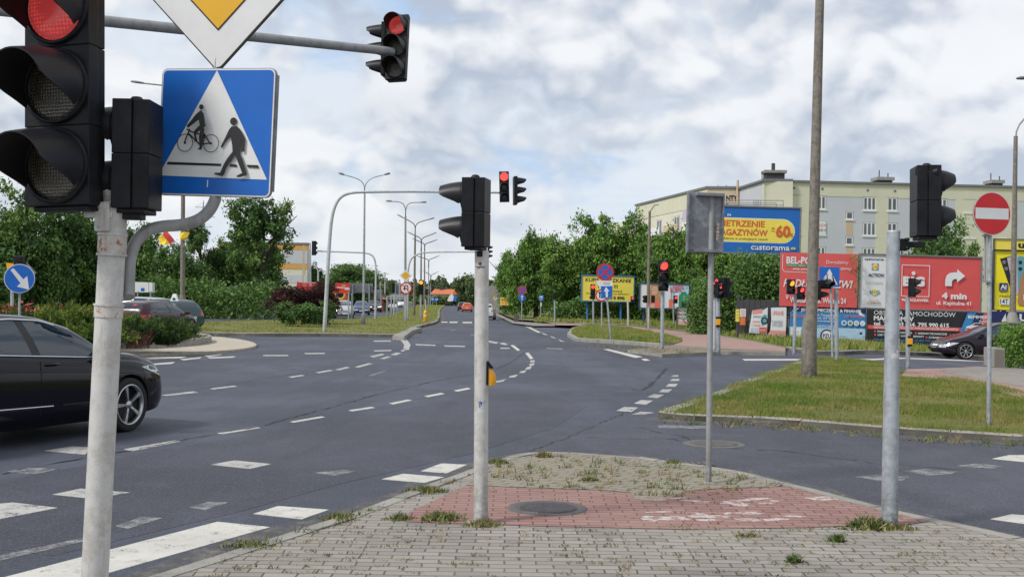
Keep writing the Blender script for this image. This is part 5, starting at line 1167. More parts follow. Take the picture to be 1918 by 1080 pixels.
def f2(bd):
    bd.poly([(1409, 581), (1428, 578), (1428, 586), (1410, 589)], mPNK); bd.text('OPONY', 1411, 1426, 591, 595, mBKB); bd.poly([(1427, 592), (1433, 588), (1436, 590), (1436, 606), (1427, 610), (1425, 601)], mTEAL); bd.ring(1432, 600, 4, 6.5, mBKB); bd.text('NOWE', 1410, 1423, 600, 604, mORT); bd.text('UŻYWANE', 1408, 1424, 607, 611, mORT); bd.poly([(1422, 613), (1436, 612), (1436, 623.5), (1422, 623)], mRBD2); bd.text('669 345', 1406, 1420, 614, 617, mMBL); bd.text('SERWIS', 1405, 1420, 619, 622, mMBL); bd.text('MONTAŻ', 1423, 1435, 616, 620, mPWH)
banner('sagging white tyre banner with wheel picture on the black fence', 1420, 48.9, [(1409, 581), (1415, 583), (1419, 579), (1425, 583), (1438, 575), (1437, 626), (1424, 624), (1403, 623)], mPWH, f2)
def f3(bd):
    bd.poly([(1444, 618), (1472, 619), (1473, 639), (1460, 633), (1438, 631)], mPNK); bd.text('UPRANIE', 1447, 1468, 582, 590, mPNK, .02); bd.text('TAPICERKI', 1446, 1466, 600, 611, mPGR, .02); bd.text('535 40', 1452, 1471, 626, 632, mPWH, .03)
banner('loose white banner with pink lower part, folded at its foot', 1456, 48.85, [(1444, 576), (1473, 575), (1473, 605), (1472, 622), (1474, 639), (1460, 633), (1436, 631), (1443, 620), (1445, 600)], mPWH, f3)
t, bd = billboard('blue insurance and finance banner under the coral billboard', 1550, 48.8, (1479, 577, 1621, 643), None, None, 0, [], mFRM, tilt=.9, depth=.04, cat='banner', name='banner')
bd.rect(1479, 577, 1621, 643, mLBL); bd.rect(1479, 584, 1621, 613, mMBL); bd.rect(1479, 577, 1621, 585, mNVY); bd.text('JD UBEZPIECZENIA & FINANSE', 1499, 1612, 578.5, 583.8, mPWH, .03); bd.poly([(1482, 584), (1496, 577), (1490, 584)], mPWH); bd.poly([(1606, 577), (1620, 591), (1608, 588)], mPWH)
bd.text('ul. Traugutta', 1529, 1562, 588, 592, mPWH, .01); bd.text('tel. 54 427', 1529, 1562, 593.5, 597.5, mPWH, .01); bd.text('www.ubezpieczenia', 1529, 1570, 599, 602.5, mPWH, .01); bd.text('UBEZPIECZENIA', 1530, 1564, 609, 612.5, mPWH, .01); bd.text('KOMUNIKACJA', 1580, 1616, 589, 593, mCOR, .01); bd.text('MAJĄTEK', 1481, 1506, 591, 596, mCOR, .01); bd.rect(1481, 615, 1500, 640, mPWH)
for i in range(4): bd.disc(1580 + i * 11.5, 603.5, 5, mPWH); bd.disc(1580 + i * 11.5, 603.5, 3, (mMBL, mGRN, mPGR, mLBL)[i])
bd.disc(1548, 628.5, 12.2, mNVY); bd.disc(1548, 628.5, 9.4, mPWH); bd.text('PZU', 1540.5, 1555.5, 625, 632.5, mNVY, .03); bd.rect(1609, 620, 1614, 624, mBKB); bd.text('Compensa', 1572, 1586, 627, 630, mNVY); bd.text('Warta', 1598, 1610, 627, 630, mPGR); bd.text('HDI', 1585, 1600, 617, 619.5, mPGR); bd.text('Link4', 1588, 1600, 634, 637, mPGR); bd.text('Uniqa', 1483, 1496, 620, 624, mTEAL); bd.build('poster')
t, bd = billboard('black car service banner with white letters and blue corner', 1735, 48.75, (1623, 582, 1851, 652), None, None, 0, [], mFRM, tilt=.9, depth=.04, cat='banner', name='banner')
bd.rect(1623, 582, 1851, 652, mBKB)
bd.text('OBSŁUGA SAMOCHODÓW', 1636, 1789, 583.5, 592, mPWH, .0); bd.text('MARKI BMW', 1636, 1711, 594, 602, mPWH, .04); bd.text('tel. 785 203 454, 795 990 615', 1636, 1777, 604.5, 612, mPWH, .035); bd.rect(1625, 611.5, 1800, 618.5, mRBD); bd.text('NIEZALEŻNY SERWIS - MOŻLIWOŚĆ WPISÓW DO KSIĄŻEK SERWISOWYCH', 1636, 1794, 613.3, 617, mPWH, .02)
for (xx, yy, s_, w_) in ((1643, 621, 'DIAGNOSTYKA', 28), (1686, 622, 'KLIMATYZACJA', 22), (1719, 622.5, 'NAPRAWY MECHANICZNE', 54), (1784, 624, 'ELEKTRYKA', 30), (1643, 627.5, 'CHIP TUNING', 28), (1686, 628.5, 'WYMIANA - REMONTY', 44), (1739, 629.5, 'DORABIANIE KLUCZY', 52)):
    bd.text(s_, xx, xx + w_, yy, yy + 3.6, mPWH, .02); bd.rect(xx - 6, yy, xx - 3, yy + 3.6, mRBD)
bd.text('Włocławek, ul. Kapitulna 4/10, 87-800 Włocławek', 1636, 1760, 635.5, 639.5, mMBL, .01)
bd.poly([(1796, 621), (1810, 583), (1826, 583), (1812, 621)], mMBL); bd.poly([(1826, 583), (1851, 583), (1851, 621), (1812, 621)], mNVY); bd.poly([(1840, 583), (1851, 583), (1851, 621), (1836, 621)], mRBD); bd.text('BIMMER', 1811, 1849, 588, 593.5, mPWH, .03); bd.text('doktor', 1831, 1850, 595.5, 600, mPWH, .01, .2)
bd.poly([(1806, 617), (1808, 609), (1817, 606), (1823, 601.5), (1838, 601.5), (1842, 606), (1842, 617)], mPWH); bd.poly([(1819, 606), (1824, 602.6), (1837, 602.6), (1840, 606)], mBKB); bd.line([(1807, 613), (1828, 613)], 1.6, mBKB); bd.build('poster')
# yellow shop board far under the trees
t, bd = billboard('low yellow orange shop board under the trees beyond the pavement', 962, 106, (936.5, 557, 988, 572), None, None, 0, [(945, 586, .1), (980, 586, .1)], mFRM, tilt=.4)
bd.rect(936.5, 557, 988, 572, C('print_orange', (.78, .50, .10))); bd.text('MARKET', 940, 972, 559, 563.5, mORT, .02); bd.text('ul. Toruńska', 940, 962, 565, 568, mBKB); bd.rect(966, 561, 984, 570.5, mYBD); bd.build('poster')
# red and yellow shop boards on the left
t, bd = billboard('red shop board above the silver car on the left', 640, 98, (628, 530, 655, 549), None, None, 0, [(631, 580, .1), (652, 580, .1)], mFRMG)
bd.rect(628, 530, 655, 549, C('print_bright_red', (.72, .05, .03))); bd.line([(631, 538.5), (646, 538.5)], 2, mPWH); bd.rect(646, 538, 654.5, 542.5, mPWH); bd.line([(640, 534.5), (647, 534.5)], 1.2, mPWH); bd.build('poster')
t, bd = billboard('red board with yellow ring logo left of the parked silver car', 636, 99, (623, 544, 650, 566), None, None, 0, [(626, 580, .1), (648, 580, .1)], mFRMG)
bd.rect(623, 544, 650, 566, C('print_tomato', (.70, .09, .05))); bd.ring(637, 551, 6.5, 9.5, mYBD); bd.disc(637, 551, 6, mBKB, rx=6.5); bd.line([(629, 561.5), (648, 561.5)], 2, mPNK); bd.build('poster')
t, bd = billboard('red kiosk sign half hidden behind the purple trees', 575, 99, (556, 528, 594, 545), None, None, 0, [(560, 580, .1), (590, 580, .1)], mFRMG)
bd.rect(556, 528, 594, 545, C('print_kiosk', (.66, .05, .06))); bd.disc(571, 533, 4, mCOR); bd.disc(582, 533, 3, mPNK); bd.line([(560, 528.8), (592, 528.8)], 1, mPWH); bd.build('poster')
# bins and other street furniture on the far pavement
t = T('litter_bin', 'brown square litter bin on the far pavement', 'litter bin', 967.5, 602, h=.1); s_ = t.s
b = MB(); b.box(-4.2 / s_, -.15, 0, 4.2 / s_, .25, 13 / s_, .03); b.build('body', M('bin_brown', (.10, .085, .075), .8), t.root); b = MB(); b.box(-3.5 / s_, -.1, 13 / s_, 3.5 / s_, .2, 14.2 / s_, .02); b.build('rim', mFRM, t.root)
t = T('litter_bin', 'orange litter bin on a post at the edge of the trees', 'litter bin', 1082, 597, h=.12); s_ = t.s
b = MB(); b.lathe([(3.2 / s_, 1 / s_), (4 / s_, 2.5 / s_), (4.2 / s_, 12 / s_), (3.6 / s_, 14 / s_), (1.2 / s_, 15.5 / s_), (.001, 15.6 / s_)], 16); b.build('body', M('bin_orange', (.62, .22, .07), .6), t.root); b = MB(); b.box(-1.8 / s_, -4.35 / s_, 8.5 / s_, 1.8 / s_, -3.6 / s_, 11 / s_); b.build('slot', mBLK, t.root); post(t, Vector((0, 0, 0)), Vector((0, 0, 2 / s_)), .04, mPOLE_D)
t = T('utility_box', 'grey brown concrete box beside the hedge at the right road', 'utility box', 1867, 687, h=.1); s_ = t.s
b = MB(); b.box(-10 / s_, -.1, 0, 12 / s_, .5, 36 / s_, .02); b.build('body', mCONC, t.root); b = MB(); b.box(-7 / s_, -.108, 3 / s_, 9 / s_, -.1, 32 / s_, .003); b.build('door', M('box_door', (.17, .155, .135), .8), t.root)
t = T('utility_pole', 'slightly leaning grey wooden pole between two white posts', 'utility pole', 1214, 614, h=.12); post(t, t.L(1213, 615), t.L(1217, 395), 3.4 / t.s, mPOLE_C, n=12, r1=2.2 / t.s)
b = MB(); b.tube([t.L(1217, 397), t.L(1226, 384), t.L(1234, 383.5)], .03, 6); b.build('arm', mPOLE_C, t.root)
t = T('tarp', 'blue sheet hanging on a rack at the edge of the left trees', 'tarpaulin', 497, Y=82, h=.12)
b = MB(); L_ = [(488, 587), (494, 568), (500, 562), (506, 564), (508, 582), (503, 585)]; v = [t.L(x, y, .2 * math.sin(x)) for x, y in L_]; b.add(v + [p + Vector((0, .05, 0)) for p in v], [tuple(range(6)), tuple(range(6, 12))[::-1]] + [(i, (i + 1) % 6, 6 + (i + 1) % 6, 6 + i) for i in range(6)]); b.build('sheet', M('tarp_blue', (.02, .06, .34), .5, var=.3), t.root); b = MB(); b.tube([t.L(512, 590), t.L(512, 563)], .06, 6); b.build('stand', mPOLE_W, t.root)

# ------------------------------------------------------------------ buildings
mW_Y = M('plaster_yellow', (.60, .585, .455), .85, var=.07, nscale=.3); mW_G = M('plaster_grey', (.50, .52, .56), .85, var=.06, nscale=.3); mW_T = M('plaster_tan', (.56, .46, .34), .85, var=.08, nscale=.3); mW_P = M('plaster_peach', (.55, .41, .29), .85, var=.07); mW_C = M('plaster_cream', (.64, .62, .50), .85, var=.07, nscale=.3); mW_B = M('plaster_brown', (.47, .30, .17), .85, var=.06)
mWIN = M('window_glass', (.07, .085, .105), .08, var=.5, nscale=.9, spec=.8); mWFR = M('window_frame', (.74, .74, .73), .5, var=.03); mCURT = M('window_curtain', (.32, .33, .35), .4, var=.4, nscale=2)
mROOF = M('roof_edge', (.17, .175, .18), .7); mCHIM = M('vent_dark', (.045, .045, .05), .8); mTILE = M('roof_tiles', (.52, .15, .06), .8, var=.2, nscale=2)
class Facade:
    "vertical plane through p (x, y) running along direction a (unit); px -> (u, z)"
    def __init__(s, root, p, a):
        s.r = root; s.p = Vector((p[0], p[1], 0)); s.a = Vector((a[0], a[1], 0)).normalized(); s.n = Vector((s.a.y, -s.a.x, 0)); s.o = root.location
    def uz(s, px, py):
        d = ray(px, py); t_ = (s.p - CAM).dot(s.n) / d.dot(s.n); q = CAM + d * t_; return ((q - s.p).dot(s.a), q.z)
    def w(s, u, z, out=0): return s.p + s.a * u + s.n * out + Vector((0, 0, z)) - s.o
    def slab(s, mb, u0, z0, u1, z1, o0, o1):
        c = [s.w(u, z, o) for o in (o0, o1) for z in (z0, z1) for u in (u0, u1)]
        mb.add(c, [(0, 2, 3, 1), (4, 5, 7, 6), (0, 1, 5, 4), (2, 6, 7, 3), (0, 4, 6, 2), (1, 3, 7, 5)])
    def window(s, u0, z0, u1, z1, sill=True, panes=2, curtain=True):
        b = MB(); f = .09
        s.slab(b, u0, z0, u1, z0 + f, -.02, .02); s.slab(b, u0, z1 - f, u1, z1, -.02, .02); s.slab(b, u0, z0 + f, u0 + f, z1 - f, -.02, .02); s.slab(b, u1 - f, z0 + f, u1, z1 - f, -.02, .02)
        for i in range(1, panes): um = u0 + (u1 - u0) * i / panes; s.slab(b, um - f * .8, z0 + f, um + f * .8, z1 - f, -.02, .025)
        if sill: s.slab(b, u0 - .12, z0 - .16, u1 + .12, z0 - .02, -.02, .10)
        wo_ = b.build('window', mWFR, s.r)
        b = MB(); s.slab(b, u0 + f, z0 + f, u1 - f, z1 - f, -.05, .004); b.build('pane', mWIN, wo_)
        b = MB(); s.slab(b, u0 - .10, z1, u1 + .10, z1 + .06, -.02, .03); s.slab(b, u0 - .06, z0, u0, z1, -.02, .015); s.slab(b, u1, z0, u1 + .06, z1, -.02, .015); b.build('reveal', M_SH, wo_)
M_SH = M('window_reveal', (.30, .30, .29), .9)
bl = empty('apartment_building', (34, 121, -1.1), 'long grey and yellow panel apartment block with small roof vents', 'building')
A0 = (26.4, 118.0); adir = Vector((math.cos(rad(6)), math.sin(rad(6)), 0)); fc = Facade(bl, A0, adir)
TOP = fc.uz(1432, 340)[1]
def wallbox(name, fc_, u0, z0, u1, z1, o0, o1, mt): b = MB(); fc_.slab(b, u0, z0, u1, z1, o0, o1); return b.build(name, mt, bl)
wallbox('wall', fc, 0, -2.5, 29.5, TOP, 0, -12, mW_G); wallbox('wall', fc, 29.5, -2.5, 50, TOP + .1, .25, -12, mW_B)
U = lambda px: fc.uz(px, 400)[0]
zb = fc.uz(1600, 369)[1]
wallbox('top_band', fc, -.02, zb, 29.5, TOP - .003, .03, -.5, mW_Y)
for (x0, x1) in ((1430, 1517), (1640, 1664), (1790, 1905)): wallbox('yellow_band', fc, U(x0) if x0 > 1431 else -.021, -2.5, U(x1), zb, .028, -.3, mW_Y)
b = MB(); fc.slab(b, -.25, TOP, 29.5, TOP + .22, .22, -12.1); b.build('roof', mROOF, bl)
dz = fc.uz(1629, 395)[1] - fc.uz(1629, 442.5)[1]; z1 = fc.uz(1629, 369.5)[1]; z0 = fc.uz(1629, 393.5)[1]
for fl in range(5):
    for (x0, x1, pn) in ((1483.5, 1499, 2), (1531, 1546, 2), (1617, 1640, 3), (1662, 1679.5, 2), (1757, 1773, 2), (1806, 1826, 2), (1868, 1884, 2)): fc.window(U(x0), z0 - fl * dz, U(x1), z1 - fl * dz, True, pn)
zs0 = fc.uz(1591, 410.5)[1]; zs1 = fc.uz(1591, 396.5)[1]
for fl in range(4): fc.window(U(1585), zs0 - fl * dz, U(1597.5), zs1 - fl * dz, True, 1)
for fl in range(3): wallbox('stair_panel', fc, U(1585), zs1 - (fl + 1) * dz + .2, U(1597.5), zs0 - fl * dz - .25, .02, -.1, mW_P)
b = MB(); fc.slab(b, U(1531), fc.uz(1540, 440)[1], U(1546.5), fc.uz(1540, 415)[1], .06, .10); bn = b.build('sale_banner', mPWH, bl)
class FB(Board): pass
vs, fs = textmesh('SPRZEDAM'); b = MB()
def ftext(s_, x0, x1, yt, yb, out, mt, name='lettering', bold=0):
    vs, fs = textmesh(s_, bold); ax = min(v.x for v in vs); bx = max(v.x for v in vs); b = MB(); o = []
    for v in vs: u, z = fc_t.uz(x0 + (v.x - ax) / (bx - ax) * (x1 - x0), yb - v.y / .7 * (yb - yt)); o.append(fc_t.w(u, z, out))
    b.add(o, fs); return b.build(name, mt, bl)
fc_t = fc; ftext('SPRZEDAM', 1532, 1546, 419, 425, .108, mCOR); ftext('660 483 114', 1532, 1546, 428, 434, .108, mNVY)
for (px, wd) in ((1471, 0), (1677, 28), (1891, 22)):
    b = MB(); u = U(px); 
    if wd: fc.slab(b, u - wd / 36, TOP + .2, u + wd / 36, TOP + .75, -2.5, -4); b.mat(1); fc.slab(b, u - wd / 29, TOP + .75, u + wd / 29, TOP + 1.1, -2.3, -4.2); b.mat(0); b.tube([fc.w(u - .5, TOP + 1.1, -3), fc.w(u - .5, TOP + 1.9, -3)], .06, 6); b.tube([fc.w(u + .5, TOP + 1.1, -3), fc.w(u + .5, TOP + 1.6, -3)], .06, 6)
    if wd: b.build('chimney', [mCHIM, mCONC], bl)
for px in (1487, 1540, 1625, 1676): 
    b = MB(); u, z = fc.uz(px, 352 + (px - 1487) * .03); fc.slab(b, u - .12, z - .12, u + .12, z + .12, .02, .06); b.build('vent', mROOF, bl)
b = MB(); u = U(1814); fc.slab(b, u - 1.6, TOP + .2, u + 1.6, TOP + .45, -2, -5); b.build('roof_hatch', mCHIM, bl)
# left return wall and older wing
P1_ = Vector((26.4, 118, 0)); ret = At(1411, 350, 126); fr_ = Facade(bl, (ret.x, ret.y), (P1_.x - ret.x, P1_.y - ret.y)); lr = (P1_ - Vector((ret.x, ret.y, 0))).length
wallbox('wall', fr_, 0, -2.5, lr - .02, TOP + .05, 0, -3, mW_C); wallbox('peach_panel', fr_, lr * .30, 3, lr * .72, TOP - 1.0, .04, -.1, mW_P)
b = MB(); fr_.slab(b, -.1, TOP + .05, lr, TOP + .3, .15, -3); b.build('roof', mROOF, bl)
b = MB(); q = At(1448, 345, 121); 
b.box(q.x - 34 - .9, q.y - 121 - .6, TOP + 1.1, q.x - 34 + 1.1, q.y - 121 + .8, TOP + 2.3); b.mat(1); b.box(q.x - 34 - 1.1, q.y - 121 - .8, TOP + 2.3, q.x - 34 + 1.3, q.y - 121 + 1.0, TOP + 2.6); b.mat(0); b.tube([(q.x - 34, q.y - 121, TOP + 2.6), (q.x - 34, q.y - 121, TOP + 3.4)], .2, 8); b.tube([(q.x - 35.2, q.y - 121, TOP), (q.x - 35.2, q.y - 121, TOP + 2.5)], .05, 6); b.build('chimney', [mCHIM, mCONC], bl)
# tan wing facing the road
w0 = At(1325, 352, 127); w1 = At(1412, 352, 126.5); ft = Facade(bl, (w0.x, w0.y), (w1.x - w0.x, w1.y - w0.y)); TW = ft.uz(1325, 353)[1]
lw_ = (w1 - w0).length
wallbox('wall', ft, .0, -2.5, lw_, TW, 0, -10, mW_T); b = MB(); ft.slab(b, -.1, TW, lw_ + .1, TW + .25, .15, -10); b.build('roof', mROOF, bl)
wallbox('wall', ft, ft.uz(1403, 380)[0], -2.4, lw_ + .01, TW - .01, .03, -.2, mW_C)
fc_t = ft; ftext('NTY', 1360, 1381, 366, 376, .05, mBKB, bold=.03); ftext('7', 1359, 1364, 379.5, 385, .05, mBKB, bold=.03)
b = MB(); u0 = ft.uz(1381, 360)[0]; b.tube([ft.w(u0, 2, .3), ft.w(u0, TW + .9, .3)], .14, 8); b.build('flue', mW_P, bl)
b = MB(); ua, za = ft.uz(1404, 372); ub, zb_ = ft.uz(1424, 366); 
b.add([ft.w(ua, za, .1), ft.w(ub, za, .1), ft.w(ub, za + .9, .1), ft.w(ua, za, 1.8), ft.w(ub, za, 1.8)], [(0, 3, 4, 1), (3, 4, 2), (0, 2, 3), (1, 4, 2)]); b.build('canopy', mROOF, bl)
for px in (1356 - 7, 1365): 
    b = MB(); u = ft.uz(px, 350)[0]; b.tube([ft.w(u, TW, -3), ft.w(u, TW + .7, -3)], .05, 6); b.build('flue', mROOF, bl)
# receding balcony side of the older wing
e0 = At(1192, 384, 152); ff = Facade(bl, (e0.x, e0.y), (w0.x - e0.x, w0.y - e0.y)); lf = (Vector((w0.x, w0.y, 0)) - Vector((e0.x, e0.y, 0))).length
wallbox('wall', ff, 0, -2.5, lf - .02, TW, 0, -10, mW_C); b = MB(); ff.slab(b, -.2, TW, lf, TW + .25, .2, -10); b.build('roof', mROOF, bl)
wallbox('wall', ff, -14, -2.5, 0, TW - 1.6, -.5, -10, mW_C)
wallbox('top_band', ff, 0, TW - 1.9, lf, TW - .01, .05, -.2, mW_Y)
for fl in range(4):
    zf = TW - 2.0 - fl * 2.75
    for k in range(4):
        u0 = 1.5 + k * 6.4
        wallbox('balcony_slab', ff, u0, zf - 2.75, u0 + 4.8, zf - 2.6, 1.2, 0, mROOF)
        wallbox('balcony_front', ff, u0, zf - 2.6, u0 + 4.8, zf - 1.6, 1.2, 1.12, (mPNK, mWHITE, mW_T, mWHITE)[(k + fl) % 4])
        ff.window(u0 + .6, zf - 2.4, u0 + 2.4, zf - .5, False, 2)
        if (k + fl) % 3 == 0: wallbox('balcony_glazing', ff, u0, zf - 1.55, u0 + 2.3, zf - .1, 1.15, 1.1, mLILAC)
# orange striped block on the left
t = T('apartment_building', 'cream apartment block end with orange stripes behind the left trees', 'building', 552, Y=118)
fo = Facade(t.root, At(515, 500, 118).xy, (1, 0)); bl2 = bl; bl = t.root; zt = fo.uz(570, 458)[1]; ue = fo.uz(575.5, 500)[0]
wallbox('wall', fo, -6, -1, ue, zt, 0, -1, mW_C); W_O = M('plaster_orange', (.60, .33, .09), .85)
wallbox('orange_band', fo, -6, fo.uz(560, 504)[1], ue - .01, fo.uz(560, 494)[1], .03, -.1, W_O); wallbox('orange_band', fo, -6, fo.uz(560, 468)[1], ue - .01, zt - .01, .03, -.1, W_O); wallbox('grey_band', fo, -6, fo.uz(560, 530)[1], ue - .01, fo.uz(560, 514.5)[1], .03, -.1, mW_G); wallbox('grey_band', fo, -6, fo.uz(560, 493.5)[1], ue - .01, fo.uz(560, 469)[1], .025, -.1, mW_G)
fs_ = Facade(t.root, (At(575.5, 500, 118).x, 118), (-.165, 1)); wallbox('wall', fs_, .02, -1, 14, zt + .01, .03, -.5, mW_T)
for k in range(5): b = MB(); fs_.slab(b, 1 + k * 2.6, 0, 1.5 + k * 2.6, zt - .5, .05, .1); b.build('pilaster', mW_G, t.root)
b = MB(); fo.slab(b, -6.1, zt, ue + .1, zt + .2, .1, -1); b.build('roof', mROOF, t.root); bl = bl2
# orange roofed house far ahead
def house(label, x0, x1, yb, ye, yr, Y, wm, rm, cat='house'):
    t = T('house', label, cat, (x0 + x1) / 2, Y=Y); a = t.L(x0, yb); c = t.L(x1, ye); r_ = t.L((x0 + x1) / 2, yr); D_ = 9
    b = MB(); b.box(a.x, 0, -1, c.x, D_, c.z); b.build('wall', wm, t.root)
    b = MB(); o = .4; b.add([(a.x - o, -o, c.z - .02), (c.x + o, -o, c.z - .02), (c.x + o, D_ + o, c.z - .02), (a.x - o, D_ + o, c.z - .02), (a.x + o, D_ / 2, r_.z), (c.x - o, D_ / 2, r_.z)], [(0, 1, 5, 4), (2, 3, 4, 5), (0, 4, 3), (1, 2, 5), (0, 3, 2, 1)]); rf = b.build('roof', rm, t.root)
    b = MB(); xm = a.x + (c.x - a.x) * .3; b.box(xm - .4, D_ * .4, c.z, xm + .4, D_ * .5, r_.z + .8); b.build('chimney', mCHIM, rf)
    for k in (.2, .5, .8):
        b = MB(); xm = a.x + (c.x - a.x) * k; b.box(xm - .5, -.05, c.z * .35, xm + .5, .02, c.z * .75); b.build('window', mWIN, t.root)
    return t
house('long low house with bright orange tiled roof at the road bend', 808, 862, 568, 551, 541, 255, mW_C, mTILE)
house('small house with dark gable half hidden behind the far trees', 857, 876, 570, 556, 545, 270, mW_C, mROOF)
house('pale flat shop building beyond the no U-turn sign', 728, 752, 573, 556, 549, 190, mWHITE, mROOF)
house('red fronted kiosk with red awning behind the queue of cars', 690, 712, 580, 560, 551, 135, M('kiosk_red', (.45, .08, .06), .7), mSRED)
t = T('wall', 'pale concrete gable wall beside the road under the right trees', 'wall', 925, Y=124); bd = Board(t, 925, 570); bd.poly([(914, 587), (914, 537), (922, 533), (936, 540), (936, 587)], mCONC, .4); bd.build('panel')
# power pylon
t = T('pylon', 'thin lattice power pylon far beyond the left trees', 'pylon', 378, Y=420); b = MB(); s_ = t.s
zt = t.L(378, 375).z
for sx in (-1, 1):
    for sy in (-1, 1): b.tube([(sx * 2.2, sy * 2.2, 0), (sx * .5, sy * .5, zt * .75), (0, 0, zt)], .12, 4)
for i in range(9):
    z0_, z1_ = zt * .08 * i, zt * .08 * (i + 1); k0, k1 = 2.2 - 1.7 * min(1, z0_ / (zt * .75)), 2.2 - 1.7 * min(1, z1_ / (zt * .75))
    for s0 in (-1, 1): b.tube([(s0 * k0, -k0, z0_), (-s0 * k1, -k1, z1_)], .07, 3)
b.build('lattice', mPOLE_G, t.root); b = MB()
for f_, w_ in ((.93, 3), (.83, 4.4), (.73, 3.4)): b.tube([(-w_, 0, zt * f_), (w_, 0, zt * f_)], .12, 4); b.tube([(-w_, 0, zt * f_), (0, 0, zt * (f_ + .05)), (w_, 0, zt * f_)], .07, 3)
b.build('crossarm', mPOLE_G, t.root)
# ------------------------------------------------------------------ trees
def leafmat(name, a, tr=.18, var=.35):
    k = NT(name); n = k.noise(.8, 4, .7)
    c = k.mix(n, tuple(x * (1 - var) for x in a), tuple(min(1, x * (1 + var)) for x in a))
    k.b.inputs['Subsurface Weight'].default_value = 0
    tn = k.t.nodes.new('ShaderNodeBsdfTranslucent'); k.put(k.mix(.5, c, (.12, .16, .02)), tn.inputs['Color'])
    mx = k.t.nodes.new('ShaderNodeMixShader'); mx.inputs[0].default_value = tr
    m_ = k.done(c, .62, .25); out = k.t.nodes['Material Output']
    k.t.links.new(k.b.outputs[0], mx.inputs[1]); k.t.links.new(tn.outputs[0], mx.inputs[2]); k.t.links.new(mx.outputs[0], out.inputs[0]); return m_
mBARK = M('bark', (.075, .06, .045), .95, var=.35, nscale=8, bump=.6, bscale=20)
LR = [leafmat('leaf_green', (0.121, 0.236, 0.044)), leafmat('leaf_light', (0.200, 0.335, 0.064)), leafmat('leaf_deep', (0.072, 0.143, 0.032))]
LD = [leafmat('leaf_dark', (0.085, 0.174, 0.045)), leafmat('leaf_mid', (0.149, 0.254, 0.062)), leafmat('leaf_darkest', (0.056, 0.115, 0.037))]
LP = [leafmat('leaf_purple', (.055, .016, .022)), leafmat('leaf_wine', (.085, .022, .028)), leafmat('leaf_plum', (.032, .012, .018))]
LF = [leafmat('leaf_far', (.10, .15, .055)), leafmat('leaf_far_light', (.14, .19, .07)), leafmat('leaf_far_deep', (.065, .10, .045))]
def crown(seed, mats, n=9000, leaf=.07, lobes=9, flat=1.0, ncl=150, spread=.13, low=-.7):
    r = np.random.default_rng(seed); rnd = random.Random(seed)
    L = [(0, 0, 0, .62)] + [(rnd.uniform(-.55, .55), rnd.uniform(-.55, .55), rnd.uniform(low * .75, .62), rnd.uniform(.28, .48)) for _ in range(lobes)]
    cl = []
    for _ in range(ncl):
        x, y, z, R_ = rnd.choice(L) if rnd.random() < .8 else L[0]
        d_ = Vector((rnd.gauss(0, 1), rnd.gauss(0, 1), rnd.gauss(0, 1))).normalized(); q = R_ * rnd.uniform(.55, 1.08)
        cl.append((x + d_.x * q, y + d_.y * q, max(z + d_.z * q * flat, low - .15), rnd.choice((0, 0, 0, 1, 1, 2, 2)), rnd.uniform(.5, 1.25)))
    cl = np.array(cl); k = r.integers(0, len(cl), n); c = cl[k]
    pos = c[:, :3] + r.normal(0, 1, (n, 3)) * (spread * c[:, 4:5]) * np.array([1, 1, .72])
    nrm = r.normal(0, 1, (n, 3)) + pos * .8 + np.array([0, 0, .5]); nrm /= np.linalg.norm(nrm, axis=1, keepdims=True)
    a = np.cross(nrm, r.normal(0, 1, (n, 3))); a /= np.linalg.norm(a, axis=1, keepdims=True); b_ = np.cross(nrm, a)
    s_ = leaf * r.uniform(.55, 1.35, (n, 1)); w_ = s_ * r.uniform(.5, .9, (n, 1))
    V = np.stack([pos - a * s_, pos + b_ * w_ * .8, pos + a * s_, pos - b_ * w_ * .8 + nrm * s_ * .25], 1).reshape(-1, 3)
    mi = c[:, 3].astype(int); sw = r.random(n) < .15; mi[sw] = r.integers(0, 3, sw.sum())
    return npmesh('crown', V, np.arange(n * 4).reshape(n, 4), mats, mi)
def trunk_mesh(seed, limbs=6, fork=.5):
    rnd = random.Random(seed); b = MB(); x = rnd.uniform(-.04, .04)
    b.tube([(0, 0, -.02), (.0, 0, .05), (x * .5, .01, .3), (x, .02, .6), (x * .4, 0, .85)], [.040, .032, .026, .018, .006], 9)
    for i in range(limbs):
        a = 2 * PI * i / limbs + rnd.uniform(-.4, .4); z0 = rnd.uniform(fork - .18, fork + .15); l = rnd.uniform(.18, .33); 
        b.tube([(x * .8, .01, z0), (x + math.cos(a) * l * .4, math.sin(a) * l * .4, z0 + l * .45), (x + math.cos(a) * l, math.sin(a) * l, z0 + l * 1.05)], [.014, .010, .003], 6)
    return b.mesh('trunk', [mBARK])
TR = [trunk_mesh(i) for i in range(3)]
CR = [crown(11 + i, LR, 30000, .034, 10, 1, 300, .095, -.95) for i in range(4)]
CD = [crown(31 + i, LD, 28000, .034, 10, 1, 280, .095, -.95) for i in range(3)]
CO = [crown(51 + i, LD, 16000, .034, 9, 1, 125, .08, -.85) for i in range(2)]
CP = [crown(61 + i, LP, 12000, .045, 8, 1, 150, .12, -.9) for i in range(2)]
CF = [crown(71 + i, LF, 4000, .085, 8, 1, 110, .14, -.9) for i in range(3)]
SHR = [crown(81 + i, LD, 5000, .07, 6, 1, 100, .14, -.6) for i in range(2)]
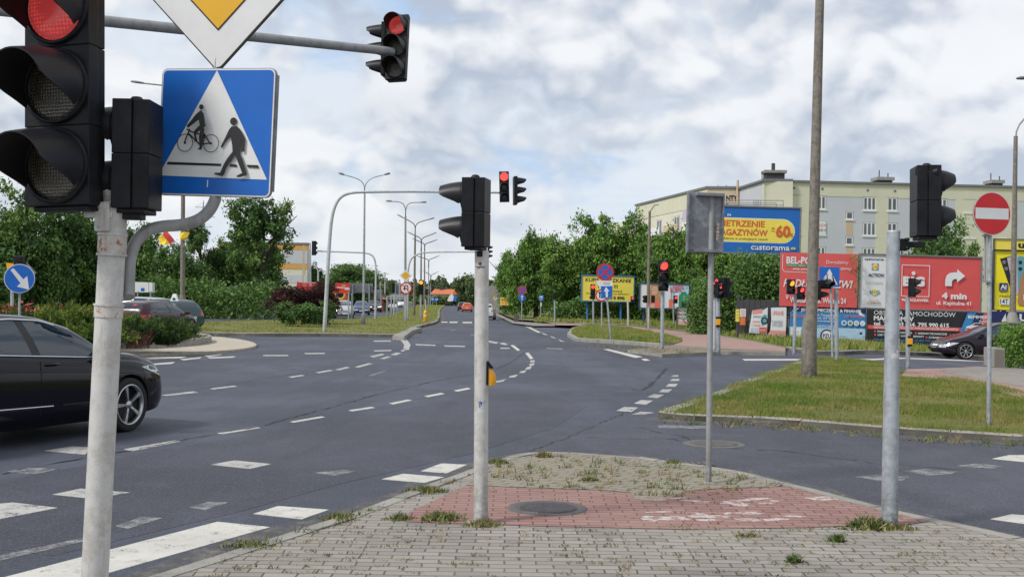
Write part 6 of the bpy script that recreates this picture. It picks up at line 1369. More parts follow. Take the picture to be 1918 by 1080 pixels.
def tree(label, px, by, top, wid, low, crowns, k, Y=None, group=None, depth=1.0, name='tree', cat='tree', rz=None, trunk=True, h=.1, tw=1.0):
    "top/low: photo rows of the crown's top and underside, wid: crown width in photo pixels"
    t = T(name, label, cat, px, by, Y=Y, h=h, group=group) if by else T(name, label, cat, px, Y=Y, h=h, group=group); s_ = t.s
    zt = t.L(px, top).z; zl = t.L(px, low).z; rz = rz if rz is not None else (px * 1.7) % 6.28
    if trunk:
        o = link('trunk', TR[k % 3], t.root); H_ = zl + (zt - zl) * .85; o.scale = (H_ * tw, H_ * tw, H_); o.rotation_euler = (0, 0, rz)
    c = link('crown', crowns[k % len(crowns)], t.root, (0, 0, (zt + zl) / 2)); c.scale = (wid / 2 / s_ / .98, wid / 2 / s_ / .98 * depth, (zt - zl) / 2 / .97); c.rotation_euler = (0, 0, rz)
    return t
gR = 'green trees in a row along the right pavement'
for i, (px, by, top, wid, low, lab) in enumerate((
    (948, 597, 468, 62, 585, 'lower green tree nearest the road, first of the right row'), (1005, 599, 408, 118, 588, 'tall pointed green tree, second of the right row'), (1062, 603, 436, 112, 592, 'rounded green tree behind the left half of the yellow billboard'),
    (1118, 604, 404, 128, 594, 'tall green tree rising above the yellow billboard'), (1180, 607, 396, 138, 596, 'broad green tree behind the leaning wooden pole'), (1246, 610, 400, 140, 600, 'broad green tree behind the red far signal'),
    (1310, 612, 398, 136, 602, 'green tree partly hidden by the grey sign back'), (1372, 615, 432, 120, 606, 'green tree under the blue store billboard'), (1432, 620, 455, 104, 612, 'low green tree right of the blue store billboard post'))):
    tree(lab, px, None, top, wid, low, CR, i, Y=(112, 92, 90, 88, 86, 82, 80, 78, 76)[i], group=gR)
tree('dark green tree between the no entry sign and the grey signal head', 1765, None, 408, 165, 640, CD, 1, Y=64)
gL = 'dark trees behind the left island'
for i, (px, Y, top, wid, low, lab) in enumerate(((-60, 70, 372, 230, 605, 'dark tree at the left edge behind the red signal'), (58, 74, 342, 190, 600, 'tallest dark tree behind the blue arrow disc'), (150, 78, 384, 170, 600, 'dark bushy tree behind the rusty white pole'), (262, 86, 392, 130, 598, 'dark tree under the grey signal head back'), (330, 84, 452, 130, 600, 'lower dark tree behind the concrete post with flags'), (410, 92, 448, 120, 597, 'dark tree behind the round grey sign back'))):
    tree(lab, px, None, top, wid, low, CD, i, Y=Y, group=gL)
tree('large open crowned dark tree beside the orange striped block', 492, None, 364, 172, 560, CO, 0, Y=88, group=gL)
tree('dense lower half of a dark tree behind the diamond sign back', 470, None, 440, 190, 600, CD, 2, Y=93, group=gL)
tree('loose branched tree top right of the concrete post with flags', 372, None, 405, 60, 480, CO, 1, Y=90, group=gL, tw=.6)
tree('round dark tree behind the queue of oncoming cars', 660, None, 484, 138, 572, CD, 0, Y=135)
tree('slim dark conifer like tree beside the orange striped block', 588, None, 492, 56, 570, CD, 2, Y=126)
tree('dark tree left of the striped block behind the trees', 610, None, 508, 60, 568, CD, 1, Y=150)
for i, (px, Y, by, top, wid, low, lab) in enumerate(((548, 61, None, 526, 100, 598, 'purple leaved plum tree, left of two on the median'), (602, 62, None, 528, 88, 598, 'purple leaved plum tree, right of two on the median'))):
    tree(lab, px, None, top, wid, low, CP, i, Y=Y, group='purple plum trees on the median', h=.13, tw=1.6)
for i, (px, wid, top, Y) in enumerate(((540, 60, 566, 56.5), (575, 68, 560, 56), (608, 54, 563, 57))):
    tree(('left', 'middle', 'right')[i] + ' green shrub of three at the foot of the purple trees', px, None, top, wid, 613, SHR, i, Y=Y, name='shrub', cat='shrub', group='green shrubs under the purple trees', trunk=False, h=.13)
tree('pale green bushy tree at the road bend', 870, None, 506, 52, 572, CF, 0, Y=245); tree('darker tree right of the orange roofed house', 890, None, 520, 40, 572, CF, 1, Y=230)
tree('pale tree beside the far lamp posts', 838, None, 524, 40, 562, CF, 2, Y=330); tree('dark upright tree behind the no U-turn sign', 739, None, 523, 24, 572, CD, 1, Y=200); tree('green tree right of the dark upright one', 776, None, 528, 44, 572, CF, 1, Y=260); tree('green tree behind the oncoming white van', 714, None, 530, 40, 570, CF, 0, Y=240)
# far wood
r = np.random.default_rng(9); n = 26000; x = r.uniform(-420, 330, n); prof = 13 + 4 * np.sin(x * .035) + 2.5 * np.sin(x * .13 + 1) + 1.5 * np.sin(x * .4)
z = r.uniform(0, 1, n) ** .7 * (prof + r.normal(0, 1.1, n)); y = 640 + r.uniform(0, 40, n) + z * 1.2
a = r.normal(0, 1, (n, 3)); a /= np.linalg.norm(a, axis=1, keepdims=True); b_ = np.cross(a, r.normal(0, 1, (n, 3))); b_ /= np.linalg.norm(b_, axis=1, keepdims=True); c_ = np.stack([x, y, z], 1); s_ = r.uniform(.7, 2.0, (n, 1))
LW = [leafmat('wood_far', (.085, .115, .06)), leafmat('wood_far_light', (.11, .145, .075)), leafmat('wood_far_deep', (.06, .085, .05))]
kind(link('far_wood', npmesh('far_wood', np.stack([c_ - a * s_, c_ - b_ * s_, c_ + a * s_, c_ + b_ * s_], 1).reshape(-1, 3), np.arange(n * 4).reshape(n, 4), LW, ((np.sin(x * .3) + np.sin(x * .11) + r.normal(0, .7, n)) > .4).astype(int) + (r.random(n) < .2))), 'stuff')
# hedges, ivy, undergrowth
def hedge(label, px0, px1, top, low, Y, dep, mats, n, leaf, name='hedge', cat='hedge', rough=.10, h=.1, round_=.5):
    t = T(name, label, cat, (px0 + px1) / 2, Y=Y, h=h); a = t.L(px0, low); c = t.L(px1, top); r = np.random.default_rng(int(abs(px0))); W_ = c.x - a.x; H_ = c.z - a.z
    u = r.random(n); v = r.random(n); d_ = r.random(n); sd = r.integers(0, 3, n); ph = px0 * .1
    edge = np.clip(np.minimum(u, 1 - u) / .18, 0, 1) ** .5 * round_ + (1 - round_)
    Ht = H_ * edge * (1 + .08 * np.sin(u * 17 + ph) + .06 * np.sin(u * 41))
    X = a.x + u * W_; Z = a.z + np.where(sd == 0, Ht, v ** .8 * Ht); Yy = np.where(sd == 1, -dep / 2 * edge, (d_ - .5) * dep * edge)
    P = np.stack([X, Yy, Z], 1) + r.normal(0, rough, (n, 3)); A = r.normal(0, 1, (n, 3)); A /= np.linalg.norm(A, axis=1, keepdims=True); B = np.cross(A, r.normal(0, 1, (n, 3))); B /= np.linalg.norm(B, axis=1, keepdims=True); s_ = leaf * r.uniform(.6, 1.3, (n, 1))
    mi = ((np.sin(X * 3.1 + Z * 2) + np.sin(X * 7 + 1) * .6 + r.normal(0, .8, n)) > .5).astype(int) + (r.random(n) < .25)
    link('foliage', npmesh('foliage', np.stack([P - A * s_, P - B * s_ * .6, P + A * s_, P + B * s_ * .6], 1).reshape(-1, 3), np.arange(n * 4).reshape(n, 4), mats, mi), t.root)
    return t
hedge('clipped green hedge beside the right path and grey box', 1872, 1990, 621, 690, 30.5, 1.2, LR, 12000, .035, rough=.05)
hedge('ivy mass climbing over the black fence', 1292, 1392, 540, 640, 55, 2.2, LD + [LR[0]], 12000, .075, 'ivy', 'ivy', .16)
hedge('dark undergrowth below the right tree row', 1035, 1296, 570, 606, 84, 2.5, LD, 9000, .12, 'undergrowth', 'undergrowth', .2)
hedge('dark green bush mass behind the black fence', 1375, 1470, 500, 585, 56, 2.5, LD, 9000, .09, 'bush', 'bush', .25)
hedge('dense dark thicket along the left roadside', -160, 520, 540, 604, 80, 4, LD, 16000, .14, 'thicket', 'thicket', .35, round_=.2)
hedge('dark bushes around the queue of oncoming cars', 628, 720, 552, 578, 140, 3, LD, 4000, .2, 'bush', 'bush', .3)
hedge('strip of bushes below the far orange roof', 776, 905, 561, 571, 250, 3, LF, 4000, .3, 'bush', 'bush', .3)
hedge('ragged leafy sprig over the right edge of the coral billboard', 1598, 1609, 486, 560, 48.7, .2, LD, 110, .06, 'creeper', 'creeper', .09, h=0)
# red flowers and junipers on the island
def juniper(label, px, by, hgt, spread_px, n, seed, lean=0, mats=None):
    t = T('juniper', label, 'shrub', px, by, h=.24, group='spreading junipers on the island'); s_ = t.s; rnd = random.Random(seed); r = np.random.default_rng(seed); V = []; mi = []; b = MB()
    R_ = spread_px / 2 / s_; H_ = hgt / s_
    for i in range(n):
        a = rnd.uniform(0, 2 * PI); el = rnd.uniform(.15, 1.1); l = R_ * rnd.uniform(.55, 1.15); dx, dy = math.cos(a), math.sin(a)
        p0 = Vector((rnd.uniform(-.3, .3) * R_, rnd.uniform(-.3, .3) * R_, .05)); tip = p0 + Vector((dx * l * math.cos(el) + lean * l, dy * l * math.cos(el), H_ * rnd.uniform(.45, 1.0) * (.35 + .65 * math.sin(el))))
        mid = (p0 + tip) / 2 + Vector((0, 0, H_ * .12)); m_ = rnd.choice((0, 0, 1, 1, 2))
        b.tube([p0, mid, tip], [.02, .012, .003], 4, cap=False)
        k = 110; u = r.random(k) ** .8; P = ((1 - u) ** 2)[:, None] * np.array(p0) + (2 * u * (1 - u))[:, None] * np.array(mid) + (u ** 2)[:, None] * np.array(tip)
        ax = np.array((tip - p0).normalized()); D_ = ax[None] * .8 + r.normal(0, .55, (k, 3)) + np.array([0, 0, .25]); D_ /= np.linalg.norm(D_, axis=1, keepdims=True)
        N_ = np.cross(D_, r.normal(0, 1, (k, 3))); N_ /= np.linalg.norm(N_, axis=1, keepdims=True); ll = R_ * .15 * r.uniform(.5, 1.2, (k, 1)); ww = ll * .11
        P = P + r.normal(0, R_ * .028, (k, 3)); V.append(np.stack([P, P + D_ * ll * .5 + N_ * ww, P + D_ * ll, P + D_ * ll * .5 - N_ * ww], 1)); mi += [m_] * k
    V = np.concatenate(V).reshape(-1, 3); link('foliage', npmesh('foliage', V, np.arange(len(V)).reshape(-1, 4), mats or LJ, np.array(mi)), t.root); b.build('branches', mBARK, t.root)
LJ = [leafmat('juniper_green', (.085, .15, .028)), leafmat('juniper_yellow', (.16, .22, .03)), leafmat('juniper_deep', (.04, .075, .022))]
LJD = [leafmat('juniper_dark', (.032, .07, .022)), leafmat('juniper_bright', (.09, .17, .035)), LJ[2]]
for a_ in (('yellow green juniper behind the roof of the black saloon', 55, 648, 72, 190, 120, 1, 0, LJ), ('yellow green juniper left of the rusty pole', 140, 646, 84, 170, 120, 2, .2, LJ), ('low yellow green juniper just behind the black saloon windscreen', 170, 652, 47, 150, 110, 3, 0, LJ), ('dark juniper with a long upswept branch right of the rusty pole', 262, 648, 58, 120, 110, 4, .35, LJD), ('dark juniper at the right end of the island', 312, 648, 54, 100, 130, 5, .25, LJD), ('bright juniper behind the island centre', 215, 640, 54, 130, 100, 6, 0, LJ)):
    juniper(*a_)
tfl = T('flower_bush', 'low red flowering bush behind the black saloon roof', 'flower bush', 60, 640, h=.24); r = np.random.default_rng(3); n = 1500; P = r.normal(0, 1, (n, 3)) * np.array([1.1, .3, .16]) + np.array([0, 0, .72]); A = r.normal(0, 1, (n, 3)); A /= np.linalg.norm(A, axis=1, keepdims=True); B = np.cross(A, r.normal(0, 1, (n, 3))); s_ = .05
mFL = M('flower_red', (.38, .035, .05), .7, var=.4); link('flowers', npmesh('flowers', np.stack([P - A * s_, P - B * s_, P + A * s_, P + B * s_], 1).reshape(-1, 3), np.arange(n * 4).reshape(n, 4), [mFL, LJ[0]], (r.random(n) < .4).astype(int)), tfl.root)
tfl = T('dry_shrub', 'brown dry twiggy patch between the junipers', 'shrub', 243, 652, h=.24); b = MB(); rnd = random.Random(2)
for i in range(90): a = rnd.uniform(0, 6.28); l = rnd.uniform(.2, .55); x = rnd.uniform(-.5, .5); b.tube([(x, rnd.uniform(-.2, .2), 0), (x + math.cos(a) * l * .3, 0, l * .6), (x + math.cos(a) * l * .7, math.sin(a) * .1, l)], [.008, .006, .002], 4, cap=False)
b.build('twigs', M('twig_red', (.15, .06, .05), .9, var=.3), tfl.root)

# ------------------------------------------------------------------ weeds
def tuft(label, px, by, rad_, hgt, n, seed, mats, broad=False, h=.03):
    t = T('weed_clump', label, 'weed', px, by, h=h, group='weeds growing out of the paving'); r = np.random.default_rng(seed)
    rad_ *= .85; hgt *= .72; xs = r.normal(0, rad_ * .5, n); ys = r.normal(0, rad_ * .28, n); hs = hgt * r.uniform(.3, 1.0, n) * np.exp(-(xs / rad_) ** 2)
    me = blades('leaves', xs, ys, hs, -.002, mats, .006 if not broad else .012, 1.5 if broad else 1.0, (r.random(n) < .35).astype(int)); me.transform(Matrix.Identity(4)); link('leaves', me, t.root); return t
def tuft_z(o): pass
for i, a_ in enumerate((('weed clump left of the middle pole foot', 830, 972, .20, .10, 420, 1, [mWEED, mWEEDD], True), ('dry grass tuft at the foot of the middle pole', 905, 983, .16, .09, 420, 2, [mWEEDD, mWEED]), ('green weeds at the edge of the red path left of the middle pole', 750, 972, .13, .09, 260, 3, [mWEED, mWEEDD]),
    ('large green weed patch at the foot of the right galvanised pole', 1630, 987, .22, .13, 640, 4, [mWEED, mWEEDD], True), ('dry weed fringe right of the galvanised pole', 1690, 990, .14, .07, 260, 5, [mWEEDD, mWEED]), ('small bright weed in front of the right pole', 1568, 1013, .07, .10, 130, 6, [mWEED, mWEED], True), ('two small weeds near the bottom edge', 1488, 1052, .06, .09, 130, 7, [mWEED, mWEED], True),
    ('dandelion rosette with a tall stalk on the pavement tip', 1106, 900, .10, .07, 200, 8, [mWEED, mWEED], True), ('grass tuft on the kerb before the square marking', 633, 972, .16, .10, 300, 9, [mWEED, mWEEDD]), ('long grass fringe along the kerb beside the white squares', 800, 920, .22, .10, 500, 10, [mWEED, mWEEDD]), ('grass fringe at the kerb right of the middle pole', 930, 868, .18, .12, 300, 11, [mWEED, mWEEDD]), ('grass fringe along the kerb near the bottom', 470, 1022, .22, .07, 320, 12, [mWEED, mWEEDD]),
    ('dry tuft at the tip of the pavement', 1018, 856, .13, .14, 220, 13, [mWEEDD, mWEED]), ('tuft at the kerb behind the thin sign post', 1262, 868, .12, .10, 160, 14, [mWEED, mWEEDD]), ('dry flat weed before the right pole', 1400, 1003, .13, .05, 160, 15, [mWEEDD, mWEED]))):
    tuft(*a_)
b = MB(); p = G(1106, 899, .03); b.tube([(0, 0, 0), (-.03, 0, .06), (-.055, 0, .115)], [.004, .003, .0025], 5); b.build('stalk', mWEEDD, [o for o in COL.objects if o.get('label', '').startswith('dandelion')][0])
# countless small weeds in the joints
def scatter(name, poly_px, n, h0, h1, mats, per=9, sp=.03, z=.033):
    P = W2(poly_px, .035); xs0 = [p[0] for p in P]; ys0 = [p[1] for p in P]
    xs = RNG.uniform(min(xs0), max(xs0), n * 4); ys = RNG.uniform(min(ys0), max(ys0), n * 4); k = inside(P, xs, ys); xs, ys = xs[k][:n], ys[k][:n]
    sz = RNG.uniform(.3, 1.3, len(xs)) ** 2
    X = np.repeat(xs, per) + RNG.normal(0, sp, len(xs) * per) * np.repeat(sz, per); Yy = np.repeat(ys, per) + RNG.normal(0, sp * .35, len(xs) * per); H = RNG.uniform(h0, h1, len(X)) * np.repeat(sz, per)
    kind(link(name, blades(name, X, Yy, H, z, mats, .0045, 1.6, np.repeat((RNG.random(len(xs)) < .5).astype(int), per))), 'stuff')
scatter('small_weeds', [(880, 905), (960, 858), (1060, 850), (1330, 882), (1500, 912), (1284, 936), (1100, 918)], 165, .02, .07, [mWEEDD, mWEED], 12, .03)
scatter('small_weeds', [(330, 1080), (700, 975), (1000, 985), (1700, 985), (1918, 1020), (1918, 1079)], 330, .006, .022, [mWEED, mWEEDD], 9, .03)
scatter('small_weeds', [(780, 960), (880, 912), (1180, 925), (1500, 915), (1720, 975), (1280, 988)], 60, .006, .02, [mWEED, mWEEDD], 8, .03)
scatter('small_weeds', [(300, 1078), (640, 972), (735, 936), (900, 880), (950, 860), (956, 864), (760, 934), (660, 972), (330, 1080)], 260, .015, .05, [mWEED, mWEEDD], 12, .03)
scatter('small_weeds', [(1240, 775), (1500, 795), (1918, 826), (1918, 838), (1500, 803), (1240, 788)], 190, .03, .08, [mWEEDD, mWEED], 12, .04, .0)
scatter('small_weeds', [(1060, 648), (1180, 652), (1300, 660), (1300, 668), (1180, 662), (1080, 650)], 90, .05, .14, [mWEEDD, mWEED], 14, .12, .09)
# ------------------------------------------------------------------ cars
def tab(t, x):
    if x <= t[0][0]: return t[0][1]
    for (a, b), (c, d) in zip(t, t[1:]):
        if x <= c: return b + (d - b) * (x - a) / (c - a)
    return t[-1][1]
def sm(t, x, w_=.02): return sum(tab(t, min(1, max(0, x + w_ * k))) * q for k, q in ((-1, .25), (-.5, .25), (0, .0), (.5, .25), (1, .25)))
BODY = {
 'sedan': dict(top=[(0, .50), (.004, .60), (.02, .715), (.08, .765), (.16, .785), (.29, .935), (.38, .985), (.47, 1.0), (.56, .985), (.66, .89), (.75, .70), (.86, .655), (.94, .585), (.985, .46), (1, .36)],
   sh=[(0, .45), (.03, .66), (.15, .72), (.4, .69), (.7, .635), (.85, .595), (.95, .51), (1, .33)], f=.19, r=.77, wb=[(.205, .515), (.515, .735)]),
 'hatch': dict(top=[(0, .42), (.008, .62), (.035, .80), (.085, .93), (.2, .985), (.38, 1.0), (.5, .97), (.60, .875), (.72, .70), (.79, .63), (.91, .535), (.975, .41), (1, .32)],
   sh=[(0, .40), (.03, .62), (.2, .665), (.5, .63), (.72, .59), (.9, .49), (1, .30)], f=.20, r=.835, wb=[(.14, .43), (.43, .70)]),
 'suv': dict(top=[(0, .45), (.008, .60), (.045, .80), (.10, .955), (.2, .99), (.4, 1.), (.52, .97), (.62, .86), (.70, .71), (.8, .675), (.93, .61), (.985, .5), (1, .38)],
   sh=[(0, .42), (.03, .63), (.2, .675), (.5, .65), (.72, .63), (.9, .57), (1, .36)], f=.20, r=.815, wb=[(.15, .43), (.43, .685)]),
 'estate': dict(top=[(0, .45), (.008, .6), (.05, .80), (.12, .94), (.22, .98), (.45, 1), (.56, .975), (.65, .87), (.735, .69), (.85, .63), (.94, .555), (.985, .44), (1, .36)],
   sh=[(0, .42), (.03, .64), (.2, .68), (.5, .65), (.72, .62), (.9, .54), (1, .34)], f=.20, r=.79, wb=[(.13, .45), (.45, .71)]),
 'van': dict(top=[(0, .5), (.004, .85), (.02, .96), (.08, 1), (.62, 1), (.70, .95), (.80, .73), (.86, .60), (.95, .53), (1, .38)],
   sh=[(0, .45), (.02, .56), (.3, .56), (.7, .54), (.85, .50), (1, .34)], f=.17, r=.80, wb=[(.55, .62), (.62, .78)]),
}
WT = [(0, .80), (.03, .93), (.12, .985), (.3, 1), (.7, 1), (.86, .975), (.94, .90), (.98, .77), (1, .62)]
mGLASS = M('car_glass', (.010, .026, .042), .03, var=0, spec=.9); mTYRE = M('tyre', (.014, .014, .015), .8, var=.2, nscale=20); mWELL = M('wheel_well', (.006, .006, .006), .9, var=0)
mRIM = M('alloy_rim', (.50, .51, .52), .28, .85, var=.05); mRIMD = M('rim_dark', (.02, .02, .022), .5, .3, var=0); mCHR = M('chrome', (.62, .64, .68), .12, 1.0, var=0); mTRIM = M('car_black_trim', (.014, .014, .015), .5, var=.1)
mHL = M('headlight_glass', (.55, .58, .60), .08, .3, var=.25, nscale=20, spec=.9); mTL = M('tail_lamp', (.42, .012, .014), .15, var=.15, nscale=10, spec=.8); mPLATE = M('number_plate', (.68, .68, .66), .5, var=.05); mHLON = M('headlight_lit', (.9, .9, .9), .1, var=0, emit=(1, .98, .92), estr=1.4); mAMB = M('indicator_amber', (.75, .33, .04), .2, var=.1)
def paintmat(name, c, rough=.22): return M(name, c, rough, 0.0, var=.05, nscale=.7, coat=.12, spec=.3)
_cars = {}
def clip_grid(poly, step):
    bm = bmesh.new(); f = bm.faces.new([bm.verts.new((x, y, 0)) for x, y in poly]); xs = [p[0] for p in poly]; ys = [p[1] for p in poly]
    for ax, lo, hi in ((0, min(xs), max(xs)), (1, min(ys), max(ys))):
        q = lo + step
        while q < hi - 1e-4:
            co = (q, 0, 0) if ax == 0 else (0, q, 0); no = (1, 0, 0) if ax == 0 else (0, 1, 0)
            bmesh.ops.bisect_plane(bm, geom=bm.verts[:] + bm.edges[:] + bm.faces[:], plane_co=co, plane_no=no); q += step
    bmesh.ops.triangulate(bm, faces=bm.faces[:]); bm.verts.index_update(); r_ = ([(v.co.x, v.co.y) for v in bm.verts], [[v.index for v in f.verts] for f in bm.faces]); bm.free(); return r_
def car_parts(kind_, L, H, W, wr, detail):
    key = (kind_, L, H, W, wr, detail)
    if key in _cars: return _cars[key]
    B = BODY[kind_]; top = lambda x: sm(B['top'], x, .012) * H; shl = lambda x: min(sm(B['sh'], x, .02) * H, top(x) - .012)
    xs = [0, .004, .012, .022, .035, .055, .08] + [.08 + .84 * i / 38 for i in range(1, 39)] + [.94, .955, .968, .978, .987, .994, .998, 1]
    vs = []; ring = None
    for x in xs:
        w_ = sm(WT, x, .015) * W / 2; zb = tab([(0, .24), (.08, .15), (.9, .135), (.97, .16), (1, .24)], x) * H; zs, zr = shl(x), top(x); g = zr - zs
        wr_ = max(w_ * .93 - g * .50, w_ * .55); zm = zb + (zs - zb) * .52
        half = [(0, zb), (w_ * .72, zb), (w_ * .93, zb + .015), (w_ * .985, zb + .10), (w_ * .995, zb + (zm - zb) * .6), (w_, zm), (w_ * .996, zm + (zs - zm) * .45), (w_ * .975, zs - .05), (w_ * .955, zs - .012), (w_ * .93, zs)]
        n = 6
        for i in range(1, n + 1):
            s_ = i / n; half.append((w_ * .93 + (wr_ - w_ * .93) * s_ + .022 * math.sin(PI * s_) * min(1, g / .3), zs + (g - min(.05, g * .35)) * s_))
        half += [(wr_ * .90, zr - min(.018, g * .12)), (wr_ * .6, zr - .004), (0, zr)]
        r_ = [(x, y, z) for y, z in half] + [(x, -y, z) for y, z in half[-2:0:-1]]
        vs += [((x - .5) * L, y, z) for _, y, z in r_]; ring = len(r_)
    me = bpy.data.meshes.new('body'); fs = [(i * ring + j, i * ring + (j + 1) % ring, (i + 1) * ring + (j + 1) % ring, (i + 1) * ring + j) for i in range(len(xs) - 1) for j in range(ring)]
    fs += [tuple(range(ring))[::-1], tuple(range((len(xs) - 1) * ring, len(xs) * ring))]
    me.from_pydata(vs, [], fs)
    bm = bmesh.new(); bm.from_mesh(me); bmesh.ops.recalc_face_normals(bm, faces=bm.faces[:]); bm.to_mesh(me); bm.free()
    bvh = BVHTree.FromPolygons([v.co for v in me.vertices], [tuple(p.vertices) for p in me.polygons])
    # wheel wells
    o = bpy.data.objects.new('tmp', me); COL.objects.link(o); xf, xr = (.5 - B['f']) * L, (.5 - B['r']) * L
    me.materials.append(mTRIM); me.materials.append(mWELL)
    c = MB(); c.mat(1)
    for xc in (xf, xr):
        for s_ in (1, -1):
            R_ = wr * 1.12; pts = [(xc + R_ * math.cos(2 * PI * i / 40), wr + .0 + R_ * math.sin(2 * PI * i / 40)) for i in range(40)]
            y0, y1 = s_ * (W / 2 - .30), s_ * (W / 2 + .2); a_ = [(x, y0, z) for x, z in pts] + [(x, y1, z) for x, z in pts]
            f_ = [(i, (i + 1) % 40, 40 + (i + 1) % 40, 40 + i) for i in range(40)] + [tuple(range(40))[::-1], tuple(range(40, 80))]
            c.add(a_, f_)
    cm = bpy.data.meshes.new('cut'); cm.from_pydata(c.v, [], c.f); cm.materials.append(mTRIM); cm.materials.append(mWELL); cm.polygons.foreach_set('material_index', [1] * len(cm.polygons))
    bm = bmesh.new(); bm.from_mesh(cm); bmesh.ops.recalc_face_normals(bm, faces=bm.faces[:]); bm.to_mesh(cm); bm.free()
    co = bpy.data.objects.new('cut', cm); COL.objects.link(co); md = o.modifiers.new('b', 'BOOLEAN'); md.object = co; md.solver = 'EXACT'; md.operation = 'DIFFERENCE'
    dg = bpy.context.evaluated_depsgraph_get(); body = bpy.data.meshes.new_from_object(o.evaluated_get(dg)); bpy.data.objects.remove(o); bpy.data.objects.remove(co)
    body.polygons.foreach_set('use_smooth', [True] * len(body.polygons)); body.set_sharp_from_angle(angle=rad(38))
    X = lambda x: (x - .5) * L
    def side(poly, s_, off=.004, step=.07):
        P, Fc = clip_grid(poly, step); out = []
        for x, z in P:
            h = bvh.ray_cast(Vector((x, s_ * 4, z)), Vector((0, -s_, 0)))
            y = h[0].y if h[0] is not None else s_ * W * .4
            out.append((x, y + s_ * off, z))
        return out, Fc
    def ends(poly, d, off=.004, step=.07):
        P, Fc = clip_grid(poly, step); out = []
        for y, z in P:
            h = bvh.ray_cast(Vector((d * 6, y, z)), Vector((-d, 0, 0))); x = h[0].x if h[0] is not None else d * L * .45
            out.append((x + d * off, y, z))
        return out, Fc
    parts = {'body': body}
    def mk(name, items, k=True):
        b = MB()
        for v, f in items: b.add(v, f, k)
        return b
    tz = lambda x: top(x) - .075
    def win(x0, x1, lean0, lean1, n=12):
        bot = [(X(x0 + (x1 - x0) * i / n), shl(x0 + (x1 - x0) * i / n) + .022) for i in range(n + 1)]; a0, a1 = x0 + lean0, x1 + lean1
        tp = [(X(a1 + (a0 - a1) * i / n), max(tz(a1 + (a0 - a1) * i / n), shl(min(x1, a1 + (a0 - a1) * i / n)) + .05)) for i in range(n + 1)]; return bot + tp
    wl = {'sedan': [win(.275, .50, .07, -.016), win(.525, .765, -.018, -.165)], 'hatch': [win(.10, .42, .06, -.012), win(.445, .725, -.014, -.165)], 'suv': [win(.11, .42, .05, -.01), win(.445, .71, -.014, -.13)], 'estate': [win(.10, .25, .05, .0), win(.27, .45, .0, -.012), win(.475, .735, -.014, -.15)], 'van': [win(.64, .79, 0, -.09)]}[kind_]
    parts['wins'] = wl; parts['windows'] = [[mk('w', [side(p, s_)]) for p in wl] for s_ in (1, -1)]
    xw0, xw1 = {'sedan': (.60, .745), 'hatch': (.52, .715), 'suv': (.54, .695), 'estate': (.575, .73), 'van': (.66, .79)}[kind_]
    za, zc = top(xw1) + .03, top(xw0) - .005; yw = W / 2
    parts['windscreen'] = mk('ws', [ends([(-yw * .80, za), (yw * .80, za), (yw * .64, zc), (-yw * .64, zc)], 1)])
    xb0, xb1 = {'sedan': (.16, .33), 'hatch': (.03, .075), 'suv': (.04, .09), 'estate': (.03, .10), 'van': (.003, .012)}[kind_]
    za, zc = top(xb0) + .02, top(xb1) - .02
    parts['rear_window'] = mk('rw', [ends([(-yw * .72, za), (yw * .72, za), (yw * .60, zc), (-yw * .60, zc)], -1)])
    zh = shl(.93)
    hl = [[], []]; tl = [[], []]
    for k, s_ in enumerate((1, -1)):
        hl[k] = [side([(X(.855), zh + .02), (X(.90), zh + .03), (X(.965), zh - .045), (X(.975), zh - .10), (X(.94), zh - .11), (X(.90), zh - .05)], s_), ends([(s_ * yw * .40, zh - .15), (s_ * yw * .84, zh - .15), (s_ * yw * .84, zh - .02), (s_ * yw * .42, zh - .07)], 1)]
        z_ = shl(.05); tl[k] = [side([(X(.012), z_ - .17), (X(.05), z_ - .17), (X(.10), z_ - .05), (X(.095), z_ - .01), (X(.02), z_ - .02)], s_), ends([(s_ * yw * .55, z_ - .18), (s_ * yw * .9, z_ - .18), (s_ * yw * .9, z_ - .02), (s_ * yw * .6, z_ - .04)], -1)]
    parts['hl'] = [mk('h', a) for a in hl]; parts['tl'] = [mk('t', a) for a in tl]
    parts['grille'] = mk('g', [ends([(-yw * .38, zh - .20), (yw * .38, zh - .20), (yw * .40, zh - .09), (-yw * .40, zh - .09)], 1), ends([(-yw * .62, .24), (yw * .62, .24), (yw * .58, .36), (-yw * .58, .36)], 1)])
    parts['fplate'] = mk('p', [ends([(-.26, .40), (.26, .40), (.26, .51), (-.26, .51)], 1, .012)]); parts['rplate'] = mk('p', [ends([(-.26, .60), (.26, .60), (.26, .71), (-.26, .71)], -1, .012)])
    parts['rbump'] = mk('b', [ends([(-yw * .78, .26), (yw * .78, .26), (yw * .74, .42), (-yw * .74, .42)], -1, .004)])
    seams = []
    for (x0, x1) in B['wb']:
        for xx in (x0, x1):
            seams.append([(X(xx) - .005, .30), (X(xx) + .005, .30), (X(xx) + .005, shl(xx)), (X(xx) - .005, shl(xx))])
    parts['seams'] = mk('s', [side(p, s_, .003, .12) for p in seams for s_ in (1, -1)])
    parts['sill'] = mk('s', [side([(X(.24), .17), (X(.76), .17), (X(.76), .26), (X(.24), .26)], s_, .004, .2) for s_ in (1, -1)])
    hd = []
    for (x0, x1) in B['wb']:
        xx = X(x0 + .035); zz = shl(x0) - .085
        for s_ in (1, -1):
            h = bvh.ray_cast(Vector((xx, s_ * 4, zz)), Vector((0, -s_, 0))); b_ = MB(); y = h[0].y; b_.tube([(xx - .09, y, zz), (xx - .07, y + s_ * .035, zz + .004), (xx + .07, y + s_ * .035, zz + .004), (xx + .09, y, zz)], .012, 6); hd.append(b_)
    parts['handles'] = hd; parts['side'] = side; parts['X'] = X; parts['top'] = top; parts['shl'] = shl; parts['ax'] = (xf, xr); parts['bvh'] = bvh
    mir = []
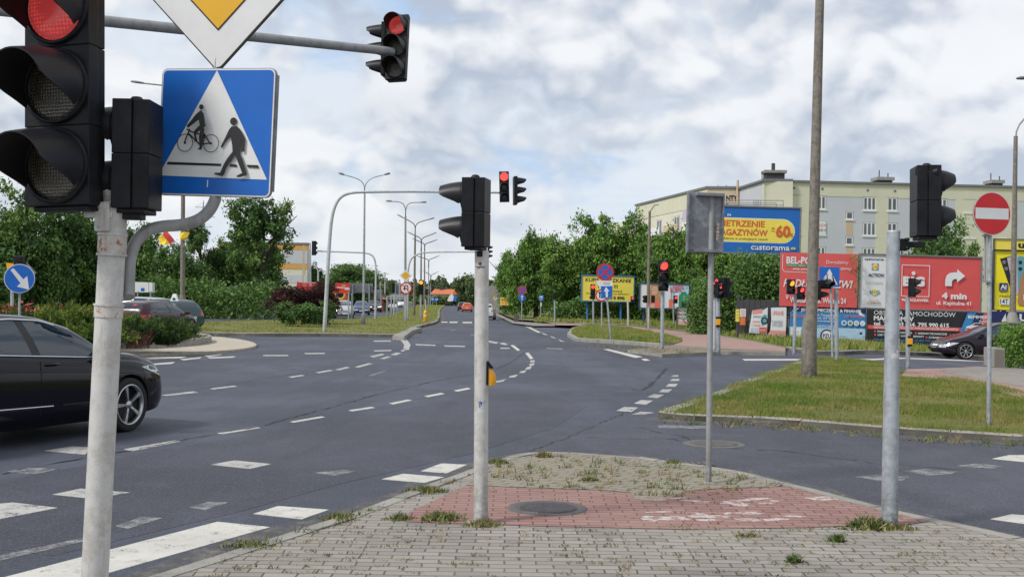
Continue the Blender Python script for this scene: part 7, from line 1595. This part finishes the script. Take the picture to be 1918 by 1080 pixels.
    for s_ in (1, -1):
        x_ = wl[-1][12][0] - .20; z_ = shl(.7) + .06; h = bvh.ray_cast(Vector((x_, s_ * 4, z_)), Vector((0, -s_, 0))); y = h[0].y if h[0] is not None else s_ * yw * .9
        b_ = MB(); b_.box(x_ - .05, y + s_ * .05, z_ - .05, x_ + .06, y + s_ * .25, z_ + .09, .03); b_.box(x_ - .01, y - s_ * .02, z_ - .05, x_ + .03, y + s_ * .07, z_ - .01); mir.append(b_)
    parts['mirrors'] = mir; _cars[key] = parts; return parts
_wm = {}
def wheel_meshes(R, style, n):
    k = (R, style, n)
    if k in _wm: return _wm[k]
    rr_ = R * .74; b = MB(); b.lathe([(rr_, -.09), (R * .93, -.105), (R * .985, -.085), (R, -.04), (R, .06), (R * .985, .10), (R * .9, .11), (rr_, .09)], n, 'y')
    ty = b.mesh('tyre', mTYRE); b = MB()
    b.lathe([(rr_ * 1.02, -.098), (rr_ * .985, -.105), (rr_ * .93, -.098), (rr_ * .91, -.05)], n, 'y'); b.mat(1).lathe([(rr_ * .92, -.05), (rr_ * .9, .02), (.001, .02)], n, 'y'); b.mat(0)
    ns = {'five': 5, 'seven': 8, 'plain': 6}[style]; wd = {'five': .17, 'seven': .12, 'plain': .2}[style]
    for i in range(ns):
        a = 2 * PI * i / ns + .35; mt = Matrix.Rotation(-a, 4, 'Y'); v = []
        for (r_, hw, y) in ((.10, .55, -.075), (.35, .62, -.085), (.70, .95, -.092), (.97, 1.35 if style == 'five' else 1.1, -.094)):
            for s_ in (-1, 1): v.append(mt @ Vector((s_ * hw * wd * rr_ * .5 + (.05 * rr_ * r_ if style == 'five' else 0), y, r_ * rr_))); 
        v2 = [p + Vector((0, .03, 0)) for p in v]
        b.add(v + v2, [(0, 1, 3, 2), (2, 3, 5, 4), (4, 5, 7, 6)] + [(q, q + 2, q + 10, q + 8) for q in (0, 2, 4)] + [(q + 1, q + 9, q + 11, q + 3) for q in (0, 2, 4)])
    b.lathe([(rr_ * .2, -.07), (rr_ * .18, -.088), (.001, -.09)], 14, 'y')
    _wm[k] = (ty, b.mesh('rim', [mRIM, mRIMD])); return _wm[k]
def car(label, cat, pos, head_az, kind_, L, H, W, wr, paint, style='five', detail=True, steer=0, lit=False, group=None, name='car', glass=None):
    d = Vector((math.sin(rad(head_az)), math.cos(rad(head_az)), 0)); P = car_parts(kind_, L, H, W, wr, detail)
    root = empty(name, pos, label, cat, group, math.atan2(d.y, d.x)); body = P['body'].copy(); body.materials[0] = paint; link('body', body, root); g_ = glass or mGLASS
    for s_ in P['windows']:
        for w_ in s_: w_.build('window', g_, root)
    P['windscreen'].build('windscreen', g_, root); P['rear_window'].build('rear_window', g_, root)
    for a in P['hl']: a.build('headlight', mHLON if lit else mHL, root)
    for a in P['tl']: a.build('tail_light', mTL, root)
    P['grille'].build('grille', mTRIM, root); P['fplate'].build('number_plate', mPLATE, root); P['rplate'].build('number_plate', mPLATE, root); P['rbump'].build('bumper', mTRIM, root)
    if detail:
        P['seams'].build('door_gap', mTRIM, root); P['sill'].build('sill', mTRIM, root)
        for a in P['handles']: a.build('door_handle', paint, root)
    for a in P['mirrors']: a.build('mirror', paint, root)
    xf, xr = P['ax']; ty, rm = wheel_meshes(wr, style, 36 if detail else 18)
    for x, st_ in ((xf, steer), (xr, 0)):
        for s_ in (-1, 1):
            w_ = link('wheel', ty, root, (x, s_ * (W / 2 - .115), wr), (0, 0, (0 if s_ < 0 else PI) + rad(st_))); link('rim', rm, w_)
    return root, P
def shrink(rp, k): rp[0].scale = (k, k, k)
def at_car(px, py, az, local, h=0.0):
    "place a car so that its local point (x, y) stands at the pixel"
    q = G(px, py, h); a = math.atan2(math.cos(rad(az)), math.sin(rad(az))); x = math.cos(a) * local[0] - math.sin(a) * local[1]; y = math.sin(a) * local[0] + math.cos(a) * local[1]; return (q.x - x, q.y - y, zoff(q.x) + h)
mP_NAVY = paintmat('paint_near_black', (.003, .0033, .0075), .10)
# black saloon
LZ, HZ, WZ, RZ = 4.80, 1.42, 1.82, .325; AZ = 22
pos = at_car(239, 808, AZ, ((.5 - .19) * LZ, -(WZ / 2 - .05)))
root, P = car('shiny black saloon crossing from the left with chrome window line', 'car', pos, AZ, 'sedan', LZ, HZ, WZ, RZ, mP_NAVY, 'five', True, 2)
def trim_tube(P, root, pts, r_, name, mt, s_=-1, off=.008):
    b = MB(); L_ = []
    for x, z in pts:
        h = P['bvh'].ray_cast(Vector((x, s_ * 4, z)), Vector((0, -s_, 0)))
        if h[0] is not None: L_.append((x, h[0].y + s_ * off, z))
    b.tube(L_, r_, 6); b.build(name, mt, root)
for s_ in (-1, 1):
    X, shl, top = P['X'], P['shl'], P['top']
    w1_, w2_ = P['wins'][0], P['wins'][1]
    up = [(x, z + .014) for x, z in w2_[13:][:]] + [(x, z + .014) for x, z in w1_[13:]]
    trim_tube(P, root, up + [w1_[0]], .014, 'chrome_trim', mCHR, s_); trim_tube(P, root, [(x, z - .012) for x, z in w1_[:13] + w2_[:13]], .011, 'chrome_trim', mCHR, s_)
    trim_tube(P, root, [(X(.21 + .34 * i / 8), .445 - .004 * i) for i in range(9)], .010, 'chrome_trim', mCHR, s_, .010); trim_tube(P, root, [(X(.58 + .14 * i / 4), .412) for i in range(5)], .007, 'chrome_trim', mTRIM, s_, .008)
    b = MB(); pil = [w1_[12], w2_[0], w2_[-1], w1_[13]]; v, f = P['side']([(pil[0][0], pil[0][1]), (pil[1][0], pil[1][1]), (pil[2][0], pil[2][1]), (pil[3][0], pil[3][1])], s_, .003); b.add(v, f, True); b.build('door_pillar', mTRIM, root)
    trim_tube(P, root, [(X(.06 + .80 * i / 16), shl(.06 + .80 * i / 16) - .155) for i in range(17)], .006, 'body_crease', mTRIM, s_, .0)
# dark hatchback on the right road
mP_AUB = paintmat('paint_aubergine', (.016, .011, .017), .16)
pos = at_car(1803, 673.5, -88, ((.5 - .20) * 4.35, .78)); pos = (pos[0], pos[1], pos[2])
k_ = 0.0
sc_ = F / pos[1]; Hh = min(1.47, 68 / sc_ * 1.02)
car('dark aubergine hatchback driving left past the black service banner', 'car', pos, -88, 'hatch', 4.05, Hh, 1.72, .30, mP_AUB, 'seven', True, 6)
mP_TEAL = paintmat('paint_teal', (.045, .085, .092)); mP_SIL = paintmat('paint_silver', (.42, .44, .46), .3); mP_MAR = paintmat('paint_maroon', (.045, .018, .024)); mP_BLU = paintmat('paint_steel_blue', (.04, .07, .14)); mP_GRY = paintmat('paint_dark_grey', (.06, .065, .075)); mP_WHT = paintmat('paint_white', (.66, .67, .68), .3); mP_ORG = paintmat('paint_orange', (.62, .12, .05)); mP_DGR = paintmat('paint_graphite', (.03, .032, .036)); mP_LGR = paintmat('paint_light_grey', (.5, .52, .54), .3)
car('teal crossover seen from its rear quarter at the end of the island', 'car', at_car(309, 623, -62, (-1.34, .80)), -62, 'suv', 4.25, 1.46, 1.80, .33, mP_TEAL, 'five', True)
car('silver estate car behind the junipers', 'car', at_car(240, 607, -80, (0, .7)), -80, 'estate', 4.7, 1.50, 1.80, .32, mP_SIL, 'five', True)
car('dark maroon car with orange red tail lamp behind the junipers', 'car', at_car(289, 631, 15, (-1.34, -.80)), 15, 'hatch', 4.1, 1.40, 1.78, .32, mP_MAR, 'five', True)
t = T('taxi_sign', 'white wedge shaped taxi roof lamp on the teal crossover', 'taxi sign', 327, Y=45); q = t.L(327, 556); s_ = t.s
o = t.root; b = MB(); x0, x1 = t.L(320, 563).x, t.L(334, 563).x; zb, zt = t.L(327, 563.5).z, t.L(327, 550).z; b.add([(x0, -.1, zb), (x1, -.1, zb), (x1, .16, zb), (x0, .16, zb), (x0 + .09, -.04, zt), (x1 - .09, -.04, zt), (x1 - .09, .08, zt), (x0 + .09, .08, zt)], [(0, 1, 5, 4), (1, 2, 6, 5), (2, 3, 7, 6), (3, 0, 4, 7), (4, 5, 6, 7), (0, 3, 2, 1)]); b.build('lamp', mWHITE, o); b = MB(); b.box(x0 + .1, -.115, zb + .05, x0 + .2, -.09, zb + .13); b.build('mark', mNVY, o)
# oncoming queue
g = 'cars queueing on the opposite carriageway'
shrink(car('silver crossover first in the queue of oncoming cars', 'car', at_car(643, 597, 172, (2.1, 0)), 172, 'suv', 4.35, 1.58, 1.82, .34, mP_SIL, 'five', False, group=g), .86)
shrink(car('dark blue car second in the queue of oncoming cars', 'car', at_car(677, 590, 172, (2.1, 0)), 172, 'hatch', 4.4, 1.50, 1.80, .32, mP_BLU, 'five', False, group=g), .86)
shrink(car('dark grey car with lit headlights, third in the oncoming queue', 'car', at_car(702, 584.5, 172, (2.1, 0)), 172, 'suv', 4.4, 1.55, 1.82, .33, mP_GRY, 'five', False, lit=True, group=g), .86)
shrink(car('white van fourth in the oncoming queue with a lit headlight', 'van', at_car(718, 581, 171, (2.4, 0)), 171, 'van', 5.0, 1.95, 1.95, .34, mP_WHT, 'plain', False, lit=True, group=g, name='van'), .86)
shrink(car('white small car behind the first car of the queue', 'car', at_car(636, 586, 172, (2.1, 0)), 172, 'hatch', 4.2, 1.6, 1.76, .31, mP_WHT, 'plain', False, group=g), .86)
shrink(car('white distant car beyond the no U-turn sign', 'car', at_car(753, 575.5, 172, (2.1, 0)), 172, 'estate', 4.5, 1.6, 1.8, .32, mP_WHT, 'plain', False, lit=True, group=g), .86)
# cars driving away
shrink(car('orange hatchback driving away on the main road', 'car', at_car(875, 584, -3, (-2.0, 0)), -3, 'hatch', 4.1, 1.52, 1.76, .31, mP_ORG, 'plain', False), .74)
shrink(car('dark car just ahead of the orange hatchback', 'car', at_car(866.5, 582, -4, (-2.0, 0)), -4, 'suv', 4.3, 1.6, 1.8, .32, mP_DGR, 'plain', False), .74)
shrink(car('pale grey car half hidden by the middle pole', 'car', at_car(910, 599, 2, (-2.0, 0)), 2, 'suv', 4.3, 1.7, 1.76, .32, mP_LGR, 'plain', False), .74)
shrink(car('dark distant car at the bend in front of the far houses', 'car', at_car(858, 569.5, -70, (0, 0)), -70, 'hatch', 4.1, 1.5, 1.76, .31, mP_DGR, 'plain', False), .74)
